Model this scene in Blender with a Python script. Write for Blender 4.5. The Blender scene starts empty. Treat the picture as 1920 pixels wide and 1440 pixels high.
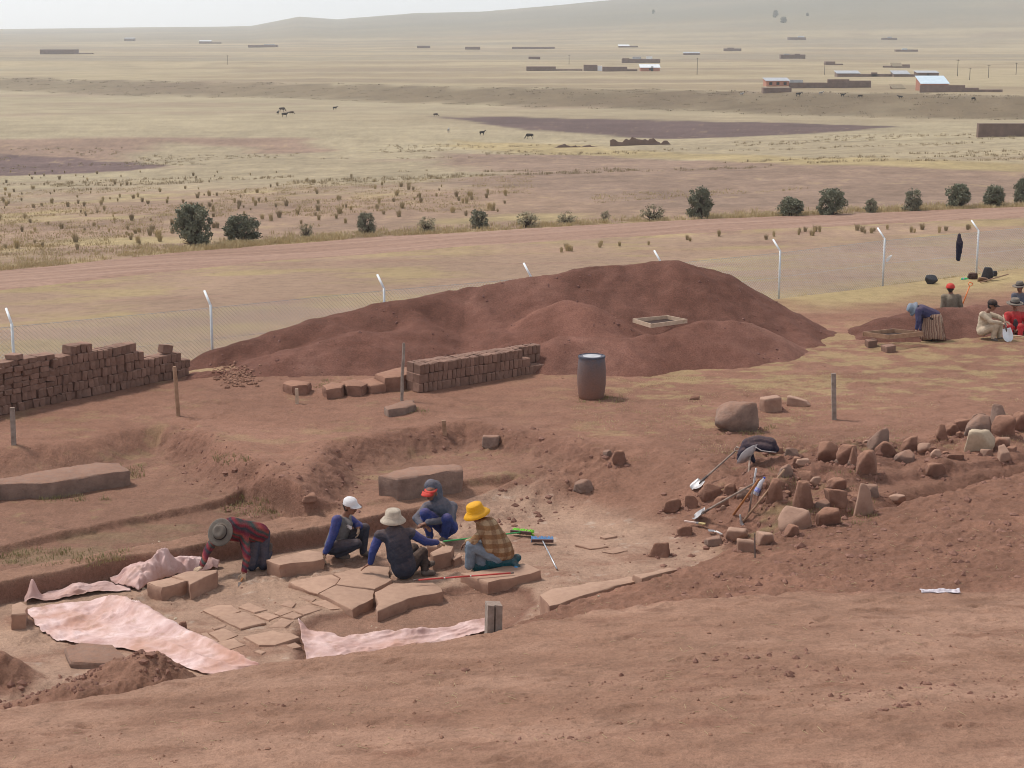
import bpy, bmesh, math, random
import numpy as np
from mathutils import Vector, Matrix, Quaternion

S = bpy.context.scene
COL = S.collection
R = math.radians
random.seed(7)
RNG = np.random.default_rng(11)

# ------------------------------------------------------------------ camera
F = 3200.0                       # focal length in photo pixels (1920 wide)
PITCH = math.atan(663.0 / F)     # horizon lies 663 px above the centre
EYE = np.array([0.0, 0.0, 8.0])
cam_d = bpy.data.cameras.new('camera')
cam_d.sensor_width = 36.0
cam_d.lens = 36.0 * F / 1920.0
cam_d.clip_start = 0.2
cam_d.clip_end = 40000.0
cam = bpy.data.objects.new('camera', cam_d)
cam.location = EYE
cam.rotation_euler = (math.pi / 2 - PITCH, 0, 0)
COL.objects.link(cam)
S.camera = cam

# ------------------------------------------------------------------ sky and sun (bright thin overcast)
SUN_EL, SUN_AZ = R(58), R(-62)   # azimuth measured from +Y (away from the camera) towards +X
world = bpy.data.worlds.new('World')
S.world = world
world.use_nodes = True
wt = world.node_tree
wt.nodes.clear()
w_out = wt.nodes.new('ShaderNodeOutputWorld')
w_bg = wt.nodes.new('ShaderNodeBackground')
w_sky = wt.nodes.new('ShaderNodeTexSky')
w_sky.sky_type = 'NISHITA'
w_sky.sun_disc = False
w_sky.sun_elevation = SUN_EL
w_sky.sun_rotation = SUN_AZ
w_sky.altitude = 3800.0
w_sky.air_density = 1.0
w_sky.dust_density = 6.0
w_sky.ozone_density = 1.0
w_hsv = wt.nodes.new('ShaderNodeHueSaturation')
w_hsv.inputs['Saturation'].default_value = 0.22
w_hsv.inputs['Value'].default_value = 1.0
w_bg.inputs['Strength'].default_value = 0.122
wt.links.new(w_sky.outputs[0], w_hsv.inputs['Color'])
wt.links.new(w_hsv.outputs[0], w_bg.inputs['Color'])
wt.links.new(w_bg.outputs[0], w_out.inputs['Surface'])

sun_d = bpy.data.lights.new('sun', 'SUN')
sun_d.energy = 1.5
sun_d.angle = R(10)
sun_d.color = (1.0, 0.95, 0.88)
sun = bpy.data.objects.new('sun', sun_d)
sd_ = Vector((math.sin(SUN_AZ) * math.cos(SUN_EL), math.cos(SUN_AZ) * math.cos(SUN_EL), math.sin(SUN_EL)))
sun.rotation_euler = sd_.to_track_quat('Z', 'Y').to_euler()
sun.location = (0, 0, 60)
COL.objects.link(sun)

S.render.engine = 'CYCLES'
S.view_settings.view_transform = 'Standard'
S.view_settings.look = 'None'
S.view_settings.gamma = 1.0
S.view_settings.use_curve_mapping = False
S.view_settings.exposure = 0.97
S.cycles.max_bounces = 5
S.cycles.diffuse_bounces = 3
S.cycles.volume_bounces = 2
S.cycles.transparent_max_bounces = 8
S.cycles.use_denoising = True
S.cycles.filter_width = 1.0

# ------------------------------------------------------------------ pixel <-> place
CP, SP = math.cos(PITCH), math.sin(PITCH)
def ray(px, py):
    a = (px - 960.0) / F; b = (720.0 - py) / F
    return np.array([a, CP + b * SP, -SP + b * CP])
def at(px, py, z=0.0):
    """point of the level z that is seen at a photo pixel"""
    d = ray(px, py)
    return EYE + d * ((z - EYE[2]) / d[2])
def atD(px, py, D):
    """point at world y = D that is seen at a photo pixel"""
    d = ray(px, py)
    return EYE + d * (D / d[1])

# ------------------------------------------------------------------ noise
def _h(ix, iy, seed):
    h = (ix.astype(np.int64) * 374761393 + iy.astype(np.int64) * 668265263 + seed * 974634777) & 0x7fffffff
    h = ((h ^ (h >> 13)) * 1274126177) & 0x7fffffff
    return ((h ^ (h >> 16)) & 0xffff) / 65535.0
def vnoise(x, y, seed=0):
    x = np.asarray(x, float); y = np.asarray(y, float)
    ix = np.floor(x); iy = np.floor(y)
    fx = x - ix; fy = y - iy
    fx = fx * fx * fx * (fx * (fx * 6 - 15) + 10); fy = fy * fy * fy * (fy * (fy * 6 - 15) + 10)
    a = _h(ix, iy, seed); b = _h(ix + 1, iy, seed); c = _h(ix, iy + 1, seed); d = _h(ix + 1, iy + 1, seed)
    return (a * (1 - fx) + b * fx) * (1 - fy) + (c * (1 - fx) + d * fx) * fy
def fbm(x, y, seed=0, octv=4, gain=0.5):
    s = 0.0; a = 1.0; t = 0.0
    for k in range(octv):
        s = s + a * (vnoise(x, y, seed + k * 17) - 0.5); t += a
        x = x * 2.03 + 3.7; y = y * 2.03 - 1.9; a *= gain
    return s / t * 2.0          # about -1..1
def sst(a, b, x):
    t = np.clip((x - a) / (b - a), 0, 1)
    return t * t * (3 - 2 * t)
def lerp(a, b, t):
    return a + (b - a) * t

def plan(pts, z):
    """pixel polygon -> plan polygon on level z (z may be a list)"""
    zs = z if isinstance(z, (list, tuple)) else [z] * len(pts)
    return np.array([at(p[0], p[1], zz)[:2] for p, zz in zip(pts, zs)])
def sdist(poly, X, Y):
    """signed distance to polygon, negative inside"""
    d2 = np.full(X.shape, 1e18); ins = np.zeros(X.shape, bool)
    n = len(poly)
    for i in range(n):
        x0, y0 = poly[i]; x1, y1 = poly[(i + 1) % n]
        ex, ey = x1 - x0, y1 - y0
        t = np.clip(((X - x0) * ex + (Y - y0) * ey) / (ex * ex + ey * ey + 1e-12), 0, 1)
        d2 = np.minimum(d2, (X - x0 - t * ex) ** 2 + (Y - y0 - t * ey) ** 2)
        c = ((y0 > Y) != (y1 > Y)) & (X < (x1 - x0) * (Y - y0) / (y1 - y0 + 1e-12) + x0)
        ins ^= c
    d = np.sqrt(d2)
    return np.where(ins, -d, d)
def pdist(line, X, Y):
    d2 = np.full(X.shape, 1e18)
    for i in range(len(line) - 1):
        x0, y0 = line[i]; x1, y1 = line[i + 1]
        ex, ey = x1 - x0, y1 - y0
        t = np.clip(((X - x0) * ex + (Y - y0) * ey) / (ex * ex + ey * ey + 1e-12), 0, 1)
        d2 = np.minimum(d2, (X - x0 - t * ex) ** 2 + (Y - y0 - t * ey) ** 2)
    return np.sqrt(d2)

# ------------------------------------------------------------------ terrain
FN = np.array([-0.574, 0.819]); FP0 = np.array([-12.3, 42.0])      # fence line: point and outward normal
FD = np.array([0.819, 0.574])
TERR = plan([(-400, 925), (0, 866), (180, 846), (300, 822), (350, 838), (420, 880), (490, 918), (545, 945), (600, 938), (628, 895),
             (650, 860), (760, 840), (870, 824), (960, 842), (1095, 872), (1000, 905), (900, 935), (700, 985), (400, 1040), (0, 1140), (-400, 1220)], -0.2)
STRIP = plan([(-400, 1110), (0, 1028), (120, 1002), (250, 976), (380, 950), (460, 930), (510, 946), (568, 966), (600, 985), (400, 1030), (0, 1110), (-400, 1200)], -0.46)
BAULK_UP = [(-400, 1155), (0, 1070), (200, 1032), (420, 992), (620, 957), (760, 937), (900, 912), (960, 905)]
BAULK_LO = [(905, 922), (870, 931), (800, 948), (720, 965), (560, 996), (400, 1018), (200, 1050), (100, 1074), (0, 1094), (-400, 1185)]
BAULK = plan(BAULK_UP + BAULK_LO, -0.42)
PIT = plan([(-400, 1185), (0, 1094), (100, 1074), (200, 1050), (400, 1018), (560, 996), (720, 965), (800, 948), (870, 931), (905, 922), (1010, 902),
            (1150, 872), (1300, 845), (1500, 840), (1750, 830), (2300, 720), (2600, 1400), (-400, 1600)], -0.42)
FLOOR = plan([(-400, 1190), (0, 1110), (560, 1000), (860, 936), (900, 938), (1000, 962), (1110, 985), (1215, 1020), (1300, 1045), (1330, 1062),
              (1300, 1200), (-400, 1600)], -0.75)
TRENCH = plan([(590, 1178), (672, 1163), (705, 1148), (800, 1134), (900, 1118), (985, 1128), (1000, 1150), (930, 1210), (560, 1280), (565, 1200)], -0.95)
E_PX = [(940, 1172), (1000, 1150), (1120, 1112), (1270, 1070), (1400, 1012), (1600, 966), (1760, 924), (1920, 882), (2300, 785)]
E_Z = [-0.5, -0.4, -0.32, -0.22, -0.1, 0.0, 0.1, 0.18, 0.3]
E_LINE = plan(E_PX, E_Z)
RB = np.array(list(E_LINE) + list(plan([(2400, 1300), (900, 1300), (900, 1190)], 0.2)))
CREST = plan([(-500, 1450), (0, 1335), (200, 1302), (350, 1275), (480, 1253), (700, 1217), (920, 1185), (1000, 1168), (1150, 1142), (1300, 1124),
              (1500, 1113), (1920, 1110), (2400, 1106)], 0.5)
FG = np.array(list(CREST) + [[40, 12], [40, -30], [-40, -30], [-40, 12]])
CUT = plan([(1375, 858), (1480, 846), (1640, 850), (1800, 838), (1830, 850), (1700, 900), (1560, 905), (1480, 985), (1372, 985), (1345, 930)], -0.15)

BANKP = plan([(1404, 868), (1440, 852), (1520, 846), (1640, 842), (1800, 826), (1960, 780), (1960, 850), (1800, 880), (1700, 892), (1640, 900), (1560, 890), (1500, 898), (1470, 908), (1435, 915), (1402, 900)], 0.08)
BUMPS = [at(px, py, -.1) for px, py in ((1492, 990), (1555, 983), (1454, 940), (1506, 958), (1568, 953), (1620, 962), (1554, 862), (1590, 868), (1627, 888), (1640, 845), (1663, 855), (1705, 845), (1838, 812), (1880, 802), (1882, 820), (1912, 810), (1840, 845), (1883, 843), (1757, 895), (1538, 908), (1569, 920), (1475, 890), (1383, 1015), (1435, 1020))]
HILL_PX = np.array([-2200, -600, 0, 300, 480, 570, 640, 780, 900, 1000, 1180, 1400, 1920, 2600, 4000])
HILL_PY = np.array([50, 53, 55, 51, 49, 33, 38, 27, 25, 17, 2, -20, -48, -70, -70])

def terrain(X, Y, fine=True):
    X = np.asarray(X, float); Y = np.asarray(Y, float)
    s = (X - FP0[0]) * FN[0] + (Y - FP0[1]) * FN[1]
    z = np.interp(s, [-4.0, -2, 0, 25, 60, 120, 190, 260, 1e6], [0, -0.6, -1.0, -2.0, -3.5, -7.0, -10.0, -10.5, -10.5])
    # terrace scarp across the plain
    wob = 9 * fbm(X / 60.0, Y / 60.0, 5, 3)
    q = (Y + 0.709 * X - 449.0) * 0.816 + wob
    z = z + np.interp(X, [-180, 110], [2.6, 4.0]) * sst(-16, 14, q)
    # far hills
    t = X / np.maximum(Y, 1.0)
    px = 960 + t * F
    top = 8 + (57 - np.interp(px, HILL_PX, HILL_PY)) / F * 4200.0
    zh = lerp(-6.7, 1.0, 0) + (top + 6.7) * sst(900, 4200, Y) ** 1.25
    zh = zh + sst(1500, 3500, Y) * 6.0 * fbm(X / 500.0, Y / 700.0, 21, 4) * np.interp(px, [0, 600, 1300], [0.1, 0.5, 1.5])
    z = np.where(Y > 800, np.maximum(z, zh), z)
    if fine:
        z = z + 0.10 * fbm(X / 9.0, Y / 9.0, 31, 3) * sst(44, 60, Y) + 0.25 * fbm(X / 30.0, Y / 30.0, 33, 3) * sst(70, 160, Y)
    near = (Y < 48) & (Y > -40)
    if near.any():
        x = X[near]; y = Y[near]; zn = z[near].copy()
        wx = x + 0.09 * fbm(x / 0.7, y / 0.7, 41, 3); wy = y + 0.09 * fbm(x / 0.7, y / 0.7, 43, 3)
        wx2 = x + 0.24 * fbm(x / 1.3, y / 1.3, 45, 4); wy2 = y + 0.24 * fbm(x / 1.3, y / 1.3, 47, 4)
        rough = np.full(x.shape, 0.022)
        zn = zn + 0.05 * fbm(x / 3.0, y / 3.0, 49, 3)
        d = sdist(TERR, wx2, wy2)
        m = sst(0.42, -0.42, d)
        zn = lerp(zn, np.interp(x, [-4, -1.5, 0.2, 1.3], [-0.42, -0.33, -0.22, -0.12]), m)
        lip = np.exp(-(d / 0.45) ** 2) * ((x > -7.2) & (x < 2.5))
        zn = zn + 0.08 * np.exp(-((d - 0.5) / 0.4) ** 2) * ((x > -6.5) & (x < 2.0))
        rough = rough + 0.085 * lip
        d = sdist(STRIP, wx, wy)
        zn = lerp(zn, -0.54, sst(0.06, -0.05, d))
        rough = rough + 0.03 * np.exp(-(d / 0.12) ** 2)
        d = sdist(BAULK, wx, wy)
        zn = lerp(zn, -0.42, sst(0.09, -0.05, d))
        # pit
        d = sdist(PIT, wx, wy)
        ramp = sst(0.0, 3.3, sdist(FLOOR, wx2, wy2))
        wsoft = np.interp(x, [-1.8, 0.3], [0.05, 1.1])
        pit_m = sst(0, 1, np.clip((wsoft * .6 - d) / (wsoft * 1.6), 0, 1))
        zn = lerp(zn, -0.75 * (1 - ramp) + 0.0 * ramp, pit_m)
        rough = rough + 0.02 * pit_m * sst(0.02, 0.3, ramp)
        d = sdist(TRENCH, wx, wy)
        zn = lerp(zn, -0.83, sst(0.14, -0.14, d))
        rough = rough + 0.03 * np.exp(-(d / 0.2) ** 2)
        d = sdist(CUT, wx2, wy2)
        cm = sst(0.35, -0.35, d)
        zn = lerp(zn, np.minimum(zn, -0.10), cm)
        rough = rough + 0.07 * cm + 0.03 * np.exp(-(d / 0.3) ** 2)
        d = sdist(BANKP, wx, wy)
        bm_ = sst(0.10, -0.12, d)
        zn = lerp(zn, np.maximum(zn, 0.10), bm_)
        rough = rough + 0.06 * np.exp(-(d / 0.25) ** 2)
        for c in BUMPS:
            zn = zn + 0.15 * np.exp(-(((wx - c[0]) / .34) ** 2 + ((wy - c[1] - .1) / .34) ** 2))
        # rough baulk in front of the standing stones
        ed = pdist(E_LINE, wx, wy)
        din = sdist(RB, wx, wy)
        zr = np.interp(x, E_LINE[:, 0], E_Z) + 0.045 * np.minimum(ed, 8)
        trn = (din > 0) * (1 - sst(0.2, 0.8, din)) * sst(1.5, 4.0, x)
        zn = zn - 0.36 * trn
        rbm = sst(0.05, -0.05, din)
        zn = lerp(zn, zr, rbm)
        rough = lerp(rough, 0.075, rbm)
        # loose mounds on the near left
        for (mx, my, mz, h, rx, ry) in ((262, 1216, 0.0, 0.70, 0.95, 0.5), (140, 1262, 0.2, 0.75, 1.5, 0.7), (-40, 1215, 0.0, 0.75, 0.75, 0.7), (330, 1268, 0.2, 0.5, 0.8, 0.5)):
            c = at(mx, my, mz)
            g = np.exp(-((wx2 - c[0]) / rx) ** 2 - ((wy2 - c[1]) / ry) ** 2)
            zn = zn + h * g; rough = rough + 0.12 * g
        # foreground bank
        d = sdist(FG, x + 0.15 * fbm(x / 2, y / 2, 61, 3), y + 0.15 * fbm(x / 2, y / 2, 63, 3))
        zf = 0.5 + 0.13 * np.maximum(-d, 0) + 0.27 * np.maximum(-d - 8, 0)
        fm = sst(0.75, 0.0, d)
        zn = lerp(zn, zf, fm)
        rough = lerp(rough, 0.022, sst(0.15, -0.25, d))
        if fine:
            n1 = fbm(x / 0.45, y / 0.45, 71, 5, 0.6)
            n2 = 1 - 2 * np.abs(fbm(x / 0.30, y / 0.30, 75, 4, 0.6))
            zn = zn + rough * (0.7 * n1 + 0.5 * (n2 - 0.6))
            big = len(x) > 50000
            if big:                      # footprints and scuffs
                rf = np.random.default_rng(3)
                for k in range(420):
                    fy_ = rf.uniform(14.5, 22) if k < 240 else rf.uniform(32, 40)
                    fx_ = rf.uniform(-.32, .32) * fy_; ang = rf.uniform(-.9, .9); L_, W_ = rf.uniform(.10, .2), rf.uniform(.045, .08)
                    i_ = np.nonzero((np.abs(x - fx_) < .35) & (np.abs(y - fy_) < .35))[0]
                    if len(i_) == 0: continue
                    a_ = (x[i_] - fx_) * math.cos(ang) + (y[i_] - fy_) * math.sin(ang); b_ = (y[i_] - fy_) * math.cos(ang) - (x[i_] - fx_) * math.sin(ang)
                    e_ = (a_ / L_) ** 2 + (b_ / W_) ** 2
                    zn[i_] += -.024 * np.exp(-e_ * 1.2) + .012 * np.exp(-((np.sqrt(e_) - 1.5) / .4) ** 2)
        z[near] = zn
    return z

# spoil heaps: ridges given as (photo pixel, distance) of their crest; height falls off from the ridge
def ridge(pts):
    return np.array([atD(px, py, D) for px, py, D in pts])
RIDGES = [ # ridge, slope
    (ridge([(430, 655, 41.5), (520, 622, 42.3), (600, 596, 43.0), (720, 566, 44.0), (870, 543, 45.0), (1000, 520, 45.0), (1100, 501, 45.5), (1180, 496, 46.0), (1268, 486, 46.0), (1318, 499, 46.2)]), 0.56),
    (ridge([(560, 655, 40.6), (690, 622, 41.6), (800, 618, 42.6)]), 0.42),
    (ridge([(1055, 567, 43.0), (1100, 575, 42.6)]), 0.60),
    (ridge([(1060, 632, 41.0), (1180, 640, 40.9)]), 0.52),
    (ridge([(1225, 628, 41.4), (1320, 600, 42.2), (1400, 604, 42.6)]), 0.58),
    (ridge([(1480, 597, 45.0), (1555, 620, 45.6)]), 0.40),
    (ridge([(895, 556, 44.5), (925, 600, 43.3), (950, 640, 41.8)]), 0.62),
    (ridge([(650, 590, 43.4), (600, 640, 41.6)]), 0.60),
    (ridge([(760, 570, 44.2), (800, 640, 41.6)]), 0.60),
    (ridge([(1150, 520, 45.6), (1170, 570, 44.0)]), 0.62),
    (ridge([(380, 700, 39.6), (470, 690, 39.8), (540, 705, 39.6)]), 0.35),
]
RIDGES2 = [
    (ridge([(1690, 592, 45.6), (1755, 580, 46.2), (1820, 578, 46.4), (1950, 573, 46.6), (2060, 590, 46.6)]), 0.42),
    (ridge([(1660, 622, 44.6), (1720, 628, 44.6)]), 0.35),
]
def ridge_h(X, Y, ridges, seed, want=False):
    wx = X + 0.22 * fbm(X / 1.6, Y / 1.6, seed, 3); wy = Y + 0.22 * fbm(X / 1.6, Y / 1.6, seed + 3, 3)
    acc = np.zeros(X.shape)
    K = 16.0; top = np.full(X.shape, -9.0); which = np.zeros(X.shape, int)
    for ri, (pts, sl) in enumerate(ridges):
        best = np.full(X.shape, -9.0)
        for i in range(len(pts) - 1):
            a = pts[i]; b = pts[i + 1]
            ex, ey = b[0] - a[0], b[1] - a[1]
            t = np.clip(((wx - a[0]) * ex + (wy - a[1]) * ey) / (ex * ex + ey * ey), 0, 1)
            d = np.sqrt((wx - a[0] - t * ex) ** 2 + (wy - a[1] - t * ey) ** 2)
            d = np.sqrt(d * d + 0.10) - 0.316
            best = np.maximum(best, a[2] + t * (b[2] - a[2]) - sl * d)
        acc = acc + np.exp(K * np.clip(best, -1.5, 3))
        which = np.where(best > top, ri, which); top = np.maximum(top, best)
    h = np.log(acc) / K
    h = h + 0.10 * fbm(X / 1.5, Y / 1.5, seed + 9, 4) + 0.045 * fbm(X / 0.4, Y / 0.4, seed + 12, 4, 0.65) - 0.04 * np.clip(fbm(X / 0.5, Y / 1.8, seed + 15, 3), 0, 1)
    return (h, which) if want else h
def surf(X, Y):
    """terrain including the heaps"""
    X = np.asarray(X, float); Y = np.asarray(Y, float)
    z = terrain(X, Y)
    m = (Y > 36) & (Y < 52)
    if m.any():
        zz = z[m]
        zz = np.maximum(zz, ridge_h(X[m], Y[m], RIDGES, 101)); zz = np.maximum(zz, ridge_h(X[m], Y[m], RIDGES2, 131))
        z[m] = zz
    return z
def gz(x, y):
    return float(surf(np.array([x]), np.array([y]))[0])
_TS = np.concatenate([np.arange(8, 60, 0.03), np.geomspace(60, 9000, 900)])
def ground(px, py):
    """first point of the ground met by the line of sight through a photo pixel"""
    d = ray(px, py); d = d / d[1]
    TS = _TS
    if d[2] < -0.004:                      # the ground lies between these two levels
        i0, i1 = np.searchsorted(_TS, [6.0 / -d[2] if -d[2] < .15 else 4.5 / -d[2], 20.0 / -d[2]])
        TS = _TS[max(i0 - 2, 0):i1 + 3]
        if len(TS) > 420: TS = TS[::max(1, len(TS) // 260)]
    P = EYE[None, :] + d[None, :] * TS[:, None]
    zz = surf(P[:, 0], P[:, 1])
    below = np.nonzero(P[:, 2] < zz)[0]
    i = below[0] if len(below) else len(TS) - 1
    i = max(i, 1)
    a = P[i - 1, 2] - zz[i - 1]; b = P[i, 2] - zz[i]
    t = a / (a - b + 1e-9)
    p = P[i - 1] + (P[i] - P[i - 1]) * min(max(t, 0), 1)
    return np.array([p[0], p[1], gz(p[0], p[1])])
def ppm(p):
    """photo pixels per metre at a place"""
    return F / (p[1] * CP + (EYE[2] - p[2]) * SP)

# ------------------------------------------------------------------ object helpers
def link(o, parent=None):
    COL.objects.link(o)
    if parent is not None:
        o.parent = parent
    return o
def tag(o, label=None, cat=None, group=None, kind=None):
    if label: o['label'] = label
    if cat: o['category'] = cat
    if group: o['group'] = group
    if kind: o['kind'] = kind
    return o
def empty(name, loc, label, cat, group=None, rz=0.0):
    o = bpy.data.objects.new(name, None)
    o.empty_display_size = 0.1
    o.location = Vector(loc); o.rotation_euler = (0, 0, rz)
    link(o)
    return tag(o, label, cat, group)
def mesh_obj(name, verts, faces, mat, parent=None, smooth=False, loc=None, mats=None, mi=None):
    me = bpy.data.meshes.new(name)
    me.from_pydata([tuple(map(float, v)) for v in verts], [], [tuple(f) for f in faces])
    ml = mats if mats else [mat]
    for m in ml: me.materials.append(m)
    if mi is not None: me.polygons.foreach_set('material_index', np.asarray(mi, np.int32))
    if smooth: me.polygons.foreach_set('use_smooth', np.ones(len(me.polygons), bool))
    me.update()
    o = bpy.data.objects.new(name, me)
    if loc is not None: o.location = Vector(loc)
    return link(o, parent)
class MB:
    """collects simple shapes into one mesh"""
    def __init__(self): self.v = []; self.f = []; self.m = []; self.cur = 0
    def add(self, vs, fs):
        b = len(self.v)
        self.v += [tuple(map(float, p)) for p in vs]
        self.f += [tuple(b + i for i in f) for f in fs]
        self.m += [self.cur] * len(fs)
        return self
    def box(self, c, size, rot=None, taper=1.0):
        sx, sy, sz = [k / 2 for k in size]
        vs = []
        for z in (-1, 1):
            k = 1.0 if z < 0 else taper
            for x, y in ((-1, -1), (1, -1), (1, 1), (-1, 1)):
                p = Vector((x * sx * k, y * sy * k, z * sz))
                if rot is not None: p = rot @ p
                vs.append((p.x + c[0], p.y + c[1], p.z + c[2]))
        return self.add(vs, [(3, 2, 1, 0), (4, 5, 6, 7), (0, 1, 5, 4), (1, 2, 6, 5), (2, 3, 7, 6), (3, 0, 4, 7)])
    def bar(self, a, b, w, h=None, up=(0, 0, 1)):
        a = Vector(a); b = Vector(b); h = h or w
        d = (b - a); L = d.length; d.normalize()
        u = Vector(up)
        if abs(d.dot(u)) > 0.95: u = Vector((0, 1, 0))
        s = d.cross(u).normalized(); u = s.cross(d).normalized()
        vs = []
        for e in (a, b):
            for x, y in ((-1, -1), (1, -1), (1, 1), (-1, 1)):
                vs.append(e + s * (x * w / 2) + u * (y * h / 2))
        return self.add(vs, [(0, 1, 2, 3), (7, 6, 5, 4), (4, 5, 1, 0), (5, 6, 2, 1), (6, 7, 3, 2), (7, 4, 0, 3)])
    def tube(self, pts, rad, n=8, cap=True):
        pts = [Vector(p) for p in pts]
        rr = rad if isinstance(rad, (list, tuple)) else [rad] * len(pts)
        vs = []
        prev = None
        for i, p in enumerate(pts):
            if i == 0: d = pts[1] - p
            elif i == len(pts) - 1: d = p - pts[i - 1]
            else: d = pts[i + 1] - pts[i - 1]
            d.normalize()
            if prev is None:
                u = Vector((0, 0, 1)) if abs(d.z) < 0.9 else Vector((1, 0, 0))
                s = d.cross(u).normalized()
            else:
                s = (prev - d * prev.dot(d)).normalized()
            prev = s
            u = d.cross(s)
            for k in range(n):
                a = 2 * math.pi * k / n
                vs.append(p + (s * math.cos(a) + u * math.sin(a)) * rr[i])
        fs = []
        m = len(pts)
        for i in range(m - 1):
            for k in range(n):
                k2 = (k + 1) % n
                fs.append((i * n + k2, i * n + k, (i + 1) * n + k, (i + 1) * n + k2))
        if cap:
            fs.append(tuple(range(n))); fs.append(tuple(reversed(range((m - 1) * n, m * n))))
        return self.add(vs, fs)
    def lathe(self, prof, n=24, c=(0, 0, 0), rot=None, sx=1.0, sy=1.0):
        vs = []
        for r, z in prof:
            for k in range(n):
                a = 2 * math.pi * k / n
                p = Vector((r * sx * math.cos(a), r * sy * math.sin(a), z))
                if rot is not None: p = rot @ p
                vs.append((p.x + c[0], p.y + c[1], p.z + c[2]))
        fs = []
        m = len(prof)
        for i in range(m - 1):
            for k in range(n):
                k2 = (k + 1) % n
                fs.append((i * n + k, i * n + k2, (i + 1) * n + k2, (i + 1) * n + k))
        fs.append(tuple(reversed(range(n)))); fs.append(tuple(range((m - 1) * n, m * n)))
        return self.add(vs, fs)
    def obj(self, name, mat, parent=None, smooth=False, loc=None, mats=None):
        v = self.v
        if loc is not None: v = [(p[0] - loc[0], p[1] - loc[1], p[2] - loc[2]) for p in v]
        return mesh_obj(name, v, self.f, mat, parent, smooth, loc, mats, self.m if mats else None)
def rel(parent, v):
    """world point -> coordinates under an unrotated parent"""
    return Vector(v) - parent.location
def auto_smooth(o, ang=35):
    me = o.data
    bm = bmesh.new(); bm.from_mesh(me)
    for f in bm.faces: f.smooth = True
    for e in bm.edges:
        if len(e.link_faces) == 2 and e.calc_face_angle(0) > R(ang): e.smooth = False
    bm.to_mesh(me); bm.free()

# ------------------------------------------------------------------ materials
class NT:
    def __init__(self, name):
        self.m = bpy.data.materials.new(name); self.m.use_nodes = True
        self.t = self.m.node_tree; self.t.nodes.clear()
        self.out = self.n('ShaderNodeOutputMaterial'); self.b = self.n('ShaderNodeBsdfPrincipled')
        self.l(self.b.outputs[0], self.out.inputs[0])
    def n(self, typ, **kw):
        nd = self.t.nodes.new(typ)
        for k, v in kw.items(): setattr(nd, k, v)
        return nd
    def l(self, a, b): self.t.links.new(a, b)
    def set(self, nd, **kw):
        for k, v in kw.items(): nd.inputs[k.replace('_', ' ')].default_value = v
        return nd
    def coord(self, which='Object', scale=(1, 1, 1)):
        c = self.n('ShaderNodeTexCoord'); mp = self.n('ShaderNodeMapping')
        mp.inputs['Scale'].default_value = scale
        self.l(c.outputs[which], mp.inputs[0]); return mp.outputs[0]
    def noise(self, vec, scale, detail=4, rough=0.55, dist=0.0):
        nd = self.n('ShaderNodeTexNoise')
        nd.inputs['Scale'].default_value = scale; nd.inputs['Detail'].default_value = detail
        nd.inputs['Roughness'].default_value = rough; nd.inputs['Distortion'].default_value = dist
        if vec is not None: self.l(vec, nd.inputs['Vector'])
        return nd.outputs['Fac']
    def ramp(self, fac, stops):
        nd = self.n('ShaderNodeValToRGB')
        el = nd.color_ramp.elements
        while len(el) < len(stops): el.new(0.5)
        for e, (p, c) in zip(el, stops):
            e.position = p; e.color = (c[0], c[1], c[2], 1) if not isinstance(c, (int, float)) else (c, c, c, 1)
        self.l(fac, nd.inputs[0]); return nd.outputs[0]
    def mix(self, fac, a, b, mode='MIX'):
        nd = self.n('ShaderNodeMix', data_type='RGBA', blend_type=mode)
        for sock, v in ((nd.inputs[0], fac), (nd.inputs[6], a), (nd.inputs[7], b)):
            if hasattr(v, 'type') and hasattr(v, 'node'): self.l(v, sock)
            elif isinstance(v, (int, float)): sock.default_value = v if sock.type == 'VALUE' else (v, v, v, 1)
            else: sock.default_value = (v[0], v[1], v[2], 1)
        return nd.outputs[2]
    def bump(self, h, strength=0.5, dist=0.02, prev=None):
        nd = self.n('ShaderNodeBump'); nd.inputs['Strength'].default_value = strength; nd.inputs['Distance'].default_value = dist
        self.l(h, nd.inputs['Height'])
        if prev is not None: self.l(prev, nd.inputs['Normal'])
        return nd.outputs[0]
    def fin(self, color, rough=0.9, normal=None, spec=0.2, metal=0.0):
        if hasattr(color, 'node'): self.l(color, self.b.inputs['Base Color'])
        else: self.b.inputs['Base Color'].default_value = (*color, 1)
        if hasattr(rough, 'node'): self.l(rough, self.b.inputs['Roughness'])
        else: self.b.inputs['Roughness'].default_value = rough
        self.b.inputs['Specular IOR Level'].default_value = spec
        self.b.inputs['Metallic'].default_value = metal
        if normal is not None: self.l(normal, self.b.inputs['Normal'])
        return self.m
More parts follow.
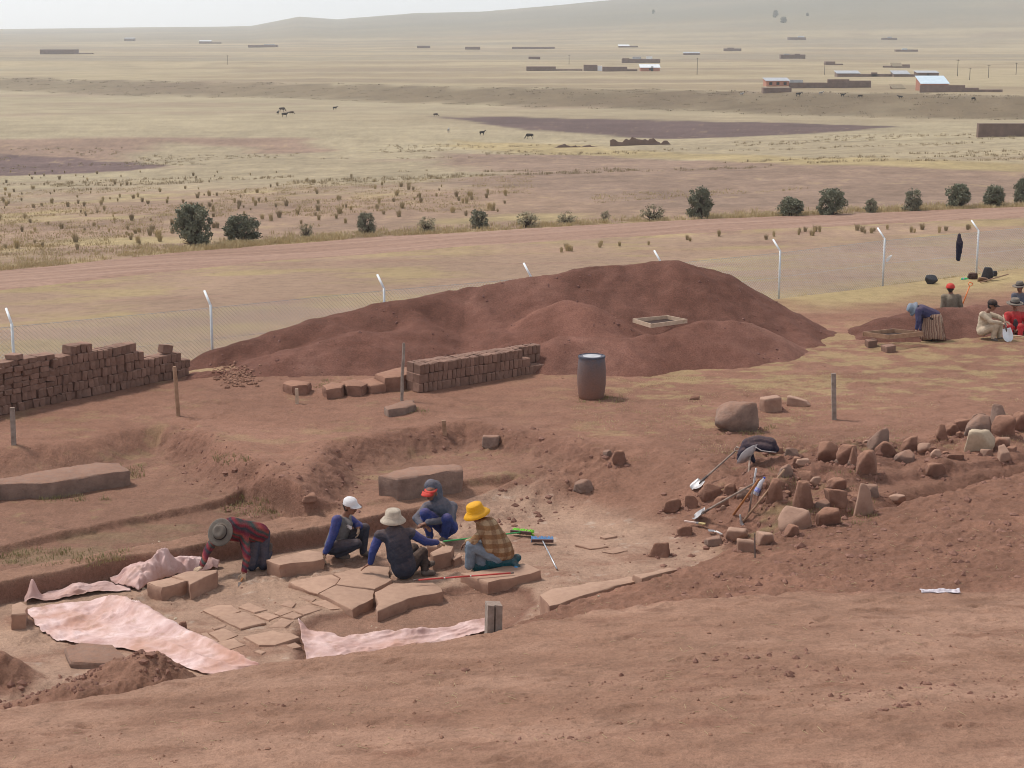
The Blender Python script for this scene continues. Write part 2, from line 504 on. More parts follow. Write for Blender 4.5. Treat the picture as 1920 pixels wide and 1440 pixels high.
def mat_mottle(name, c1, c2, scale=6.0, rough=0.9, bump=0.3, bdist=0.01, bscale=None, spec=0.2, metal=0.0, rnd=0.0, dust=None, dust_amt=0.0, coord='Object'):
    """two-tone mottled material with fine relief; dust = colour settling on upward faces' texture; rnd = variation per object"""
    t = NT(name); v = t.coord(coord)
    n = t.noise(v, scale, 6, 0.62)
    col = t.ramp(n, [(0.30, c1), (0.72, c2)])
    if dust is not None:
        g = t.n('ShaderNodeNewGeometry'); sx = t.n('ShaderNodeSeparateXYZ'); t.l(g.outputs['Normal'], sx.inputs[0])
        n2 = t.noise(v, scale * 2.3, 4, 0.6)
        mth = t.n('ShaderNodeMath', operation='MULTIPLY'); t.l(n2, mth.inputs[0])
        mr = t.n('ShaderNodeMapRange'); mr.inputs['From Min'].default_value = -0.1; mr.inputs['From Max'].default_value = 0.9
        t.l(sx.outputs['Z'], mr.inputs[0]); t.l(mr.outputs[0], mth.inputs[1])
        m2 = t.n('ShaderNodeMath', operation='MULTIPLY'); m2.use_clamp = True; t.l(mth.outputs[0], m2.inputs[0]); m2.inputs[1].default_value = dust_amt
        col = t.mix(m2.outputs[0], col, dust)
    if rnd > 0:
        oi = t.n('ShaderNodeObjectInfo')
        k = t.n('ShaderNodeMapRange'); k.inputs['To Min'].default_value = 1 - rnd; k.inputs['To Max'].default_value = 1 + rnd * 0.7
        t.l(oi.outputs['Random'], k.inputs[0])
        hs = t.n('ShaderNodeHueSaturation'); t.l(col, hs.inputs['Color']); t.l(k.outputs[0], hs.inputs['Value']); col = hs.outputs[0]
    bn = t.noise(v, bscale or scale * 5, 5, 0.65)
    nr = t.bump(bn, bump, bdist)
    return t.fin(col, rough, nr, spec, metal)
# ------------------------------------------------------------------ ground sheet
def C(*a): return np.array(a, float)
SOIL_FG = C(.345, .196, .134); SOIL_YARD = C(.305, .160, .110); SOIL_TERR = C(.275, .150, .104); SOIL_PIT = C(.43, .275, .198)
SOIL_RB = C(.255, .132, .09); SOIL_CUT = C(.225, .115, .082); STRAW = C(.46, .35, .175); PINK = C(.355, .24, .175)
PLOUGH = C(.15, .10, .09); YEL = C(.45, .365, .232); BRN = C(.33, .25, .16); SCARP = C(.19, .14, .088); HILLC = C(.19, .175, .115); OLIVE = C(.36, .29, .19)

def poly_far(pts):
    return np.array([ground(px, py)[:2] for px, py in pts])
FIELDS = [ # pixel outline, colour, edge softness in metres
    ([(-200, 262), (0, 262), (350, 258), (560, 262), (640, 280), (420, 300), (0, 300), (-200, 300)], PINK * .88, 4),
    ([(-300, 285), (0, 290), (120, 294), (330, 310), (240, 320), (0, 330), (-300, 335)], PLOUGH * 1.15, 1.2),
    ([(880, 284), (1150, 292), (1500, 305), (1920, 330), (2300, 350), (2300, 395), (1920, 388), (1500, 385), (1250, 395), (1000, 378), (700, 335)], C(.305, .21, .155), 4),
    ([(812, 218), (960, 220), (1250, 224), (1500, 230), (1680, 236), (1560, 248), (1400, 256), (1290, 260), (1180, 257), (1000, 243), (900, 232)], PLOUGH, 2.5),
    ([(300, 265), (520, 275), (900, 330), (700, 345), (420, 340), (300, 310)], OLIVE * 1.05, 6),
    ([(1100, 285), (1300, 262), (1700, 262), (1920, 270), (1920, 300), (1500, 296)], OLIVE * 1.08, 8),
    ([(840, 262), (1100, 272), (1400, 292), (1920, 310), (1920, 330), (1450, 306), (1100, 292), (860, 280)], STRAW * C(.93, .94, 1.0), 3),
]
FIELDS = [(poly_far(p), c, s) for p, c, s in FIELDS]
ROAD_UP = [(-600, 556), (0, 508), (200, 488), (500, 460), (800, 440), (1100, 423), (1400, 409), (1700, 397), (1920, 389), (2500, 372)]
ROAD_LO = [(-600, 600), (0, 545), (200, 523), (500, 490), (800, 468), (1100, 448), (1400, 431), (1700, 418), (1920, 408), (2500, 388)]
ROAD_P = np.array([ground(*p)[:2] for p in ROAD_UP] + [ground(*p)[:2] for p in reversed(ROAD_LO)])

def ground_color(X, Y, Z):
    n = X.shape[0]
    s = (X - FP0[0]) * FN[0] + (Y - FP0[1]) * FN[1]
    col = np.tile(SOIL_YARD, (n, 1))
    def put(m, c):
        nonlocal col
        col = col * (1 - m[:, None]) + np.asarray(c) * m[:, None]
    n1 = fbm(X / 2.6, Y / 1.4, 201, 5, 0.6); n2 = fbm(X / 0.8, Y / 0.5, 211, 5, 0.68); n3 = fbm(X / 14.0, Y / 6.0, 221, 4)
    near = Y < 75
    # yard: paler trampled lanes, straw wisps towards the right
    put(sst(0.0, 0.45, n1) * 0.5, SOIL_YARD * C(1.22, 1.25, 1.28))
    put(sst(0.05, 0.55, -n1) * 0.45, SOIL_YARD * C(.80, .78, .77))
    wisp = sst(0.06, 0.5, n2 + 0.5 * n3) * sst(-1.0, 4.5, X) * sst(31, 34, Y) * sst(49, 44, Y)
    put(wisp * 0.6, STRAW * .92)
    gl = sst(0.15, 0.5, n2 + 0.3 * n1) * sst(30, 33, Y) * sst(44, 40, Y) * sst(1, -3, X)
    put(gl * 0.28, STRAW * .8)
    # grass belt before and around the fence, and slope down to the road
    b0_ = 4.5 + 2.6 * sst(6.0, 11.0, X)
    belt = sst(-1, 2.5, s + b0_ + 1.5 * n1) * near
    put(belt * .8, STRAW * C(.92, .92, .98)); put(belt * sst(-0.1, 0.5, n2 * .7 + n3) * 0.6, STRAW * 1.08)
    put(belt * sst(0.15, 0.6, fbm(X / 1.5, Y / 1.5, 231, 4)) * 0.55, PINK * .95)
    beyond = sst(0.5, 4, s)
    put(beyond, C(.37, .25, .175))
    put(beyond * sst(-0.1, 0.45, fbm(X / 5, Y / 2.2, 235, 5, .6)) * 0.7, STRAW * .88)
    put(beyond * sst(0.05, 0.5, fbm(X / 6, Y / 2.0, 239, 5, .6)) * 0.5, C(.33, .20, .15))
    # far side of the road: pink plain with straw
    rs = np.full(X.shape, 99.0); mk = (Y > 45) & (Y < 140); rs[mk] = sdist(ROAD_P, X[mk], Y[mk])
    side = sst(3.6, 4.6, ((X + 21) * -0.45 + (Y - 70) * 0.893))
    put(side, PINK * C(.98, .98, .95))
    pn = fbm(X / 11, Y / 9, 241, 5, .6)
    put(side * sst(0.0, 0.5, pn) * .8, STRAW * C(.95, .97, 1.0))
    put(side * sst(0.05, 0.6, -pn) * .5, PINK * .84)
    verge = np.exp(-(np.abs(rs) / 1.6) ** 2)
    put(verge * sst(-.2, .4, n2 + n1) * .75, STRAW * .92)
    # beyond: long streaks of pasture
    far = sst(120, 190, Y + 25 * n3)
    a = 0.25
    st = fbm((X * math.cos(a) + Y * math.sin(a)) / 170.0, (Y * math.cos(a) - X * math.sin(a)) / 34.0, 251, 5, 0.62)
    st2 = fbm(X / 260.0, Y / 60.0, 257, 4, 0.6)
    put(far, YEL * C(.92, .93, .95))
    put(far * sst(-0.05, 0.35, st) * .75, OLIVE * 1.12)
    put(far * sst(0.12, 0.5, -st) * .55, PINK * C(.95, 1.0, 1.0))
    put(far * sst(0.0, 0.5, st2) * .35, BRN)
    for poly, c, sf in FIELDS:
        sf = sf * 1.5
        mk = (Y > poly[:, 1].min() - 25) & (Y < poly[:, 1].max() + 25)
        Xf, Yf = X[mk], Y[mk]
        d = np.full(X.shape, 99.0)
        d[mk] = sdist(poly, Xf + sf * 1.2 * fbm(Xf / (sf * 4), Yf / (sf * 4), 261, 3), Yf + sf * 1.2 * fbm(Xf / (sf * 4), Yf / (sf * 4), 263, 3))
        put(sst(sf * .5, -sf * .5, d), c)
    # stubble, clods and tufts too small to build
    mid = sst(66, 90, Y) * sst(420, 250, Y)
    hf = fbm(X / 1.3, Y / 3.0, 265, 4, .75); rw = fbm(X / 9.0, (Y + .28 * X) / 1.6, 267, 3, .7)
    col = col * (1 + mid * (.30 * hf + .12 * rw))[:, None]
    put(mid * sst(.30, .62, hf) * .35, STRAW * .95)
    # scarp
    q = (Y + 0.709 * X - 449.0) * 0.816 + 9 * fbm(X / 60.0, Y / 60.0, 5, 3)
    sc = sst(-20, -11, q + 3 * fbm(X / 7, Y / 7, 271, 3)) * sst(17, 11, q + 4 * fbm(X / 7, Y / 7, 273, 3))
    put(sc * np.interp(X, [-180, 60], [.65, .9]), SCARP)
    put(sc * sst(.05, .6, fbm(X / 14, Y / 16, 275, 4, .6)) * .5, OLIVE * .8)
    # plain behind the scarp
    up = sst(14, 24, q)
    sx = fbm(X / 240.0, Y / 75.0, 281, 5, 0.6)
    put(up, YEL * C(.98, .97, .95))
    put(up * sst(0.0, 0.25, sx) * .75, BRN * 1.0)
    put(up * sst(0.16, 0.4, -sx) * .65, C(.27, .20, .14))
    # thin field strips farther out
    sy = fbm(X / 420.0, np.log(np.maximum(Y, 1)) * 18.0, 287, 3, .6)
    put(up * sst(500, 800, Y) * sst(0.02, .3, sy) * .65, C(.30, .25, .18))
    fs_ = fbm(X / 70.0, Y / 14.0, 283, 5, .65); fd_ = fbm(X / 16.0, Y / 22.0, 285, 3, .6)
    col = col * (1 + (far * .9)[:, None] * (.16 * fs_ + .10 * fd_)[:, None])
    # hills
    px = 960 + X / np.maximum(Y, 1) * F
    hs = sst(1400, 2600, Y + 500 * fbm(X / 400, Y / 400, 291, 3))
    put(hs * np.interp(px, [300, 700, 1500], [.35, .7, .85]), HILLC)
    put(hs * sst(0.0, .4, fbm(X / 300, Y / 160, 295, 4)) * .55, YEL * .72)
    nr = Y < 40
    if nr.any():
        x, y = X[nr], Y[nr]
        c0 = col[nr]
        wx = x + 0.09 * fbm(x / 0.7, y / 0.7, 41, 3); wy = y + 0.09 * fbm(x / 0.7, y / 0.7, 43, 3)
        wx2 = x + 0.35 * fbm(x / 1.1, y / 1.1, 45, 4); wy2 = y + 0.35 * fbm(x / 1.1, y / 1.1, 47, 4)
        def put2(m, c):
            nonlocal c0
            c0 = c0 * (1 - m[:, None]) + np.asarray(c) * m[:, None]
        na = fbm(x / 1.2, y / 0.6, 301, 5, .62); nb = fbm(x / .35, y / .25, 305, 4, .6)
        d = sdist(TERR, wx2, wy2)
        t = sst(0.2, -0.2, d)
        put2(t, SOIL_TERR); put2(t * sst(.05, .5, na) * .6, SOIL_TERR * 1.22)
        put2(t * sst(.25, .6, nb + .5 * na) * .35, C(.33, .26, .13))
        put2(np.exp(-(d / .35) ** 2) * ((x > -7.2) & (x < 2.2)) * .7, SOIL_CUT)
        d = sdist(STRIP, wx, wy)
        m = sst(.04, -.04, d); put2(m, SOIL_TERR * .93); put2(m * sst(-.1, .35, na) * .5, C(.27, .195, .115))
        d = sdist(BAULK, wx, wy)
        put2(sst(.03, -.05, d), SOIL_FG * C(.97, .96, .96))
        d = sdist(PIT, wx, wy); m = sst(.06, -.02, d + np.interp(x, [-1.8, 0.3], [0, .35]) * na)
        ramp = sst(0.0, 1.6, sdist(FLOOR, wx2, wy2))
        put2(m * (1 - ramp), SOIL_PIT); put2(m * ramp, SOIL_YARD * .93)
        put2(m * ramp * sst(.0, .5, na) * .6, SOIL_YARD * 1.12)
        put2(m * (1 - ramp) * sst(.05, .45, na) * .6, SOIL_PIT * C(1.12, 1.14, 1.12)); put2(m * (1 - ramp) * sst(.08, .5, -na) * .65, SOIL_YARD)
        put2(m * (1 - ramp) * sst(.38, .6, nb) * .5, C(.58, .45, .36))
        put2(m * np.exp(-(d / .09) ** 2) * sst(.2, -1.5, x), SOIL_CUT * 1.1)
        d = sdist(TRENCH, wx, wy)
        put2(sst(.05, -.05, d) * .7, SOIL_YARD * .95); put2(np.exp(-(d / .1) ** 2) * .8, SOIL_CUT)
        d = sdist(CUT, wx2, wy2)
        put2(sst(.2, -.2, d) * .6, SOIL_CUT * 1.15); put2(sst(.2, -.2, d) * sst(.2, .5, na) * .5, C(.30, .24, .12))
        d = sdist(BANKP, wx, wy)
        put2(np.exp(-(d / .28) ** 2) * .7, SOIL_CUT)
        d = sdist(RB, wx, wy)
        m = sst(.04, -.04, d); put2(m, SOIL_RB); put2(m * sst(0, .5, na) * .6, SOIL_RB * 1.35); put2(m * sst(.1, .5, nb) * .35, SOIL_RB * .72)
        for (mx, my, mz, h, rx, ry) in ((262, 1216, 0.0, 0.70, 0.95, 0.5), (140, 1262, 0.2, 0.75, 1.5, 0.7), (-40, 1215, 0.0, 0.75, 0.75, 0.7), (330, 1268, 0.2, 0.5, 0.8, 0.5)):
            c = at(mx, my, mz)
            g = np.exp(-((wx2 - c[0]) / rx) ** 2 - ((wy2 - c[1]) / ry) ** 2)
            put2(sst(.25, .55, g) * .9, SOIL_RB * 1.02)
        d = sdist(FG, x + 0.15 * fbm(x / 2, y / 2, 61, 3) + .25 * nb, y + 0.15 * fbm(x / 2, y / 2, 63, 3) + .2 * na)
        m = sst(.25, -.05, d); put2(m, SOIL_FG)
        nc_ = fbm(x / 2.6, y / .9, 315, 5, .6)
        put2(m * sst(-.05, .4, na * .6 + nc_) * .75, SOIL_FG * C(1.22, 1.27, 1.30)); put2(m * sst(.10, .5, -na) * .6, SOIL_FG * C(.76, .73, .72)); put2(m * sst(.15, .5, -nc_) * .45, SOIL_FG * C(.84, .80, .78))
        put2(m * sst(.26, .5, fbm(x / .9, y / .35, 311, 5, .68)) * .65, SOIL_RB)
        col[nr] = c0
    return np.clip(col * .88, 0.01, 0.9)

def ground_mat():
    t = NT('earth')
    at_ = t.n('ShaderNodeAttribute', attribute_name='Col')
    g = t.n('ShaderNodeNewGeometry'); v = g.outputs['Position']
    n1 = t.noise(v, 2.2, 5, 0.66); n2 = t.noise(v, 17.0, 3, 0.7); n3 = t.noise(v, 0.12, 3, 0.6)
    c = t.mix(1.0, at_.outputs['Color'], t.ramp(n1, [(0.28, .80), (0.5, 1.0), (0.75, 1.14)]), 'MULTIPLY')
    c = t.mix(1.0, c, t.ramp(n2, [(0.30, .82), (0.5, 1.0), (0.72, 1.13)]), 'MULTIPLY')
    c = t.mix(1.0, c, t.ramp(n3, [(0.3, .88), (0.7, 1.1)]), 'MULTIPLY')
    # scattered dark crumbs and pale flecks
    vo = t.n('ShaderNodeTexVoronoi'); vo.inputs['Scale'].default_value = 9.0; t.l(v, vo.inputs['Vector'])
    cr = t.ramp(vo.outputs['Distance'], [(0.05, .62), (0.13, 1.0)])
    sel = t.ramp(vo.outputs['Color'], [(0.80, 0.0), (0.82, 1.0)])
    c = t.mix(sel, c, t.mix(1.0, c, cr, 'MULTIPLY'))
    n4 = t.noise(v, 62.0, 3, 0.7)
    c = t.mix(1.0, c, t.ramp(n4, [(0.30, .76), (0.5, 1.0), (0.70, 1.18)]), 'MULTIPLY')
    # crumbly darker scuffs
    n5 = t.noise(v, 0.9, 6, 0.72, 0.4)
    c = t.mix(t.ramp(n5, [(0.60, 0.0), (0.70, .55)]), c, t.mix(1.0, c, t.ramp(n2, [(0.35, .42), (0.62, .95)]), 'MULTIPLY'))
    b1 = t.bump(n1, 0.6, 0.07); b2 = t.bump(n2, 0.7, 0.03, b1); b2 = t.bump(n4, 0.7, 0.012, b2)
    return t.fin(c, 0.95, b2, 0.1)
M_GROUND = ground_mat()

def sheet(name, X, Y, Z, mat, col=None, shape=None):
    r, c = shape
    me = bpy.data.meshes.new(name)
    n = r * c
    co = np.empty((n, 3)); co[:, 0] = X; co[:, 1] = Y; co[:, 2] = Z
    i = np.arange((r - 1) * (c - 1)); rr = i // (c - 1); cc = i % (c - 1)
    a = rr * c + cc
    q = np.stack([a, a + 1, a + c + 1, a + c], 1).astype(np.int32)
    me.vertices.add(n); me.vertices.foreach_set('co', co.ravel())
    me.loops.add(q.size); me.loops.foreach_set('vertex_index', q.ravel())
    me.polygons.add(len(q)); me.polygons.foreach_set('loop_start', np.arange(0, q.size, 4, dtype=np.int32))
    me.polygons.foreach_set('use_smooth', np.ones(len(q), bool))
    me.materials.append(mat)
    if col is not None:
        ca = me.color_attributes.new('Col', 'FLOAT_COLOR', 'POINT')
        cc4 = np.ones((n, 4)); cc4[:, :3] = col
        ca.data.foreach_set('color', cc4.ravel())
    me.update(calc_edges=True)
    o = bpy.data.objects.new(name, me)
    return link(o)

ts = np.concatenate([np.linspace(-1.3, -0.345, 24)[:-1], np.linspace(-0.345, 0.345, 640), np.linspace(0.345, 1.3, 24)[1:]])
rows = [np.linspace(-30, 13.5, 24)[:-1], np.arange(13.5, 21, 0.05), np.arange(21, 34, 0.042), np.arange(34, 48, 0.085)]
yy = 48.0
far_rows = []
while yy < 9000:
    far_rows.append(yy)
    yy += max(0.16, 2.3 * yy * yy / (F * (16.0 if yy < 900 else 40.0)))
rows.append(np.array(far_rows + [9000.0]))
ys = np.concatenate(rows)
GX = (ts[None, :] * np.maximum(ys, 14.0)[:, None]).ravel(); GY = np.repeat(ys, len(ts))
GZ = terrain(GX, GY)
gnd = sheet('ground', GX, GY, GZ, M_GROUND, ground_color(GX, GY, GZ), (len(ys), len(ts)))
tag(gnd, 'reddish bare earth of the dig running out into straw coloured plain and hills', kind='structure')

# from here on heights are read off the finished sheet (and heaps)
SG = GZ.copy(); hm_ = (GY > 36) & (GY < 52)
SG[hm_] = np.maximum(np.maximum(SG[hm_], ridge_h(GX[hm_], GY[hm_], RIDGES, 101)), ridge_h(GX[hm_], GY[hm_], RIDGES2, 131))
SG = SG.reshape(len(ys), len(ts))
def surf(X, Y):
    X = np.asarray(X, float); Y = np.asarray(Y, float)
    j = np.clip(np.searchsorted(ys, Y) - 1, 0, len(ys) - 2); fy = np.clip((Y - ys[j]) / (ys[j + 1] - ys[j]), 0, 1)
    t = X / np.maximum(Y, 14.0)
    i = np.clip(np.searchsorted(ts, t) - 1, 0, len(ts) - 2); fx = np.clip((t - ts[i]) / (ts[i + 1] - ts[i]), 0, 1)
    return (SG[j, i] * (1 - fx) + SG[j, i + 1] * fx) * (1 - fy) + (SG[j + 1, i] * (1 - fx) + SG[j + 1, i + 1] * fx) * fy

# ------------------------------------------------------------------ dirt road
def road_mat():
    t = NT('dirt_road'); g = t.n('ShaderNodeNewGeometry')
    mp = t.n('ShaderNodeMapping'); mp.inputs['Rotation'].default_value = (0, 0, -0.466); t.l(g.outputs['Position'], mp.inputs[0])
    ms = t.n('ShaderNodeMapping'); ms.inputs['Scale'].default_value = (0.06, 1.3, 1); t.l(mp.outputs[0], ms.inputs[0])
    lanes = t.noise(ms.outputs[0], 1.0, 5, 0.6)
    n2 = t.noise(g.outputs['Position'], 3.0, 8, 0.7)
    c = t.ramp(lanes, [(0.3, (.27, .165, .12)), (0.55, (.34, .215, .16)), (0.75, (.40, .265, .20))])
    c = t.mix(1.0, c, t.ramp(n2, [(0.3, .8), (0.7, 1.15)]), 'MULTIPLY')
    return t.fin(c, 0.95, t.bump(n2, 0.5, 0.05), 0.1)
def resample(line, n):
    line = np.asarray(line, float)
    seg = np.r_[0, np.cumsum(np.linalg.norm(np.diff(line, axis=0), axis=1))]
    u = np.linspace(0, seg[-1], n)
    return np.stack([np.interp(u, seg, line[:, k]) for k in range(line.shape[1])], 1)
up_l = resample([ground(*p)[:2] for p in ROAD_UP], 420); lo_l = resample([ground(*p)[:2] for p in ROAD_LO], 420)
wv = np.linspace(0, 1, 15)
RX = (lo_l[None, :, 0] * (1 - wv[:, None]) + up_l[None, :, 0] * wv[:, None]); RY = (lo_l[None, :, 1] * (1 - wv[:, None]) + up_l[None, :, 1] * wv[:, None])
edge = np.abs(wv - .5)[:, None] * 2
jit = .5 * fbm(RX / 1.7, RY / 1.7, 401, 4) * (edge > .95)
RY = RY + jit
RZ = terrain(RX.ravel(), RY.ravel()).reshape(RX.shape) + 0.05 - 0.09 * (edge > .95) + 0.02 * np.cos(wv[:, None] * 4 * math.pi)
road = sheet('dirt_road', RX.ravel(), RY.ravel(), RZ.ravel(), road_mat(), None, RX.shape)
tag(road, 'pinkish dirt road crossing the plain beyond the wire fence', kind='structure')

# ------------------------------------------------------------------ spoil heaps
def heap_mat():
    t = NT('spoil_soil'); g = t.n('ShaderNodeNewGeometry'); v = g.outputs['Position']
    n0 = t.noise(v, 0.35, 5, 0.6); n1 = t.noise(v, 2.5, 8, 0.65); n2 = t.noise(v, 26, 4, 0.8)
    c = t.ramp(n0, [(0.34, (.145, .066, .048)), (0.56, (.19, .091, .068)), (0.74, (.25, .130, .098))])
    c = t.mix(1.0, c, t.ramp(n1, [(0.3, .82), (0.7, 1.14)]), 'MULTIPLY')
    c = t.mix(1.0, c, t.ramp(n2, [(0.3, .62), (0.7, 1.32)]), 'MULTIPLY')
    c = t.mix(1.0, c, t.n('ShaderNodeAttribute', attribute_name='Tone').outputs['Color'], 'MULTIPLY')   # dry crumbly tips against damper soil
    return t.fin(c, 0.97, t.bump(n2, 0.5, 0.015, t.bump(n1, 0.4, 0.05)), 0.08)
M_HEAP = heap_mat()
def heap(name, x0, x1, y0, y1, step, ridges, seed, label):
    xs = np.arange(x0, x1, step); yv = np.arange(y0, y1, step)
    X, Y = np.meshgrid(xs, yv); X = X.ravel(); Y = Y.ravel()
    h, wh = ridge_h(X, Y, ridges, seed, True); tz = terrain(X, Y)
    keep = h > tz - 0.12
    z = np.where(keep, h, tz - 0.12)
    r, c = len(yv), len(xs)
    i = np.arange((r - 1) * (c - 1)); a = (i // (c - 1)) * c + i % (c - 1)
    q = np.stack([a, a + 1, a + c + 1, a + c], 1)
    q = q[keep[q].any(1)]
    used = np.unique(q); remap = np.full(r * c, -1); remap[used] = np.arange(len(used))
    me = bpy.data.meshes.new(name)
    n = len(used)
    co = np.stack([X[used], Y[used], z[used]], 1); q = remap[q].astype(np.int32)
    ctr = np.array([co[:, 0].mean(), co[:, 1].mean(), 0.0]); co = co - ctr
    me.vertices.add(n); me.vertices.foreach_set('co', co.ravel())
    me.loops.add(q.size); me.loops.foreach_set('vertex_index', q.ravel())
    me.polygons.add(len(q)); me.polygons.foreach_set('loop_start', np.arange(0, q.size, 4, dtype=np.int32))
    me.polygons.foreach_set('use_smooth', np.ones(len(q), bool))
    tone = np.array([.90, 1.0, 1.16, 1.12, 1.12, .95, 1.06, .98, 1.04, .92, 1.08, 1, 1])[wh[used]] + .22 * fbm(X[used] / .9, Y[used] / 1.6, 171, 5, .6) - .16 * np.clip(fbm(X[used] / .5, Y[used] / 2.0, 173, 4), 0, 1)
    ca = me.color_attributes.new('Tone', 'FLOAT_COLOR', 'POINT'); c4 = np.ones((n, 4)); c4[:, :3] = tone[:, None]; ca.data.foreach_set('color', c4.ravel())
    me.materials.append(M_HEAP); me.update(calc_edges=True)
    o = bpy.data.objects.new(name, me); o.location = ctr
    return tag(link(o), label, 'earth heap')
heap('spoil_heap', -10.5, 11.5, 37.0, 51.5, 0.07, RIDGES, 101, 'long high heap of dark red excavated soil before the wire fence')
heap('spoil_heap', 8.6, 17.5, 43.0, 50.0, 0.06, RIDGES2, 131, 'low heap of dark red soil where the seated workers rest')
# ------------------------------------------------------------------ stones
DUST = (.36, .19, .125)
M_ROCK = mat_mottle('red_sandstone', (.17, .088, .064), (.32, .18, .13), 4.0, bump=.8, bdist=.03, dust=DUST, dust_amt=1.4, rnd=.12)
M_ROCK_GREY = mat_mottle('grey_andesite', (.18, .125, .105), (.33, .24, .195), 4.5, bump=.8, bdist=.03, dust=DUST, dust_amt=1.2, rnd=.1)
M_ROCK_PALE = mat_mottle('pale_stone', (.40, .31, .22), (.60, .48, .35), 5.0, bump=.5, bdist=.02, rnd=.05)
M_ROCK_TAN = mat_mottle('tan_stone', (.26, .155, .115), (.42, .265, .195), 4.0, bump=.5, bdist=.02, dust=(.46, .29, .21), dust_amt=1.0, rnd=.08)
M_SLAB = mat_mottle('slab_stone', (.26, .15, .11), (.43, .265, .19), 4.0, bump=.5, bdist=.015, dust=(.46, .295, .21), dust_amt=1.3, rnd=.08)
ROCKM = {'r': M_ROCK, 'g': M_ROCK_GREY, 'p': M_ROCK_PALE, 't': M_ROCK_TAN}

def ico(sub):
    bm = bmesh.new(); bmesh.ops.create_icosphere(bm, subdivisions=sub, radius=1.0)
    v = np.array([tuple(q.co) for q in bm.verts]); f = [tuple(q.index for q in fc.verts) for fc in bm.faces]
    bm.free(); return v / np.linalg.norm(v, axis=1)[:, None], f
ICO3 = ico(4)
def rock_mesh(name, w, d, h, seed, mat, shape='round', lean=0.0):
    rs = np.random.default_rng(seed)
    V, Fc = ICO3
    if shape == 'block':
        N = np.array([[1, 0, 0], [-1, 0, 0], [0, 1, 0], [0, -1, 0], [0, 0, 1], [0, 0, -1]], float) + rs.normal(size=(6, 3)) * .20
        D = np.array([1, 1, .9, .9, .9, .9]) * rs.uniform(.9, 1.05, 6)
        ex = rs.normal(size=(4, 3)); N = np.vstack([N, ex]); D = np.r_[D, rs.uniform(1.0, 1.25, 4)]
        p = 22
    else:
        N = rs.normal(size=(11, 3)); D = rs.uniform(.70, 1.05, 11)
        N = np.vstack([N, [[0, 0, -1], [0, 0, 1], [1, 0, .2], [-1, 0, .2]]]); D = np.r_[D, .95, .95, 1.0, 1.0]
        p = 24
    N = N / np.linalg.norm(N, axis=1)[:, None]
    q = np.maximum(V @ N.T, 0) / D[None, :]
    r = (q ** p).sum(1) ** (-1.0 / p)
    n = fbm(V[:, 0] * 2.1 + V[:, 2] * 1.3 + seed % 97, V[:, 1] * 2.1 - V[:, 2] * 1.1, seed % 50, 4, .6)
    n2 = fbm(V[:, 0] * 7 + V[:, 2] * 5 + seed % 31, V[:, 1] * 7 - V[:, 2] * 4, seed % 41, 3, .6)
    P = V * (r * (1 + .05 * n + .035 * n2))[:, None]
    mn, mx = P.min(0), P.max(0)
    P = (P - (mn + mx) / 2) / ((mx - mn) / 2)
    if shape == 'point':
        t = np.clip((P[:, 2] + 1) / 2, 0, 1)
        k = 1 - .42 * t ** 1.5
        P[:, 0] *= k; P[:, 1] *= k
    P = P * np.array([w / 2, d / 2, h / 2])
    P[:, 2] += h / 2
    P[:, 0] += lean * P[:, 2]
    me = bpy.data.meshes.new(name)
    me.from_pydata(P.tolist(), [], Fc)
    me.polygons.foreach_set('use_smooth', np.ones(len(Fc), bool))
    me.materials.append(mat)
    return me
def rock(name, x0, x1, y0, y1, label, m='r', shape='round', lean=0.0, rz=None, cat='stone', group=None, seed=None, sink=.36, deep=.8):
    p = ground((x0 + x1) / 2, y1 - 2)
    k = ppm(p)
    w = (x1 - x0) / k; h = (y1 - y0) / k
    d = w * deep
    w *= 1.12; h *= 1.06
    h2 = max(h - d * .10, h * .75)          # part of the visible height is its top face
    sd = seed or int(x0 * 7 + y0)
    me = rock_mesh(name, w, d, h2 * (1 + sink), sd, ROCKM[m], shape, lean)
    o = bpy.data.objects.new(name, me)
    o.location = (p[0], p[1] + d * .4, gz(p[0], p[1] + d * .3) - h2 * sink)
    rr = random.Random(sd)
    o.rotation_euler = (0, 0, rr.uniform(-.35, .35) if rz is None else rz)
    ROCK_BASES.append((p[0], p[1] + d * .4, w, d, m))
    return tag(link(o), label, cat, group)
ROCK_BASES = []
GS = 'stones set in rows on the cut bank'
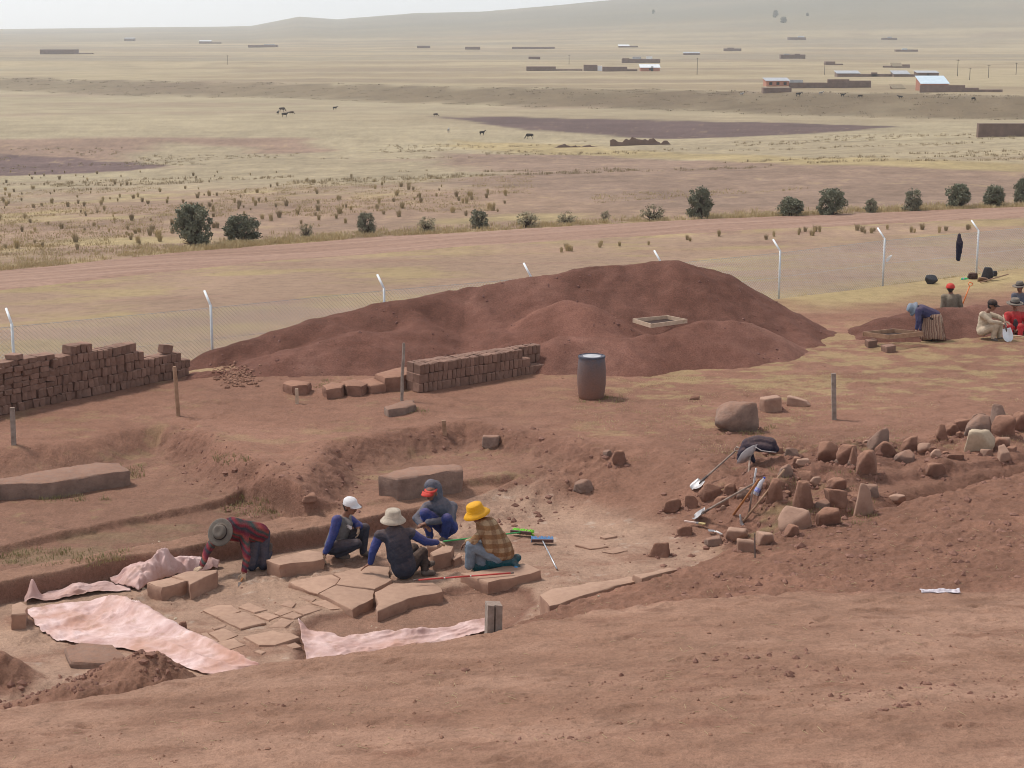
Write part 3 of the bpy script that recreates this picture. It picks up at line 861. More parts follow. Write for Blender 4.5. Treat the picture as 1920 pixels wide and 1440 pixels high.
ROCKS = [
    (1246, 1277, 940, 964, 'small dark angular stone alone nearest the flat shovel blades', 'r', 'round'),
    (1286, 1309, 930, 956, 'small dark upright stone touching the leaning rock under a shovel blade', 'r', 'round'),
    (1309, 1355, 909, 939, 'wedge shaped red stone just below the upper shovel blade', 'r', 'point'),
    (1464, 1521, 956, 995, 'broad tan topped stone at the edge of the rough baulk beside the pick head', 't', 'round'),
    (1534, 1577, 951, 988, 'rounded brown stone on the trench edge between broad tan stone and tall pale stone', 'r', 'round'),
    (1438, 1470, 901, 945, 'upright red stone that the pick handle leans across', 'r', 'point'),
    (1487, 1527, 909, 964, 'tall red standing stone with shaded notch in the middle of the front row', 'r', 'point'),
    (1550, 1587, 926, 958, 'squarish red stone behind the rounded brown stone on the trench edge', 'r', 'block'),
    (1602, 1640, 907, 968, 'tallest pale standing stone with a pointed top at the trench edge', 't', 'point'),
    (1461, 1487, 872, 896, 'grey weathered stone at the upper end of the pick handle', 'g', 'round'),
    (1552, 1587, 899, 924, 'low half buried stone behind the squarish red stone', 'r', 'round'),
    (1496, 1524, 889, 914, 'low brown stone behind the tall red standing stone', 'r', 'round'),
    (1536, 1572, 830, 868, 'brown stone at the end of the back row nearest the draped jacket', 'r', 'round'),
    (1571, 1609, 832, 874, 'brown stone second in the back row from the draped jacket', 'r', 'round'),
    (1607, 1647, 848, 896, 'large split red stone slumped below the leaning dark slab', 'r', 'round'),
    (1364, 1402, 994, 1019, 'rounded soil covered stone between the trowel and the thin iron rod', 't', 'round'),
    (1419, 1451, 1001, 1025, 'low tan stone just behind the thin iron rod', 't', 'round'),
    (1384, 1416, 1011, 1037, 'pale flat fronted stone at the foot of the thin iron rod', 't', 'block'),
    (1471, 1499, 986, 1008, 'small stone tucked under the broad tan topped stone', 'r', 'round'),
    (1270, 1299, 987, 1007, 'dark squared stone that the paint brush lies on', 'r', 'block'),
    (1323, 1356, 1011, 1025, 'flat dark stone just in front of the hand trowel', 'g', 'block'),
    (1219, 1257, 1019, 1047, 'dark faced block at the edge of the pale excavated floor', 'r', 'block'),
    (1618, 1659, 806, 849, 'dark slab leaning steeply in the back row of stones', 'g', 'point', .35),
    (1645, 1683, 831, 859, 'blunt brown stone leaning against the tilted dark slab', 'r', 'round'),
    (1688, 1722, 822, 849, 'bright red angular stone lying alone on straw', 'r', 'round'),
    (1682, 1715, 847, 869, 'flat bluish grey stone lying below the bright red stone', 'g', 'round'),
    (1755, 1778, 799, 826, 'small pointed stone standing alone on dry grass', 'r', 'point'),
    (1792, 1817, 789, 811, 'small pinkish stone at the start of the upper stone pile', 'r', 'block'),
    (1815, 1863, 782, 816, 'wide mottled stone in the upper stone pile', 'g', 'round'),
    (1862, 1896, 762, 806, 'tall grey stone leaning on top of the upper stone pile', 'g', 'point', -.12),
    (1862, 1903, 786, 823, 'rounded red stone below the tall leaning grey stone', 'r', 'round'),
    (1901, 1940, 776, 814, 'dark pointed stone cut by the picture edge in the upper pile', 'r', 'point'),
    (1815, 1866, 808, 850, 'cream coloured boulder perched on an earth pedestal', 'p', 'round'),
    (1872, 1894, 822, 846, 'small pale stone beside the cream coloured boulder', 't', 'round'),
    (1871, 1895, 842, 870, 'upright tan stone under the small pale stone', 't', 'block'),
    (1738, 1776, 871, 899, 'reddish stone half buried in the slope by the trench', 'r', 'round'),
    (1778, 1808, 852, 864, 'thin flat stone lying below the cream boulder', 'r', 'block'),
    (1665, 1698, 936, 952, 'low stone poking over the trench edge past the tallest pale stone', 't', 'round'),
    (1590, 1611, 842, 878, 'narrow brown stone wedged beside the large split stone', 'r', 'point'),
    (1346, 1421, 754, 813, 'large weathered boulder standing on the bare yard', 'g', 'round'),
    (1426, 1466, 746, 774, 'squared pinkish stone block closest to the large boulder', 't', 'block'),
    (1479, 1520, 743, 764, 'low reddish stone block beside the square post', 't', 'block'),
    (1077, 1113, 905, 928, 'dark round stone on the trampled slope behind the brooms', 'g', 'round'),
    (1145, 1176, 850, 877, 'pyramid shaped rock at the edge of the footpath', 'r', 'point'),
    (904, 936, 821, 844, 'small grey cut block on the bank above the long carved stone', 'g', 'block'),
    (566, 592, 938, 952, 'small brick shaped stone on the ground left of the long carved stone', 'r', 'block'),
    (1131, 1147, 848, 859, 'pale pebble on the footpath by the pyramid shaped rock', 'g', 'round'),
    (334, 349, 1168, 1183, 'dark lump of earth weighing down the pink sheet', 'r', 'round'),
    (1295, 1312, 742, 752, 'small stone on the straw strewn yard right of the barrel', 'r', 'round'),
]
for i, rk in enumerate(ROCKS):
    x0, x1, y0, y1, lab, m, sh = rk[:7]
    ln = rk[7] if len(rk) > 7 else 0.0
    inrow = (1430 < x0 < 1940) and (760 < y0)
    rock('stone', x0, x1, y0, y1, lab, m, sh, ln, group=GS if inrow else None)

rf = random.Random(17); nf = 0
BANK = [(1440, 860, 1640, 985), (1480, 830, 1700, 880), (1700, 840, 1920, 880), (1780, 790, 1930, 850), (1350, 850, 1480, 960)]
while nf < 34:
    x0, y0, x1, y1 = BANK[nf % 5]; px, py = rf.uniform(x0, x1), rf.uniform(y0, y1)
    if py > np.interp(px, [q[0] for q in E_PX], [q[1] for q in E_PX]) - 6: continue
    w = rf.uniform(12, 30); h = w * rf.uniform(.5, .85)
    rock('stone', px - w / 2, px + w / 2, py - h, py, 'small half buried %s stone %s' % ({'r': 'red', 't': 'tan', 'g': 'grey'}[(mc := rf.choice('rrrtg'))], ('among the front row of standing stones', 'among the back row of stones', 'between the cream boulder and the trench', 'in the upper stone pile', 'around the leaning tools')[nf % 5]), mc, 'round', group='small stones packed into the bank', seed=1000 + nf, sink=.4); nf += 1
# ------------------------------------------------------------------ cut slabs: outline of the top face in photo pixels
def slab(name, pts, ztop, thick, label, cat='paving slab', group=None, mat=None, seed=0, parent=None, bev=.018, rough=.01, n_sub=2):
    P = [at(px, py, ztop) for px, py in pts]
    c = np.mean(P, axis=0); c[2] = ztop - thick
    rs = np.random.default_rng(int(abs(pts[0][0]) * 3 + abs(pts[0][1])) + seed)
    loop = []
    for i in range(len(P)):
        a = P[i]; b = P[(i + 1) % len(P)]
        L = np.linalg.norm(b - a)
        m = max(1, int(L / .16))
        for k in range(m):
            t = k / m
            q = a + (b - a) * t
            if k: q = q + np.append(rs.normal(size=2) * rough * 1.3, 0)
            loop.append(q)
    nl = len(loop); loop = np.array(loop) - c
    ar = sum(loop[i][0] * loop[(i + 1) % nl][1] - loop[(i + 1) % nl][0] * loop[i][1] for i in range(nl))
    if ar < 0: loop = loop[::-1]
    # inward direction at every outline point
    prv = np.roll(loop, 1, 0); nxt = np.roll(loop, -1, 0)
    tg = nxt - prv; tg[:, 2] = 0; tg /= np.linalg.norm(tg, axis=1)[:, None] + 1e-9
    inw = np.stack([-tg[:, 1], tg[:, 0], tg[:, 2] * 0], 1)
    wav = rough * 1.6 * fbm(np.arange(nl) * .37, np.zeros(nl) + seed, 7 + seed, 3)
    rings = []
    for zz, ins in ((0, .0), (thick * .35, rough * .4), (thick * .7, -rough * .2), (thick - bev, .0), (thick - bev * .3, bev * .35), (thick, bev * 1.1)):
        q = loop + inw * ins; q[:, 2] = zz
        j = rs.normal(size=(nl, 3)) * rough * (.9 if 0 < zz < thick - bev * 1.01 else .35); j[:, 2] *= .4
        q = q + j; q[:, 2] += wav * (zz > thick - bev * 1.01)
        rings.append(q)
    bm = bmesh.new()
    RV = [[bm.verts.new(tuple(p_)) for p_ in rg] for rg in rings]
    for a_, b_ in zip(RV[:-1], RV[1:]):
        for i in range(nl): bm.faces.new((a_[i], a_[(i + 1) % nl], b_[(i + 1) % nl], b_[i]))
    bm.faces.new(RV[-1]); bm.faces.new(RV[0][::-1])
    bmesh.ops.triangulate(bm, faces=[q for q in bm.faces if len(q.verts) > 4])
    me = bpy.data.meshes.new(name); bm.to_mesh(me); bm.free()
    me.materials.append(mat or M_SLAB)
    o = bpy.data.objects.new(name, me); o.location = c
    auto_smooth(o, 30)
    link(o, parent)
    if label: tag(o, label, cat, group, 'thing')
    return o
GP = 'paving slabs on the excavated floor'
ZF = -0.785
SLABS = [
    ([(275, 1093), (321, 1081), (355, 1088), (303, 1102)], -.52, .26, 'small thick block at the hem of the crumpled pink cloth'),
    ([(322, 1080), (350, 1071), (408, 1067), (406, 1073), (356, 1095), (352, 1088)], -.50, .28, 'thick block under the kneeling worker\'s flat hand'),
    ([(499, 1050), (525, 1060), (607, 1047), (603, 1035), (577, 1031)], -.55, .24, 'long thick block right behind the kneeling worker\'s feet'),
    ([(541, 1092), (580, 1083), (622, 1076), (637, 1083), (628, 1096), (597, 1112), (566, 1101)], -.68, .2, 'rounded end piece of the large cracked floor slab'),
    ([(598, 1113), (629, 1097), (702, 1106), (700, 1121), (661, 1142), (630, 1128)], -.68, .45, 'triangular front piece of the large cracked floor slab'),
    ([(630, 1095), (639, 1084), (625, 1075), (685, 1060), (730, 1062), (735, 1088), (703, 1104)], -.68, .2, 'broad piece of the cracked slab where the seated worker rests a hand'),
    ([(703, 1110), (737, 1094), (812, 1091), (831, 1109), (766, 1121), (740, 1132), (708, 1146)], -.65, .4, 'thick slab in front of the worker in the beige bucket hat'),
    ([(380, 1145), (407, 1156), (452, 1145), (434, 1133), (404, 1134)], ZF + .06, .14, 'flat slab at the far corner of the small paving nearest the open floor'),
    ([(447, 1137), (477, 1148), (502, 1142), (466, 1130)], ZF + .06, .14, 'slab at the far edge of the small paving next to loose chips'),
    ([(408, 1157), (451, 1178), (499, 1167), (460, 1146)], ZF + .07, .15, 'largest square slab in the middle of the small paving'),
    ([(476, 1152), (504, 1162), (526, 1154), (500, 1147)], ZF + .06, .14, 'small square slab right of the largest square slab'),
    ([(513, 1148), (526, 1153), (549, 1145), (532, 1139)], ZF + .06, .14, 'little slab behind the slab beside the hanging sheet corner'),
    ([(457, 1192), (485, 1209), (516, 1208), (562, 1195), (548, 1188), (510, 1180)], ZF + .07, .16, 'large five sided slab next to the torn edge of the pink sheet'),
    ([(390, 1186), (413, 1202), (447, 1189), (419, 1177)], ZF + .06, .14, 'small square slab beside the sheet held by a lump of earth'),
    ([(402, 1206), (426, 1217), (460, 1208), (438, 1197)], ZF + .06, .15, 'slab nearest the tip of the long pink sheet'),
    ([(376, 1188), (388, 1185), (412, 1202), (399, 1206)], ZF + .05, .13, 'narrow slab half under the long pink sheet'),
    ([(398, 1177), (421, 1170), (424, 1174), (402, 1181)], ZF + .05, .13, 'sliver of stone between the two square paving slabs'),
    ([(525, 1155), (551, 1160), (569, 1153), (548, 1146)], ZF + .06, .14, 'rounded slab just behind the hanging corner of the pink sheet'),
    ([(503, 1175), (535, 1175), (551, 1164), (528, 1158)], ZF + .05, .13, 'worn slab between the five sided slab and the rounded slab'),
    ([(524, 1134), (547, 1139), (556, 1130), (538, 1126)], ZF + .05, .12, 'small chip of paving at the tip of the cracked slab'),
    ([(548, 1142), (569, 1153), (604, 1142), (579, 1134)], ZF + .05, .12, 'pale thin slab along the broken paving edge'),
    ([(582, 1130), (619, 1141), (641, 1139), (610, 1125)], ZF + .05, .12, 'pale thin slab tucked under the front of the cracked slab'),
    ([(565, 1122), (585, 1128), (593, 1122), (576, 1116)], ZF + .05, .12, 'dark chip beside the rounded end of the cracked slab'),
    ([(535, 1210), (548, 1216), (566, 1213), (554, 1205)], ZF + .04, .12, 'small broken stone at the torn edge below the five sided slab'),
    ([(476, 1222), (490, 1227), (500, 1222), (486, 1218)], ZF + .04, .1, 'pale little stone below the paving near the bank'),
    ([(1012, 1115), (1035, 1104), (1179, 1080), (1201, 1085), (1120, 1109), (1051, 1131), (1030, 1135)], -.36, .5, 'long smooth slab running along the foot of the rough baulk'),
    ([(1186, 1077), (1255, 1065), (1270, 1068), (1203, 1085)], -.27, .5, 'short smooth slab continuing the long slab by the rough baulk'),
    ([(1077, 1020), (1118, 1012), (1140, 1023), (1108, 1028)], ZF + .07, .14, 'five sided flat stone right of the blue broom'),
    ([(1128, 1034), (1160, 1024), (1177, 1032), (1150, 1038)], ZF + .05, .12, 'flat stone half buried beside the five sided flat stone'),
    ([(1125, 1006), (1138, 1001), (1158, 1005), (1134, 1009)], ZF + .06, .12, 'thin pale stone at the edge of the red slope'),
    ([(864, 1075), (905, 1069), (985, 1056), (1014, 1069), (960, 1083), (915, 1090)], -.60, .22, 'broad slab the woman in the yellow hat kneels on'),
    ([(806, 1036), (833, 1020), (851, 1024), (846, 1034), (812, 1042)], -.50, .28, 'tilted block between the two workers and the woman'),
    ([(846, 1046), (862, 1036), (866, 1042), (852, 1050)], -.62, .14, 'small grey stone beside the woman\'s knees'),
    ([(800, 1024), (806, 1012), (826, 1012), (820, 1026)], -.56, .2, 'small block at the hooded worker\'s feet'),
    ([(22, 1134), (40, 1128), (52, 1136), (48, 1150), (20, 1152)], -.50, .3, 'rough block by the corner of the long pink sheet'),
]
for k, (pts, zt, th, lab) in enumerate(SLABS):
    slab('paving_slab', pts, zt, th, lab, 'slab', GP, seed=k)
# long carved stones
slab('long_stone', [(-120, 933), (0, 908), (100, 904), (244, 881), (224, 868), (180, 866), (0, 896), (-120, 920)], -.12, .42, 'long flat carved stone lying on the lower terrace', 'carved stone', mat=M_ROCK_GREY, bev=.03, rough=.012)
ls = slab('long_stone', [(709, 891), (745, 897), (868, 879), (866, 872), (852, 869), (765, 876)], .02, .62, 'long squared grey stone lying in the hollow behind the workers', 'carved stone', mat=M_ROCK_GREY, bev=.04, rough=.014)
zb = ground(180, 1249)[2] + .10
slab('squared_stone', [(120, 1214), (150, 1204), (212, 1206), (244, 1238), (190, 1243), (132, 1240)], zb, .5, 'smooth grey block half buried in the loose earth mound', 'stone', mat=M_ROCK_GREY, bev=.05)
# yard blocks behind the stakes
YB = [([(530, 718), (545, 713), (583, 715), (575, 722), (548, 724)], .22, 'flat stone with a hollow top behind the short stake'),
      ([(604, 722), (622, 715), (648, 719), (640, 727), (612, 730)], .24, 'low rounded block second from the short stake'),
      ([(634, 716), (665, 711), (690, 718), (678, 724), (650, 724)], .24, 'slanting slab third in the line of yard blocks'),
      ([(664, 714), (700, 708), (723, 718), (695, 722)], .22, 'pale topped slab next to the large dark block'),
      ([(703, 700), (756, 687), (780, 696), (750, 706), (722, 708)], .33, 'large dark squared block against the end of the stacked bricks')]
for k, (pts, zt, lab) in enumerate(YB):
    slab('squared_stone', pts, zt, zt + .15, lab, 'stone', 'squared stones along the foot of the spoil heap', mat=M_ROCK, seed=k, bev=.03, rough=.015)
slab('squared_stone', [(720, 762), (752, 752), (777, 749), (780, 757), (760, 764), (728, 768)], .18, .34, 'pointed grey stone at the foot of the tall thin pole', 'stone', mat=M_ROCK_GREY, bev=.03)

# ------------------------------------------------------------------ adobe brick stacks
M_ADOBE = mat_mottle('adobe', (.17, .098, .075), (.255, .155, .118), 5.0, rough=.95, bump=.7, bdist=.02, dust=(.36, .215, .16), dust_amt=1.0, rnd=.2)
def brick_meshes(size, n, seed):
    out = []
    for k in range(n):
        rs = np.random.default_rng(seed + k)
        bm = bmesh.new()
        bmesh.ops.create_cube(bm, size=1.0)
        bmesh.ops.bevel(bm, geom=list(bm.edges), offset=.07, segments=1, affect='EDGES')
        for v in bm.verts:
            v.co.x *= size[0]; v.co.y *= size[1]; v.co.z *= size[2]
            v.co += Vector(rs.normal(size=3) * .007)
        me = bpy.data.meshes.new('brick'); bm.to_mesh(me); bm.free()
        me.materials.append(M_ADOBE); out.append(me)
    return out
def put_brick(mes, parent, p, rot):
    o = bpy.data.objects.new('brick', random.choice(mes))
    o.parent = parent
    o.location = Vector(p) - parent.location; o.rotation_euler = rot
    COL.objects.link(o)
B_STAND = brick_meshes((.135, .36, .20), 6, 500)
B_FLAT = brick_meshes((.225, .36, .115), 5, 520)
B_WIDE = brick_meshes((.30, .2, .21), 3, 540)
a0 = at(-95, 797, 0); a1 = at(352, 704, 0)
dv = (a1 - a0)[:2]; L = np.linalg.norm(dv); dv = dv / L
nv = np.array([-dv[1], dv[0]])                     # away from the camera
angz = math.atan2(dv[1], dv[0])
st = empty('brick_stack', (a0[0], a0[1], 0), 'long uneven wall of loosely stacked brown adobe bricks before the wire fence', 'brick stack')
prof_px = [-95, 0, 10, 26, 82, 100, 130, 140, 195, 205, 228, 257, 264, 300, 318, 335, 352]
prof_h = [.85, 1.0, 1.12, 1.20, 1.16, 1.06, 1.06, 1.18, 1.10, 1.0, .98, .90, .70, .62, .66, .52, .42]
def pxu(u):
    p = a0[:2] + dv * u; return 960 + F * p[0] / (p[1] * CP + 8 * SP)
pv = random.Random(5)
def courses(z, z1, zstep, h, cond, flat):
    while z < z1:
        u = pv.uniform(0, .1)
        while u < L:
            px = pxu(u); H = np.interp(px, prof_px, prof_h)
            w = (.228 if flat else .137) * pv.uniform(.96, 1.06)
            if cond(px) and z + h * .6 < H:
                c = a0[:2] + dv * (u + w / 2) + nv * (.18 + pv.uniform(-.035, .035))
                put_brick(B_FLAT if flat else B_STAND, st, (c[0], c[1], z + h / 2 - .02), (pv.gauss(0, .03), pv.gauss(0, .07), angz + pv.gauss(0, .06)))
            u += w
        z += zstep
courses(0.0, .39, .2, .205, lambda px: True, False)
# upper part: flat-laid bricks towards the picture edge, standing bricks elsewhere
courses(.40, 1.25, .119, .118, lambda px: px < 96, True)
courses(.40, 1.25, .203, .205, lambda px: px >= 96, False)
for px, zz, ry in ((254, .89, .05), (322, .69, .2)):
    uu = np.interp(px, [pxu(t) for t in np.linspace(0, L, 40)], np.linspace(0, L, 40))
    c = a0[:2] + dv * uu + nv * .18
    put_brick(B_WIDE, st, (c[0], c[1], zz), (0, ry, angz + .05))

b0 = at(788, 737, 0); b1 = at(1028, 698, 0)
dv = (b1 - b0)[:2]; L = np.linalg.norm(dv); dv = dv / L; nv = np.array([-dv[1], dv[0]]); angz = math.atan2(dv[1], dv[0])
st2 = empty('brick_stack', (b0[0], b0[1], 0), 'neat low stack of adobe bricks three courses high behind the tall pole', 'brick stack')
B_ST2 = brick_meshes((.122, .265, .215), 6, 560); B_W2 = brick_meshes((.25, .265, .215), 3, 570)
for layer in range(2):
    for k in range(3):
        u = pv.uniform(-.02, .02)
        lim = L if k == 0 else ((L - .55 if k == 1 else L - .75) if layer == 0 else L)
        if layer == 0 and k == 0: lim = L
        while u < lim - .08:
            wide = pv.random() < .10
            w = .256 if wide else .128
            c = b0[:2] + dv * (u + w / 2) + nv * (.14 + layer * .27 + pv.uniform(-.012, .012))
            put_brick(B_W2 if wide else B_ST2, st2, (c[0], c[1], k * .217 + .1 + pv.uniform(-.004, .004)), (pv.gauss(0, .01), pv.gauss(0, .012), angz + pv.gauss(0, .015)))
            u += w + pv.uniform(0, .004)

# ------------------------------------------------------------------ blue plastic barrel
def barrel_mat():
    t = NT('dusty_barrel'); v = t.coord('Object')
    sx = t.n('ShaderNodeSeparateXYZ'); t.l(v, sx.inputs[0])
    n = t.noise(v, 6, 6, .65); n2 = t.noise(v, 40, 4, .6)
    ad = t.n('ShaderNodeMath', operation='MULTIPLY_ADD'); t.l(n, ad.inputs[0]); ad.inputs[1].default_value = .7; t.l(sx.outputs['Z'], ad.inputs[2])
    mr = t.n('ShaderNodeMapRange'); mr.inputs['From Min'].default_value = .45; mr.inputs['From Max'].default_value = 1.3; t.l(ad.outputs[0], mr.inputs[0])
    c = t.ramp(mr.outputs[0], [(0.0, (.21, .11, .08)), (.5, (.17, .105, .09)), (.85, (.14, .105, .105)), (1.0, (.11, .105, .13))])
    c = t.mix(1.0, c, t.ramp(n2, [(.3, .85), (.7, 1.12)]), 'MULTIPLY')
    return t.fin(c, .7, t.bump(n2, .2, .01), .3)
pb = ground(1110, 751)
bar = empty('barrel', (pb[0], pb[1] + .3, pb[2] - .01), 'dusty blue plastic barrel with a pale lid standing in the yard', 'barrel')
m = MB(); m.lathe([(.26, 0), (.275, .02), (.29, .08), (.315, .3), (.32, .48), (.315, .66), (.298, .84), (.288, .90), (.29, .93), (.275, .95), (.272, .955)], 40)
bb = m.obj('body', barrel_mat(), bar, True); auto_smooth(bb, 40)
m = MB(); m.lathe([(.302, .925), (.302, .955), (.292, .965), (.285, .965), (.283, .93)], 40)
auto_smooth(m.obj('rim', mat_mottle('barrel_rim', (.06, .065, .085), (.12, .12, .15), 8), bar, True), 40)
m = MB(); m.lathe([(.284, .935), (.284, .95), (.15, .958), (.02, .96)], 40)
auto_smooth(m.obj('lid', mat_mottle('barrel_lid', (.36, .355, .37), (.54, .53, .54), 6, .5), bar, True), 40)

# ------------------------------------------------------------------ stakes and posts
M_WOOD_GREY = mat_mottle('weathered_wood', (.19, .15, .125), (.38, .32, .28), 9, .9, .6, .01, dust=DUST, dust_amt=.5)
M_WOOD = mat_mottle('plain_wood', (.25, .145, .09), (.42, .27, .18), 8, .8, .4, .006)
M_WOOD_PALE = mat_mottle('pale_wood', (.42, .30, .21), (.60, .46, .35), 8, .8, .4, .006)
M_METAL_DK = mat_mottle('dark_iron', (.06, .05, .05), (.16, .11, .09), 10, .6, .3, .004, spec=.5)
M_STEEL = mat_mottle('worn_steel', (.38, .38, .40), (.62, .62, .64), 12, .35, .2, .002, spec=.6, metal=.75)
M_STEEL_DUST = mat_mottle('dusty_steel', (.30, .27, .26), (.58, .57, .58), 9, .45, .2, .002, spec=.5, metal=.5)
def stake(px0, py0, px1, py1, wpx, label, mat, square=False, name='stake', cat='stake', top_mat=None):
    """foot pixel, top pixel, width in pixels"""
    a = ground(px0, py0); k = ppm(a)
    b = atD(px1, py1, a[1]); w = wpx / k
    o = empty(name, a, label, cat) if top_mat else None
    m = MB()
    a2 = Vector(a) - (Vector(b) - Vector(a)).normalized() * .15
    if square:
        m.bar(a2, b, w, w * .8, (0, 1, 0))
        ob = m.obj(name, mat, None, False, loc=tuple(a))
    else:
        pts = [Vector(a2).lerp(Vector(b), t) for t in (0, .25, .5, .75, .97, 1)]
        rs = random.Random(int(px0))
        for q in pts[1:-1]: q.x += rs.uniform(-.008, .008)
        m.tube(pts, [w / 2 * f for f in (1.02, 1.03, .95, 1.0, .92, .75)], 10)
        ob = m.obj(name, mat, None, True, loc=tuple(a)); auto_smooth(ob, 40)
    return tag(ob, label, cat)
stake(26, 834, 23, 764, 8, 'dark square post at the picture edge before the long brick wall', M_WOOD_GREY, True)
stake(334, 780, 327, 687, 8, 'crooked round stake with pale top by the end of the brick wall', M_WOOD, False)
stake(557, 757, 556, 729, 6, 'short pale stake in front of the yard blocks', M_WOOD_PALE, True)
stake(753, 751, 757, 643, 6, 'tall thin wooden pole standing before the neat brick stack', M_WOOD_GREY, False, 'pole', 'pole')
stake(834, 814, 832, 788, 8, 'short flat brown stake in the middle of the yard', M_WOOD, True)
stake(1564, 787, 1563, 700, 8, 'square grey post standing alone on the straw strewn yard', M_WOOD_GREY, True, 'post', 'post')
stake(1415, 1046, 1415, 1000, 2.6, 'thin rusty iron rod stuck at the edge of the rough baulk', M_METAL_DK, False, 'iron_rod', 'rod')
# split timber stump on the edge of the bank
p = at(925, 1182, .42)
m = MB()
k = ppm(p); hw = 14.5 / k
prof = [(-hw, -hw), (-hw * .1, -hw), (-hw * .0, -hw * .55), (hw * .12, -hw), (hw, -hw), (hw, hw), (-hw, hw)]
hh = 52 / k
vs = [(x, y, -.3) for x, y in prof] + [(x * .96, y * .96, hh - .01 + .012 * math.sin(x * 40)) for x, y in prof]
n = len(prof)
m.add(vs, [tuple(reversed(range(n))), tuple(range(n, 2 * n))] + [(i, (i + 1) % n, n + (i + 1) % n, n + i) for i in range(n)])
o = m.obj('post_stump', M_WOOD_GREY); o.location = (p[0], p[1] + .05, p[2]); o.rotation_euler = (0, .02, .2)
tag(o, 'short split grey timber post on the edge of the near bank', 'post')

# ------------------------------------------------------------------ pink sheets
def cloth_mat(name, c1, c2, stain):
    t = NT(name); v = t.coord('Object')
    n = t.noise(v, 2.2, 6, .65, .6); n2 = t.noise(v, 0.9, 4, .6); n3 = t.noise(v, 30, 3, .6)
    c = t.ramp(n, [(.34, c1), (.62, c2)])
    c = t.mix(t.ramp(n2, [(.47, 0), (.66, .9)]), c, stain)
    nd = t.noise(v, 5.0, 6, .7); c = t.mix(t.ramp(nd, [(.52, 0), (.70, .55)]), c, (.42, .25, .17))     # settled dust
    nr = t.bump(n3, .25, .004, t.bump(n, .5, .03))
    m_ = t.fin(c, .75, nr, .25)
    return m_
M_CLOTH = cloth_mat('pink_sheet', (.50, .30, .265), (.78, .58, .55), (.50, .27, .20))
M_CLOTH2 = cloth_mat('pink_sheet_dusty', (.46, .28, .245), (.68, .485, .45), (.46, .235, .17))
def cloth(name, far, near, mat, label, bulge=None, zfix=None, n=170, mrows=60, fold=.02, seed=0, lift=.02):
    on = (lambda p: at(p[0], p[1], zfix)[:2]) if zfix is not None else (lambda p: ground(*p)[:2])
    A = resample([on(p) for p in far], n); B = resample([on(p) for p in near], n)
    v = np.linspace(0, 1, mrows)[:, None]
    X = A[None, :, 0] * (1 - v) + B[None, :, 0] * v; Y = A[None, :, 1] * (1 - v) + B[None, :, 1] * v
    U = np.broadcast_to(np.linspace(0, 1, n)[None, :], X.shape)
    Z = terrain(X.ravel(), Y.ravel()).reshape(X.shape)
    f = fbm(X / .7 + Y / .9, Y / .5, 601 + seed, 4, .55); g = 1 - np.abs(fbm((X + Y) / .75, (Y - .6 * X) / .28, 621 + seed, 3, .5)) * 3.0
    ed = np.minimum(1, np.minimum(v, 1 - v) * 6)
    Z = Z + lift + fold * (f + .4) * (.4 + .6 * ed) + fold * 1.1 * np.clip(g, 0, 1) ** 1.5
    if bulge is not None: Z = Z + bulge(U, v + 0 * U, X, Y)
    X = X + fold * 1.2 * fbm(X / .3, Y / .3, 631 + seed, 3); Y = Y + fold * 1.2 * fbm(X / .3, Y / .3, 633 + seed, 3)
    o = sheet(name, X.ravel(), Y.ravel(), Z.ravel(), mat, None, X.shape)
    c = Vector((float(X.mean()), float(Y.mean()), float(Z.min())))
    o.data.transform(Matrix.Translation(-c)); o.location = c
    so = o.modifiers.new('thickness', 'SOLIDIFY'); so.thickness = .003; so.offset = 0
    return tag(o, label, 'cloth sheet', 'pink cover sheets in the pit')
def bl_A(U, V, X, Y):
    return .10 * np.exp(-((U - .42) / .12) ** 2) * np.exp(-((V - .08) / .16) ** 2) + .07 * np.exp(-((V - .12) / .10) ** 2) * (U > .25) + .05 * np.exp(-((V - .62) / .07) ** 2) * sst(.5, .7, U) + .08 * np.exp(-((U - .25) / .05) ** 2) * np.exp(-((V - 0.0) / .1) ** 2)
cloth('pink_sheet', [(49, 1141), (119, 1128), (190, 1124), (238, 1127), (275, 1146), (336, 1174), (379, 1192), (433, 1219), (487, 1251)],
      [(50, 1143), (70, 1172), (103, 1196), (150, 1206), (225, 1212), (290, 1224), (335, 1246), (380, 1260), (436, 1262), (487, 1252)], M_CLOTH, 'long pink sheet spread over the pit floor and weighted with earth', bl_A, -.70, seed=1)
def bl_B(U, V, X, Y):
    pk = .34 * np.exp(-((U - .50) / .20) ** 2) + .16 * np.exp(-((U - .22) / .14) ** 2) + .13 * np.exp(-((U - .82) / .2) ** 2)
    cr = 1 - np.abs(fbm(X / .30 + 3, Y / .22, 655, 3)) * 1.6
    return pk * np.sin(np.pi * np.clip(V * .92 + .08, 0, 1)) ** .8 * (.65 + .5 * np.clip(cr, 0, 1))
cloth('pink_sheet', [(206, 1086), (240, 1079), (300, 1068), (350, 1062), (412, 1061)], [(210, 1092), (235, 1103), (262, 1110), (290, 1097), (325, 1083), (365, 1074), (409, 1069)], M_CLOTH,
      'crumpled pink sheet heaped beside the kneeling worker\'s hand', bl_B, seed=2, fold=.035)
def bl_C(U, V, X, Y):
    return (.30 * np.exp(-((U - .08) / .05) ** 2) + .12 * np.exp(-((U - .5) / .12) ** 2) + .10 * np.exp(-((U - .75) / .1) ** 2)) * np.sin(np.pi * np.clip(V, 0.05, .95))
cloth('pink_sheet', [(44, 1118), (70, 1110), (120, 1104), (180, 1096), (245, 1098)], [(46, 1134), (80, 1130), (130, 1124), (190, 1114), (246, 1110)], M_CLOTH2,
      'dusty rumpled pink sheet below the cut earth step', bl_C, seed=3, fold=.03)
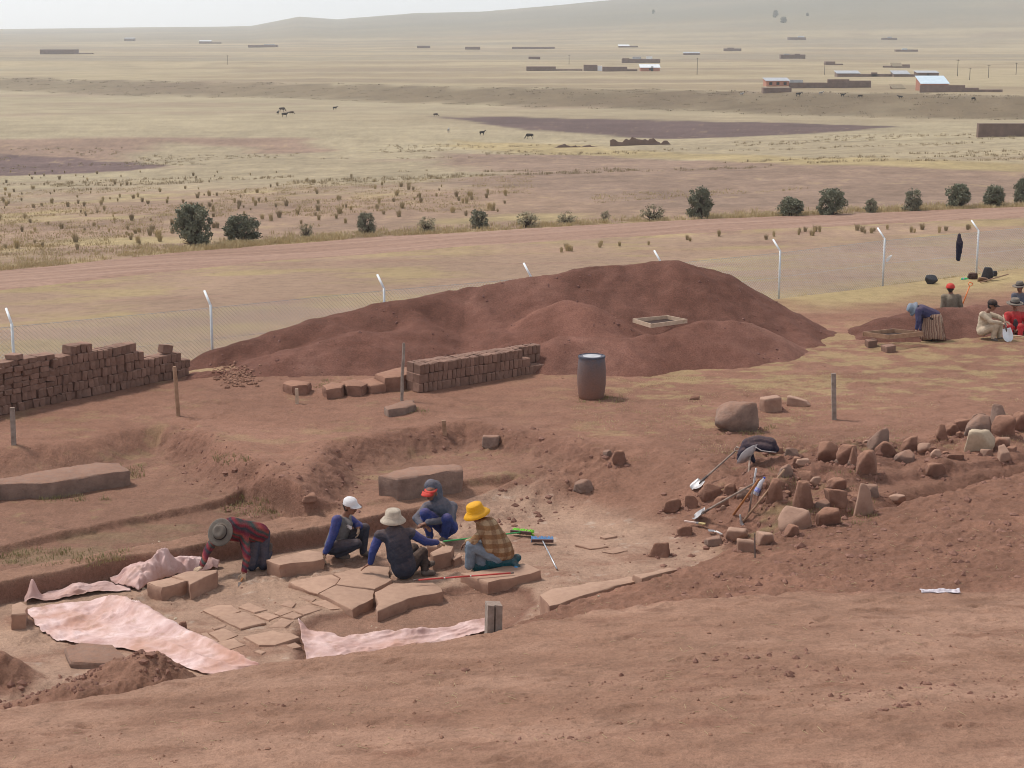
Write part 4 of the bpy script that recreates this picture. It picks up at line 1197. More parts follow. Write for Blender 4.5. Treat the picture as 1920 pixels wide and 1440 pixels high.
def bl_D(U, V, X, Y):
    return .10 * np.exp(-(U / .05) ** 2) * (1 - V) + .03 * np.exp(-((V - .15) / .12) ** 2) + .07 * np.exp(-((U - .62) / .08) ** 2) * np.exp(-((V - .1) / .2) ** 2) + .05 * sst(.7, 1, U)
cloth('pink_sheet', [(560, 1176), (590, 1186), (640, 1194), (690, 1190), (730, 1186), (770, 1190), (830, 1178), (912, 1168)],
      [(573, 1236), (610, 1232), (660, 1228), (720, 1220), (780, 1210), (850, 1200), (914, 1192)], M_CLOTH2, 'narrow pink sheet lying in the sunken trench by the split post', bl_D, -.80, seed=4, fold=.028)
# ------------------------------------------------------------------ people
def cloth_plain(name, c, var=.22, scale=11, bump=.6, rough=.9):
    c = np.array(c); return mat_mottle(name, tuple(c * (1 - var)), tuple(c * (1 + var)), scale, rough, bump, .02, spec=.15, dust=(.40, .24, .16), dust_amt=.42)
M_SKIN = mat_mottle('skin', (.20, .095, .06), (.27, .135, .09), 12, .6, .1, .002, spec=.35)
M_HAIR = mat_mottle('dark_hair', (.012, .010, .009), (.03, .024, .02), 30, .6, .3, .004, spec=.3)
M_GLOVE = cloth_plain('work_glove', (.62, .47, .34))
M_BLUE = cloth_plain('blue_fabric', (.035, .06, .22)); M_GREYV = cloth_plain('grey_fleece', (.15, .16, .17)); M_NAVY = cloth_plain('charcoal_fabric', (.036, .044, .068))
M_DENIM = cloth_plain('dark_denim', (.035, .045, .075)); M_SLATE = cloth_plain('slate_fabric', (.095, .115, .155)); M_SHOE = cloth_plain('dusty_shoe', (.13, .115, .105))
M_TAN = cloth_plain('tan_cotton', (.52, .43, .32)); M_OLIVEC = cloth_plain('olive_jacket', (.19, .165, .125)); M_REDC = cloth_plain('red_fabric', (.50, .035, .045)); M_DKGREY = cloth_plain('dark_grey_wool', (.07, .072, .08))
M_HATGREY = cloth_plain('grey_felt', (.15, .145, .13)); M_BEIGE = cloth_plain('beige_cotton', (.50, .44, .36)); M_YELLOW = cloth_plain('yellow_cotton', (.80, .40, .015), .08)
M_WHITE = cloth_plain('white_cotton', (.80, .80, .82), .05); M_CAPRED = cloth_plain('red_cap', (.62, .05, .045), .1); M_LBLUE = cloth_plain('light_denim', (.20, .26, .33)); M_TEAL = cloth_plain('teal_wool', (.015, .10, .13), .4, 30)
M_BLACKC = cloth_plain('black_fabric', (.02, .02, .024)); M_STRIPE_W = cloth_plain('white_print', (.75, .75, .78), .04); M_PURPLE = cloth_plain('navy_knit', (.05, .055, .13)); M_CYAN = cloth_plain('blue_rubber', (.03, .28, .55), .12)
M_EYE = cloth_plain('eye_dark', (.02, .016, .014), .1)
def stripes_mat(name, stops, scale, rot=(0, 0, 0), dist=1.5):
    t = NT(name); v = t.coord('Object'); mp = t.n('ShaderNodeMapping'); mp.inputs['Rotation'].default_value = rot; t.l(v, mp.inputs[0])
    w = t.n('ShaderNodeTexWave'); w.inputs['Scale'].default_value = scale; w.inputs['Distortion'].default_value = dist; w.inputs['Detail'].default_value = 2; w.wave_profile = 'SAW'; t.l(mp.outputs[0], w.inputs['Vector'])
    c = t.ramp(w.outputs['Fac'], stops)
    n = t.noise(v, 40, 4, .6)
    c = t.mix(1.0, c, t.ramp(n, [(.3, .75), (.7, 1.2)]), 'MULTIPLY')
    return t.fin(c, .95, t.bump(n, .3, .006), .1)
def check_mat(name, c1, c2, c3, s1, s2):
    t = NT(name); v = t.coord('Object'); sx = t.n('ShaderNodeSeparateXYZ'); t.l(v, sx.inputs[0])
    def band(sock, sc):
        m_ = t.n('ShaderNodeMath', operation='MULTIPLY'); t.l(sock, m_.inputs[0]); m_.inputs[1].default_value = sc
        s_ = t.n('ShaderNodeMath', operation='SINE'); t.l(m_.outputs[0], s_.inputs[0])
        r_ = t.n('ShaderNodeMapRange'); r_.inputs['From Min'].default_value = -.25; r_.inputs['From Max'].default_value = .25; t.l(s_.outputs[0], r_.inputs[0]); return r_.outputs[0]
    a = band(sx.outputs['Z'], s1)
    ad = t.n('ShaderNodeMath', operation='ADD'); t.l(sx.outputs['X'], ad.inputs[0]); t.l(sx.outputs['Y'], ad.inputs[1])
    b = band(ad.outputs[0], s2)
    c = t.mix(a, c1, c2); n = t.noise(v, 35, 4, .6)
    md = t.n('ShaderNodeMath', operation='MULTIPLY'); t.l(b, md.inputs[0]); md.inputs[1].default_value = .55
    c = t.mix(md.outputs[0], c, c3)
    c = t.mix(1.0, c, t.ramp(n, [(.3, .8), (.7, 1.15)]), 'MULTIPLY')
    return t.fin(c, .95, t.bump(n, .35, .008), .1)
M_SWEATER = stripes_mat('striped_sweater', [(.0, (.16, .02, .035)), (.22, (.03, .045, .055)), (.40, (.22, .03, .04)), (.62, (.03, .07, .065)), (.80, (.28, .06, .05)), (1.0, (.13, .02, .045))], 1.7, (.3, .9, .2), 3.0)
M_SHAWL = check_mat('checked_shawl', (.27, .15, .075), (.40, .285, .175), (.17, .09, .05), 42, 30)
M_SKIRT = stripes_mat('patterned_skirt', [(.0, (.30, .16, .11)), (.3, (.42, .32, .24)), (.6, (.16, .08, .06)), (1.0, (.36, .24, .18))], 6.0, (0, .2, .6), 4.0)
M_PLAID = check_mat('plaid_knit', (.045, .05, .14), (.08, .05, .13), (.20, .05, .08), 50, 50)

def capsule(V, Fc, a, b, ra, rb, n=10):
    a = np.asarray(a, float); b = np.asarray(b, float)
    d = b - a; L = np.linalg.norm(d)
    d = d / L if L > 1e-6 else np.array([0, 0, 1.0])
    u = np.cross(d, [0, 0, 1.0] if abs(d[2]) < .9 else [1.0, 0, 0]); u /= np.linalg.norm(u); w = np.cross(d, u)
    prof = []
    for k in range(4):
        an = -math.pi / 2 + (k + .35) / 4.2 * math.pi / 2
        prof.append((a + d * ra * math.sin(an), ra * math.cos(an)))
    prof += [(a, ra), (b, rb)]
    for k in range(4):
        an = (k + .85) / 4.2 * math.pi / 2
        prof.append((b + d * rb * math.sin(an), rb * math.cos(an)))
    base = len(V)
    for c, r in prof:
        for k in range(n):
            t = 2 * math.pi * k / n
            V.append(c + (u * math.cos(t) + w * math.sin(t)) * r)
    m = len(prof)
    for i in range(m - 1):
        for k in range(n):
            k2 = (k + 1) % n
            Fc.append((base + i * n + k, base + i * n + k2, base + (i + 1) * n + k2, base + (i + 1) * n + k))
    Fc.append(tuple(base + k for k in reversed(range(n)))); Fc.append(tuple(base + (m - 1) * n + k for k in range(n)))
def blob(caps, voxel=.011, smooth=5, wr=.006, seed=0, flat=None):
    """union of capsules (a, b, ra, rb, mat) as one continuous surface -> verts, faces, material index"""
    V, Fc = [], []
    for a, b, ra, rb, mi in caps: capsule(V, Fc, a, b, ra, rb)
    me = bpy.data.meshes.new('tmp'); me.from_pydata([tuple(v) for v in V], [], Fc)
    o = bpy.data.objects.new('tmp', me); COL.objects.link(o)
    r = o.modifiers.new('r', 'REMESH'); r.mode = 'VOXEL'; r.voxel_size = voxel; r.adaptivity = 0
    s = o.modifiers.new('s', 'SMOOTH'); s.factor = .5; s.iterations = smooth
    dg = bpy.context.evaluated_depsgraph_get(); ev = o.evaluated_get(dg); m2 = ev.to_mesh()
    n = len(m2.vertices); co = np.empty(n * 3); m2.vertices.foreach_get('co', co); co = co.reshape(-1, 3)
    nr = np.empty(n * 3); m2.vertices.foreach_get('normal', nr); nr = nr.reshape(-1, 3)
    faces = [tuple(p.vertices) for p in m2.polygons]
    ev.to_mesh_clear(); bpy.data.objects.remove(o); bpy.data.meshes.remove(me)
    ds = []
    for a, b, ra, rb, mi in caps:
        a = np.asarray(a, float); b = np.asarray(b, float); e = b - a
        t = np.clip(((co - a) @ e) / (e @ e + 1e-9), 0, 1)
        ds.append(np.linalg.norm(co - a - t[:, None] * e, axis=1) - (ra + t * (rb - ra)))
    near = np.argmin(np.array(ds), 0)
    mi = np.array([c[4] for c in caps])[near]
    if wr:
        w = .6 * fbm(co[:, 0] * 13 + co[:, 2] * 9, co[:, 1] * 13 - co[:, 2] * 11, seed + 5, 3) + .2 * (1 - 2.4 * np.abs(fbm(co[:, 0] * 9 - co[:, 2] * 15, co[:, 1] * 9 + co[:, 2] * 6, seed + 9, 2)))
        co = co + nr * (w * wr)[:, None]
    fa = np.array([f[0] for f in faces])
    return co, faces, mi[fa]
def hand(m, wrist, tip, nrm, s=1.0, curl=.5, thumb=1):
    """palm, four unequal bent fingers and a thumb, added to a collector"""
    w = Vector(wrist); d = (Vector(tip) - w).normalized(); n = Vector(nrm); n = (n - d * n.dot(d)).normalized(); sd = d.cross(n)
    p1 = w + d * .085 * s
    vs = []
    for c, hw, ht in ((w - d * .02, .026, .02), (w + d * .03 * s, .036, .017), (p1, .041, .014)):
        for k in range(8):
            a = 2 * math.pi * k / 8
            vs.append(c + sd * math.cos(a) * hw * s + n * math.sin(a) * ht * s)
    fs = [(i * 8 + k, i * 8 + (k + 1) % 8, (i + 1) * 8 + (k + 1) % 8, (i + 1) * 8 + k) for i in range(2) for k in range(8)]
    fs += [tuple(reversed(range(8))), tuple(range(16, 24))]
    m.add(vs, fs)
    for q, (off, ln) in enumerate(((-.031, .068), (-.011, .080), (.010, .075), (.030, .058))):
        b = p1 + sd * off * s - d * .008
        d1 = (d * math.cos(curl * .5) - n * math.sin(curl * .5)).normalized(); d2 = (d * math.cos(curl * 1.3) - n * math.sin(curl * 1.3)).normalized()
        k1 = b + d1 * ln * .5 * s; k2 = k1 + d2 * ln * .55 * s
        m.tube([b, k1, k2], [.0105 * s, .0098 * s, .007 * s], 6)
    b = w + d * .03 * s + sd * .03 * s * thumb
    k1 = b + (d * .6 + sd * .8 * thumb - n * .2).normalized() * .035 * s; k2 = k1 + (d * .9 + sd * .25 * thumb - n * .4).normalized() * .032 * s
    m.tube([b, k1, k2], [.013 * s, .011 * s, .008 * s], 6)
def basis(up, fwd):
    u = Vector(up).normalized(); f = Vector(fwd); f = (f - u * f.dot(u)).normalized(); s = f.cross(u)
    return Matrix((s, f, u)).transposed()     # local x = side, y = forward, z = up
def head_caps(c, up, fwd, sc=1.0, skin=0, hair=1):
    B = basis(up, fwd); c = Vector(c)
    P = lambda x, y, z: np.array(c + B @ (Vector((x, y, z)) * sc))
    return [(P(0, -.02, .03), P(0, .015, .035), .088 * sc, .085 * sc, skin), (P(0, .03, -.03), P(0, .045, -.075), .07 * sc, .048 * sc, skin), (P(0, -.035, .04), P(0, -.03, -.02), .088 * sc, .075 * sc, hair),
            (P(0, .095, .015), P(0, .118, -.022), .010 * sc, .017 * sc, skin), (P(-.09, -.005, .0), P(-.09, -.005, -.03), .015 * sc, .012 * sc, skin), (P(.09, -.005, .0), P(.09, -.005, -.03), .015 * sc, .012 * sc, skin),
            (P(-.035, .088, -.062), P(.035, .088, -.062), .010 * sc, .010 * sc, skin), (P(-.05, .085, .032), P(.05, .085, .032), .012 * sc, .012 * sc, skin)]
def face_bits(m, c, up, fwd, sc=1.0):
    B = basis(up, fwd); c = Vector(c)
    for s in (-1, 1):
        m.lathe([(.001, -.009), (.008, -.005), (.011, 0), (.008, .005), (.001, .009)], 8, tuple(c + B @ (Vector((s * .034, .096, .008)) * sc)))
    m.tube([c + B @ (Vector((-.025, .102, -.055)) * sc), c + B @ (Vector((0, .108, -.056)) * sc), c + B @ (Vector((.025, .102, -.055)) * sc)], .0035 * sc, 5)
def person(D0, label, caps_px, mats, head, hands=(), scale=1.0, voxel=.011, wr=.011, seed=0, gloves=None, group=None, extra=None):
    """caps_px: ((px,py,dy),(px,py,dy),ra,rb,mat) with joints placed along their lines of sight at D0+dy"""
    J = lambda q: atD(q[0], q[1], D0 + q[2])
    caps = [(J(a), J(b), ra * scale, rb * scale, mi) for a, b, ra, rb, mi in caps_px]
    hc = J(head['at']); caps += head_caps(hc, head['up'], head['fwd'], head.get('sc', 1.0) * scale)
    co, faces, mi = blob(caps, voxel, 5, wr, seed)
    base = Vector((float(np.mean([J(c[0])[0] for c in caps_px])), D0, 0)); base.z = float(co[:, 2].min())
    root = empty('person', base, label, 'person', group)
    m = MB(); nf = len(faces)
    m.v = [tuple(p) for p in co]; m.f = list(faces); m.m = list(mi)
    m.cur = 2; face_bits(m, hc, head['up'], head['fwd'], head.get('sc', 1.0) * scale)
    gms = []
    for h in hands:
        tgt = m
        if h.get('glove'): tgt = MB(); gms.append(tgt)
        m.cur = 0
        hand(tgt, J(h['w']), J(h['t']), h.get('n', (0, 0, 1)), h.get('s', 1.05) * scale, h.get('curl', .5), h.get('thumb', 1))
    loc = tuple(base)
    vv = [(p[0] - loc[0], p[1] - loc[1], p[2] - loc[2]) for p in m.v]
    body = mesh_obj('body', vv, m.f, None, root, True, None, [M_SKIN, M_HAIR, M_EYE] + mats, m.m)
    for gm in gms:
        gv = [(p[0] - loc[0], p[1] - loc[1], p[2] - loc[2]) for p in gm.v]
        mesh_obj('glove', gv, gm.f, M_GLOVE, root, True)
    return root, J
def wear(root, name, caps, mat, voxel=.013, wr=.008, seed=3, smooth=5):
    co, fc, mi = blob(caps, voxel, smooth, wr, seed)
    l = root.location
    return mesh_obj(name, co - np.array(l)[None, :], fc, mat, root, True)
def hat(root, kind, c, up, fwd, mat, sc=1.0, band=None, lift=.055):
    B = basis(up, fwd); p = Vector(c) + Vector(up).normalized() * lift * sc - root.location
    m = MB(); S_ = sc
    if kind == 'bucket':
        prof = [(.175, -.045), (.178, -.038), (.15, -.005), (.118, .02), (.112, .04), (.102, .105), (.092, .118), (.04, .126), (.004, .127)]
    elif kind == 'brim':
        prof = [(.20, -.012), (.205, .0), (.19, .006), (.15, .0), (.115, .012), (.108, .03), (.103, .07), (.095, .105), (.075, .12), (.04, .108), (.004, .104)]
    elif kind in ('cap', 'visor'):
        prof = [(.106, -.012), (.109, .0), (.107, .03), (.096, .07), (.07, .098), (.035, .112), (.004, .116)]
    if kind == 'visor': prof = [(.096, -.004), (.098, .0), (.096, .012), (.08, .02)]
    m.lathe([(r * S_, z * S_) for r, z in prof], 28, tuple(p), B, 1.0, 1.12 if kind != 'bucket' else 1.06)
    o = m.obj('cap' if kind in ('cap', 'visor') else 'hat', mat, root, True)
    if kind in ('cap', 'visor'):
        v = MB(); vs = []; nn = 12
        for rr in (0, 1):
            for k in range(nn + 1):
                a = math.pi * (k / nn)
                x = math.cos(a) * (.105 if rr == 0 else .095); y = .07 + math.sin(a) * (.035 if rr == 0 else .135); z = .0 - (.0 if rr == 0 else .02 + .012 * math.cos(2 * a))
                q = p + B @ (Vector((x, y, z)) * S_); vs.append(q)
        vs2 = [q + B @ Vector((0, 0, .008)) for q in vs]
        w = nn + 1
        fs = [(k, k + 1, w + k + 1, w + k) for k in range(nn)]; N_ = len(vs)
        fs2 = [(N_ + w + k, N_ + w + k + 1, N_ + k + 1, N_ + k) for k in range(nn)]
        rim = [(w + k, w + k + 1, N_ + w + k + 1, N_ + w + k) for k in range(nn)]
        v.add(vs + vs2, fs + fs2 + rim)
        v.obj('visor', band or mat, o, True)
    elif band is not None:
        v = MB(); v.lathe([(.1165 * S_, .012 * S_), (.1175 * S_, .02 * S_), (.1135 * S_, .045 * S_), (.111 * S_, .046 * S_)], 28, tuple(p), B, 1.0, 1.12 if kind != 'bucket' else 1.06)
        v.obj('hat_band', band, o, True)
    return o
def torso(hip, chest, shl, shr, m, wh=.15, wc=.16, ws=.075):
    """pelvis to chest plus the shoulder line"""
    mid = tuple((a + b) / 2 for a, b in zip(hip, chest))
    return [(hip, mid, wh, (wh + wc) / 2 * .97, m), (mid, chest, (wh + wc) / 2 * .97, wc, m), (chest, shl, wc * .75, ws, m), (chest, shr, wc * .75, ws, m)]
def shoe(heel, toe, m): return [(heel, toe, .045, .04, m)]
SK = 0
# --- kneeling worker on hands and knees, striped sweater
A = 3; Bm = 4; Cm = 5
mats = [M_SWEATER, M_DENIM, M_SHOE]
hl, hr = (478, 1003, .42), (494, 1000, .52)
caps = torso((484, 1000, .42), (436, 992, .10), (408, 1003, .0), (456, 1002, .08), A, .17, .185, .09) + [
    ((408, 1003, 0), (388, 1034, -.30), .075, .062, A), ((388, 1034, -.30), (379, 1059, -.62), .058, .045, A), ((379, 1059, -.62), (377, 1064, -.66), .034, .032, 0),
    ((456, 1002, .08), (463, 1043, -.22), .078, .064, A), ((463, 1043, -.22), (458, 1070, -.42), .06, .048, A), ((458, 1070, -.42), (457, 1075, -.45), .034, .032, 0),
    (hl, (472, 1062, .02), .105, .075, Bm), ((472, 1062, .02), (497, 1042, .38), .07, .05, Bm), (hr, (494, 1060, .14), .105, .075, Bm), ((494, 1060, .14), (505, 1036, .50), .07, .05, Bm),
    ((497, 1042, .38), (503, 1040, .46), .05, .045, Cm), ((503, 1040, .46), (498, 1030, .50), .045, .035, Cm), ((505, 1036, .50), (507, 1022, .55), .045, .035, Cm), ((436, 992, .10), (420, 996, -.08), .07, .06, 0)]
up = (-.12, -.86, .42); fw = (-.2, -.35, -.9)
root, J = person(27.0, 'kneeling worker in striped sweater and felt hat leaning on both hands', caps, mats, dict(at=(415, 999, -.12), up=up, fwd=fw),
    [dict(w=(377, 1063, -.65), t=(366, 1070, -.78), glove=1, curl=.2, thumb=1), dict(w=(457, 1074, -.45), t=(455, 1086, -.50), glove=1, curl=1.0, n=(0, -1, .2))], seed=1, scale=1.1)
hat(root, 'brim', J((415, 999, -.12)), up, fw, M_HATGREY, 1.02, M_BLACKC)
# --- squatting worker in white cap
mats = [M_GREYV, M_BLUE, M_NAVY, M_SHOE, M_STRIPE_W]
caps = torso((627, 1022, 0), (641, 984, .02), (632, 975, -.17), (652, 972, .19), 3, .155, .155, .08) + [
    ((632, 975, -.17), (623, 1008, -.24), .082, .066, 4), ((623, 1008, -.24), (611, 1034, -.26), .062, .048, 4), ((611, 1034, -.26), (609, 1039, -.27), .034, .032, 0),
    ((652, 972, .19), (677, 988, .22), .076, .062, 4), ((677, 988, .22), (671, 985, -.02), .058, .046, 4), ((671, 985, -.02), (672, 990, -.05), .034, .032, 0),
    ((622, 1027, -.12), (668, 1020, -.20), .11, .085, 5), ((668, 1020, -.20), (634, 1040, -.10), .082, .06, 5), ((632, 1024, .12), (684, 990, .16), .11, .08, 5), ((684, 990, .16), (681, 1034, .12), .075, .055, 5),
    ((634, 1042, -.10), (652, 1044, -.14), .048, .04, 6), ((681, 1037, .12), (694, 1040, .08), .048, .04, 6), ((645, 972, .02), (652, 960, .0), .058, .054, 0), ((647, 976, -.05), (656, 982, -.08), .05, .05, 3), ((654, 983, -.10), (657, 990, -.115), .03, .028, 7)]
up = (.12, -.12, .97); fw = (.88, -.45, -.15)
root, J = person(27.6, 'squatting worker in white cap with grey and blue jacket', caps, mats, dict(at=(656, 949, -.02), up=up, fwd=fw),
    [dict(w=(609, 1038, -.27), t=(607, 1052, -.28), glove=1, curl=.7, n=(-1, 0, 0)), dict(w=(672, 990, -.05), t=(672, 1004, -.07), glove=1, curl=.7, n=(1, 0, 0))], seed=2, scale=1.12)
hat(root, 'cap', J((656, 949, -.02)), up, fw, M_WHITE, 1.06, lift=.04)
# --- seated worker seen from behind in beige bucket hat
mats = [M_NAVY, M_BLUE, M_BLACKC, M_SHOE]
caps = torso((757, 1062, 0), (742, 1006, .03), (712, 1004, .0), (771, 1000, .06), 3, .19, .185, .085) + [((750, 1040, .0), (746, 1015, .0), .20, .19, 3),
    ((712, 1004, 0), (699, 1034, -.02), .08, .064, 4), ((699, 1034, -.02), (695, 1054, .04), .06, .047, 4), ((695, 1054, .04), (693, 1057, .05), .034, .03, 0),
    ((771, 1000, .06), (798, 1016, .14), .08, .064, 4), ((798, 1016, .14), (818, 1017, .34), .06, .046, 4), ((818, 1017, .34), (821, 1017, .37), .034, .03, 0),
    ((770, 1060, .08), (792, 1036, .34), .12, .085, 5), ((792, 1036, .34), (797, 1070, .14), .078, .058, 5), ((750, 1060, .15), (775, 1028, .50), .12, .085, 5), ((775, 1028, .50), (802, 1058, .40), .078, .055, 5),
    ((796, 1074, .12), (811, 1074, .16), .055, .048, 6), ((802, 1060, .40), (811, 1056, .44), .05, .044, 6), ((740, 992, .04), (738, 984, .04), .066, .06, 0)]
up = (.02, -.08, .99); fw = (.35, .92, -.1)
root, J = person(26.6, 'worker in beige bucket hat sitting with back turned on the slabs', caps, mats, dict(at=(737, 975, .06), up=up, fwd=fw),
    [dict(w=(693, 1057, .05), t=(685, 1062, .06), curl=.2), dict(w=(821, 1017, .37), t=(831, 1017, .45), curl=.9, glove=1)], seed=3, scale=1.1)
hat(root, 'bucket', J((737, 975, .06)), up, fw, M_BEIGE, 1.18, M_BEIGE, lift=.03)
# --- hooded worker squatting with red visor
mats = [M_SLATE, M_BLUE, M_SHOE, M_NAVY]
caps = torso((838, 985, .12), (826, 950, .0), (802, 950, -.05), (848, 950, .08), 3, .16, .165, .085) + [((835, 968, .08), (828, 952, .02), .175, .17, 3),
    ((802, 950, -.05), (781, 972, -.22), .08, .066, 3), ((781, 972, -.22), (790, 984, -.38), .06, .05, 3), ((790, 984, -.38), (793, 985, -.40), .034, .03, 0),
    ((848, 950, .08), (845, 974, -.20), .082, .066, 3), ((845, 974, -.20), (803, 979, -.42), .062, .05, 3), ((803, 979, -.42), (799, 981, -.43), .034, .03, 0),
    ((832, 990, .05), (797, 962, -.30), .115, .085, 4), ((797, 962, -.30), (806, 1004, -.18), .08, .06, 4), ((845, 990, .05), (838, 972, -.32), .115, .085, 4), ((838, 972, -.32), (834, 1006, -.18), .08, .06, 4), ((843, 988, .10), (836, 995, .05), .13, .12, 4),
    ((806, 1008, -.18), (798, 1012, -.30), .05, .042, 5), ((834, 1009, -.18), (826, 1014, -.30), .05, .042, 5),
    ((822, 938, .0), (815, 928, -.02), .10, .115, 3), ((816, 926, .03), (814, 916, .0), .125, .128, 3), ((814, 914, .0), (809, 911, -.05), .122, .112, 3)]
up = (-.05, -.25, .95); fw = (-.5, -.85, -.25)
root, J = person(28.6, 'squatting worker in slate hooded jacket with red visor and blue trousers', caps, mats, dict(at=(809, 923, -.10), up=up, fwd=fw, sc=.98),
    [dict(w=(793, 985, -.40), t=(803, 990, -.45), curl=.6), dict(w=(799, 981, -.43), t=(788, 984, -.48), curl=.6)], seed=4, scale=1.12)
hat(root, 'visor', J((808, 921, -.13)), up, (-.55, -.83, -.2), M_CAPRED, 1.12, lift=.02)
# --- woman with yellow hat and checked shawl
mats = [M_LBLUE, M_TEAL, M_CYAN, M_SHAWL]
caps = torso((938, 1040, .02), (914, 1000, .0), (906, 996, -.15), (912, 992, .16), 6, .15, .14, .075) + [
    ((932, 1044, -.10), (884, 1022, -.16), .115, .09, 3), ((884, 1022, -.16), (880, 1060, -.10), .09, .075, 3), ((938, 1042, .12), (890, 1018, .14), .115, .09, 3), ((890, 1018, .14), (885, 1056, .14), .09, .07, 3), ((884, 1030, .0), (905, 1050, .0), .11, .12, 3),
    ((925, 1052, -.08), (962, 1053, -.02), .12, .085, 4), ((895, 1060, .0), (940, 1056, .0), .10, .12, 4), ((958, 1050, .0), (970, 1046, .0), .075, .06, 4),
    ((966, 1058, -.10), (972, 1066, -.14), .05, .05, 4), ((968, 1066, -.16), (974, 1080, -.22), .048, .046, 5), ((906, 982, .0), (900, 974, .0), .06, .055, 0),
    ((906, 996, -.15), (888, 1014, -.20), .07, .058, 6), ((888, 1014, -.20), (876, 1016, -.08), .055, .045, 6)]
up = (-.32, -.05, .94); fw = (-.95, .1, -.45)
root, J = person(26.9, 'kneeling woman in yellow brimmed hat and checked shawl', caps, mats, dict(at=(896, 966, .0), up=up, fwd=fw, sc=.97),
    [dict(w=(876, 1016, -.08), t=(868, 1022, -.06), curl=.6)], seed=5, scale=1.08)
hat(root, 'bucket', J((894, 964, .0)), (-.30, -.12, .94), fw, M_YELLOW, 1.22, M_YELLOW, lift=.035)
wear(root, 'shawl', [(J((903, 982, 0)), J((914, 990, .0)), .10, .17, 0), (J((914, 990, -.05)), J((938, 1028, -.04)), .19, .215, 0), (J((914, 990, .08)), J((936, 1026, .08)), .18, .20, 0), (J((932, 1024, 0)), J((948, 1036, -.02)), .20, .15, 0), (J((904, 988, -.12)), J((918, 1026, -.16)), .085, .11, 0), (J((922, 1036, -.1)), J((940, 1038, -.1)), .12, .13, 0)], M_SHAWL, wr=.012, seed=8)
# --- woman bending over at the sieve
mats = [M_PURPLE, M_PLAID, M_BLACKC, M_SKIRT]
caps = torso((1752, 592, .05), (1728, 582, -.02), (1722, 582, -.18), (1724, 580, .16), 3, .16, .16, .08) + [
    ((1722, 584, -.18), (1722, 602, -.24), .085, .07, 3), ((1722, 602, -.24), (1719, 615, -.24), .06, .05, 3), ((1719, 615, -.24), (1718, 618, -.24), .035, .034, 0),
    ((1724, 582, .16), (1728, 606, .12), .08, .065, 3), ((1728, 606, .12), (1726, 617, .05), .06, .045, 3),
    ((1747, 598, -.08), (1745, 634, -.08), .10, .06, 5), ((1755, 598, .10), (1754, 634, .10), .10, .06, 5), ((1745, 637, -.08), (1738, 639, -.12), .05, .04, 5), ((1754, 636, .1), (1748, 638, .06), .05, .04, 5), ((1724, 580, .0), (1716, 578, .0), .07, .06, 0)]
up = (-.85, -.1, .30); fw = (-.35, -.1, -.93)
root, J = person(44.3, 'woman in navy knit and pleated patterned skirt bending over a sieve', caps, mats, dict(at=(1713, 580, .0), up=up, fwd=fw), [dict(w=(1718, 618, -.24), t=(1716, 626, -.24), curl=.8, glove=1)], scale=1.05, voxel=.015, seed=6)
hat(root, 'bucket', J((1713, 579, .0)), up, fw, M_LBLUE, 1.05, M_LBLUE, lift=.03)
m = MB(); vs = []; nn = 64; rws = 9
wc_, hc_ = J((1750, 588, .02)), J((1749, 634, .0))
for i in range(rws):
    t = i / (rws - 1); c = lerp(wc_, hc_, t)
    for k in range(nn):
        a = 2 * math.pi * k / nn
        r = lerp(.20, .33, t ** .7) * (1 + .06 * t * math.sin(a * 15 + .6 * math.sin(a * 3)))
        vs.append((c[0] + r * math.cos(a) * 1.0, c[1] + r * math.sin(a) * .85, c[2] + .02 * t * math.sin(a * 3)))
m.add(vs, [(i * nn + k, (i + 1) * nn + k, (i + 1) * nn + (k + 1) % nn, i * nn + (k + 1) % nn) for i in range(rws - 1) for k in range(nn)] + [tuple(range(nn))])
l = root.location; m.v = [(p[0] - l.x, p[1] - l.y, p[2] - l.z) for p in m.v]
sk = m.obj('skirt', M_SKIRT, root, True); so = sk.modifiers.new('thickness', 'SOLIDIFY'); so.thickness = .012
# --- man with red cap seen from behind
mats = [M_OLIVEC, M_DKGREY]
caps = torso((1783, 586, 0), (1783, 562, 0), (1770, 557, .0), (1797, 557, .0), 3, .17, .175, .085) + [((1770, 558, 0), (1767, 580, -.02), .08, .065, 3), ((1797, 558, 0), (1802, 576, -.03), .08, .065, 3), ((1802, 576, -.03), (1796, 588, .15), .06, .045, 3), ((1767, 580, -.02), (1772, 590, .15), .06, .045, 3),
    ((1776, 588, .1), (1774, 580, .45), .11, .08, 4), ((1790, 588, .1), (1792, 580, .45), .11, .08, 4), ((1774, 580, .45), (1774, 600, .6), .07, .05, 4), ((1792, 580, .45), (1792, 600, .6), .07, .05, 4), ((1783, 552, 0), (1782, 546, 0), .06, .055, 0)]
up = (0, .05, 1); fw = (.25, .95, -.1)
root, J = person(47.4, 'seated worker in red cap and olive jacket with back turned', caps, mats, dict(at=(1782, 541, .0), up=up, fwd=fw), [], scale=1.05, voxel=.016, seed=7)
hat(root, 'cap', J((1782, 541, .0)), up, fw, M_CAPRED, 1.1, lift=.025)
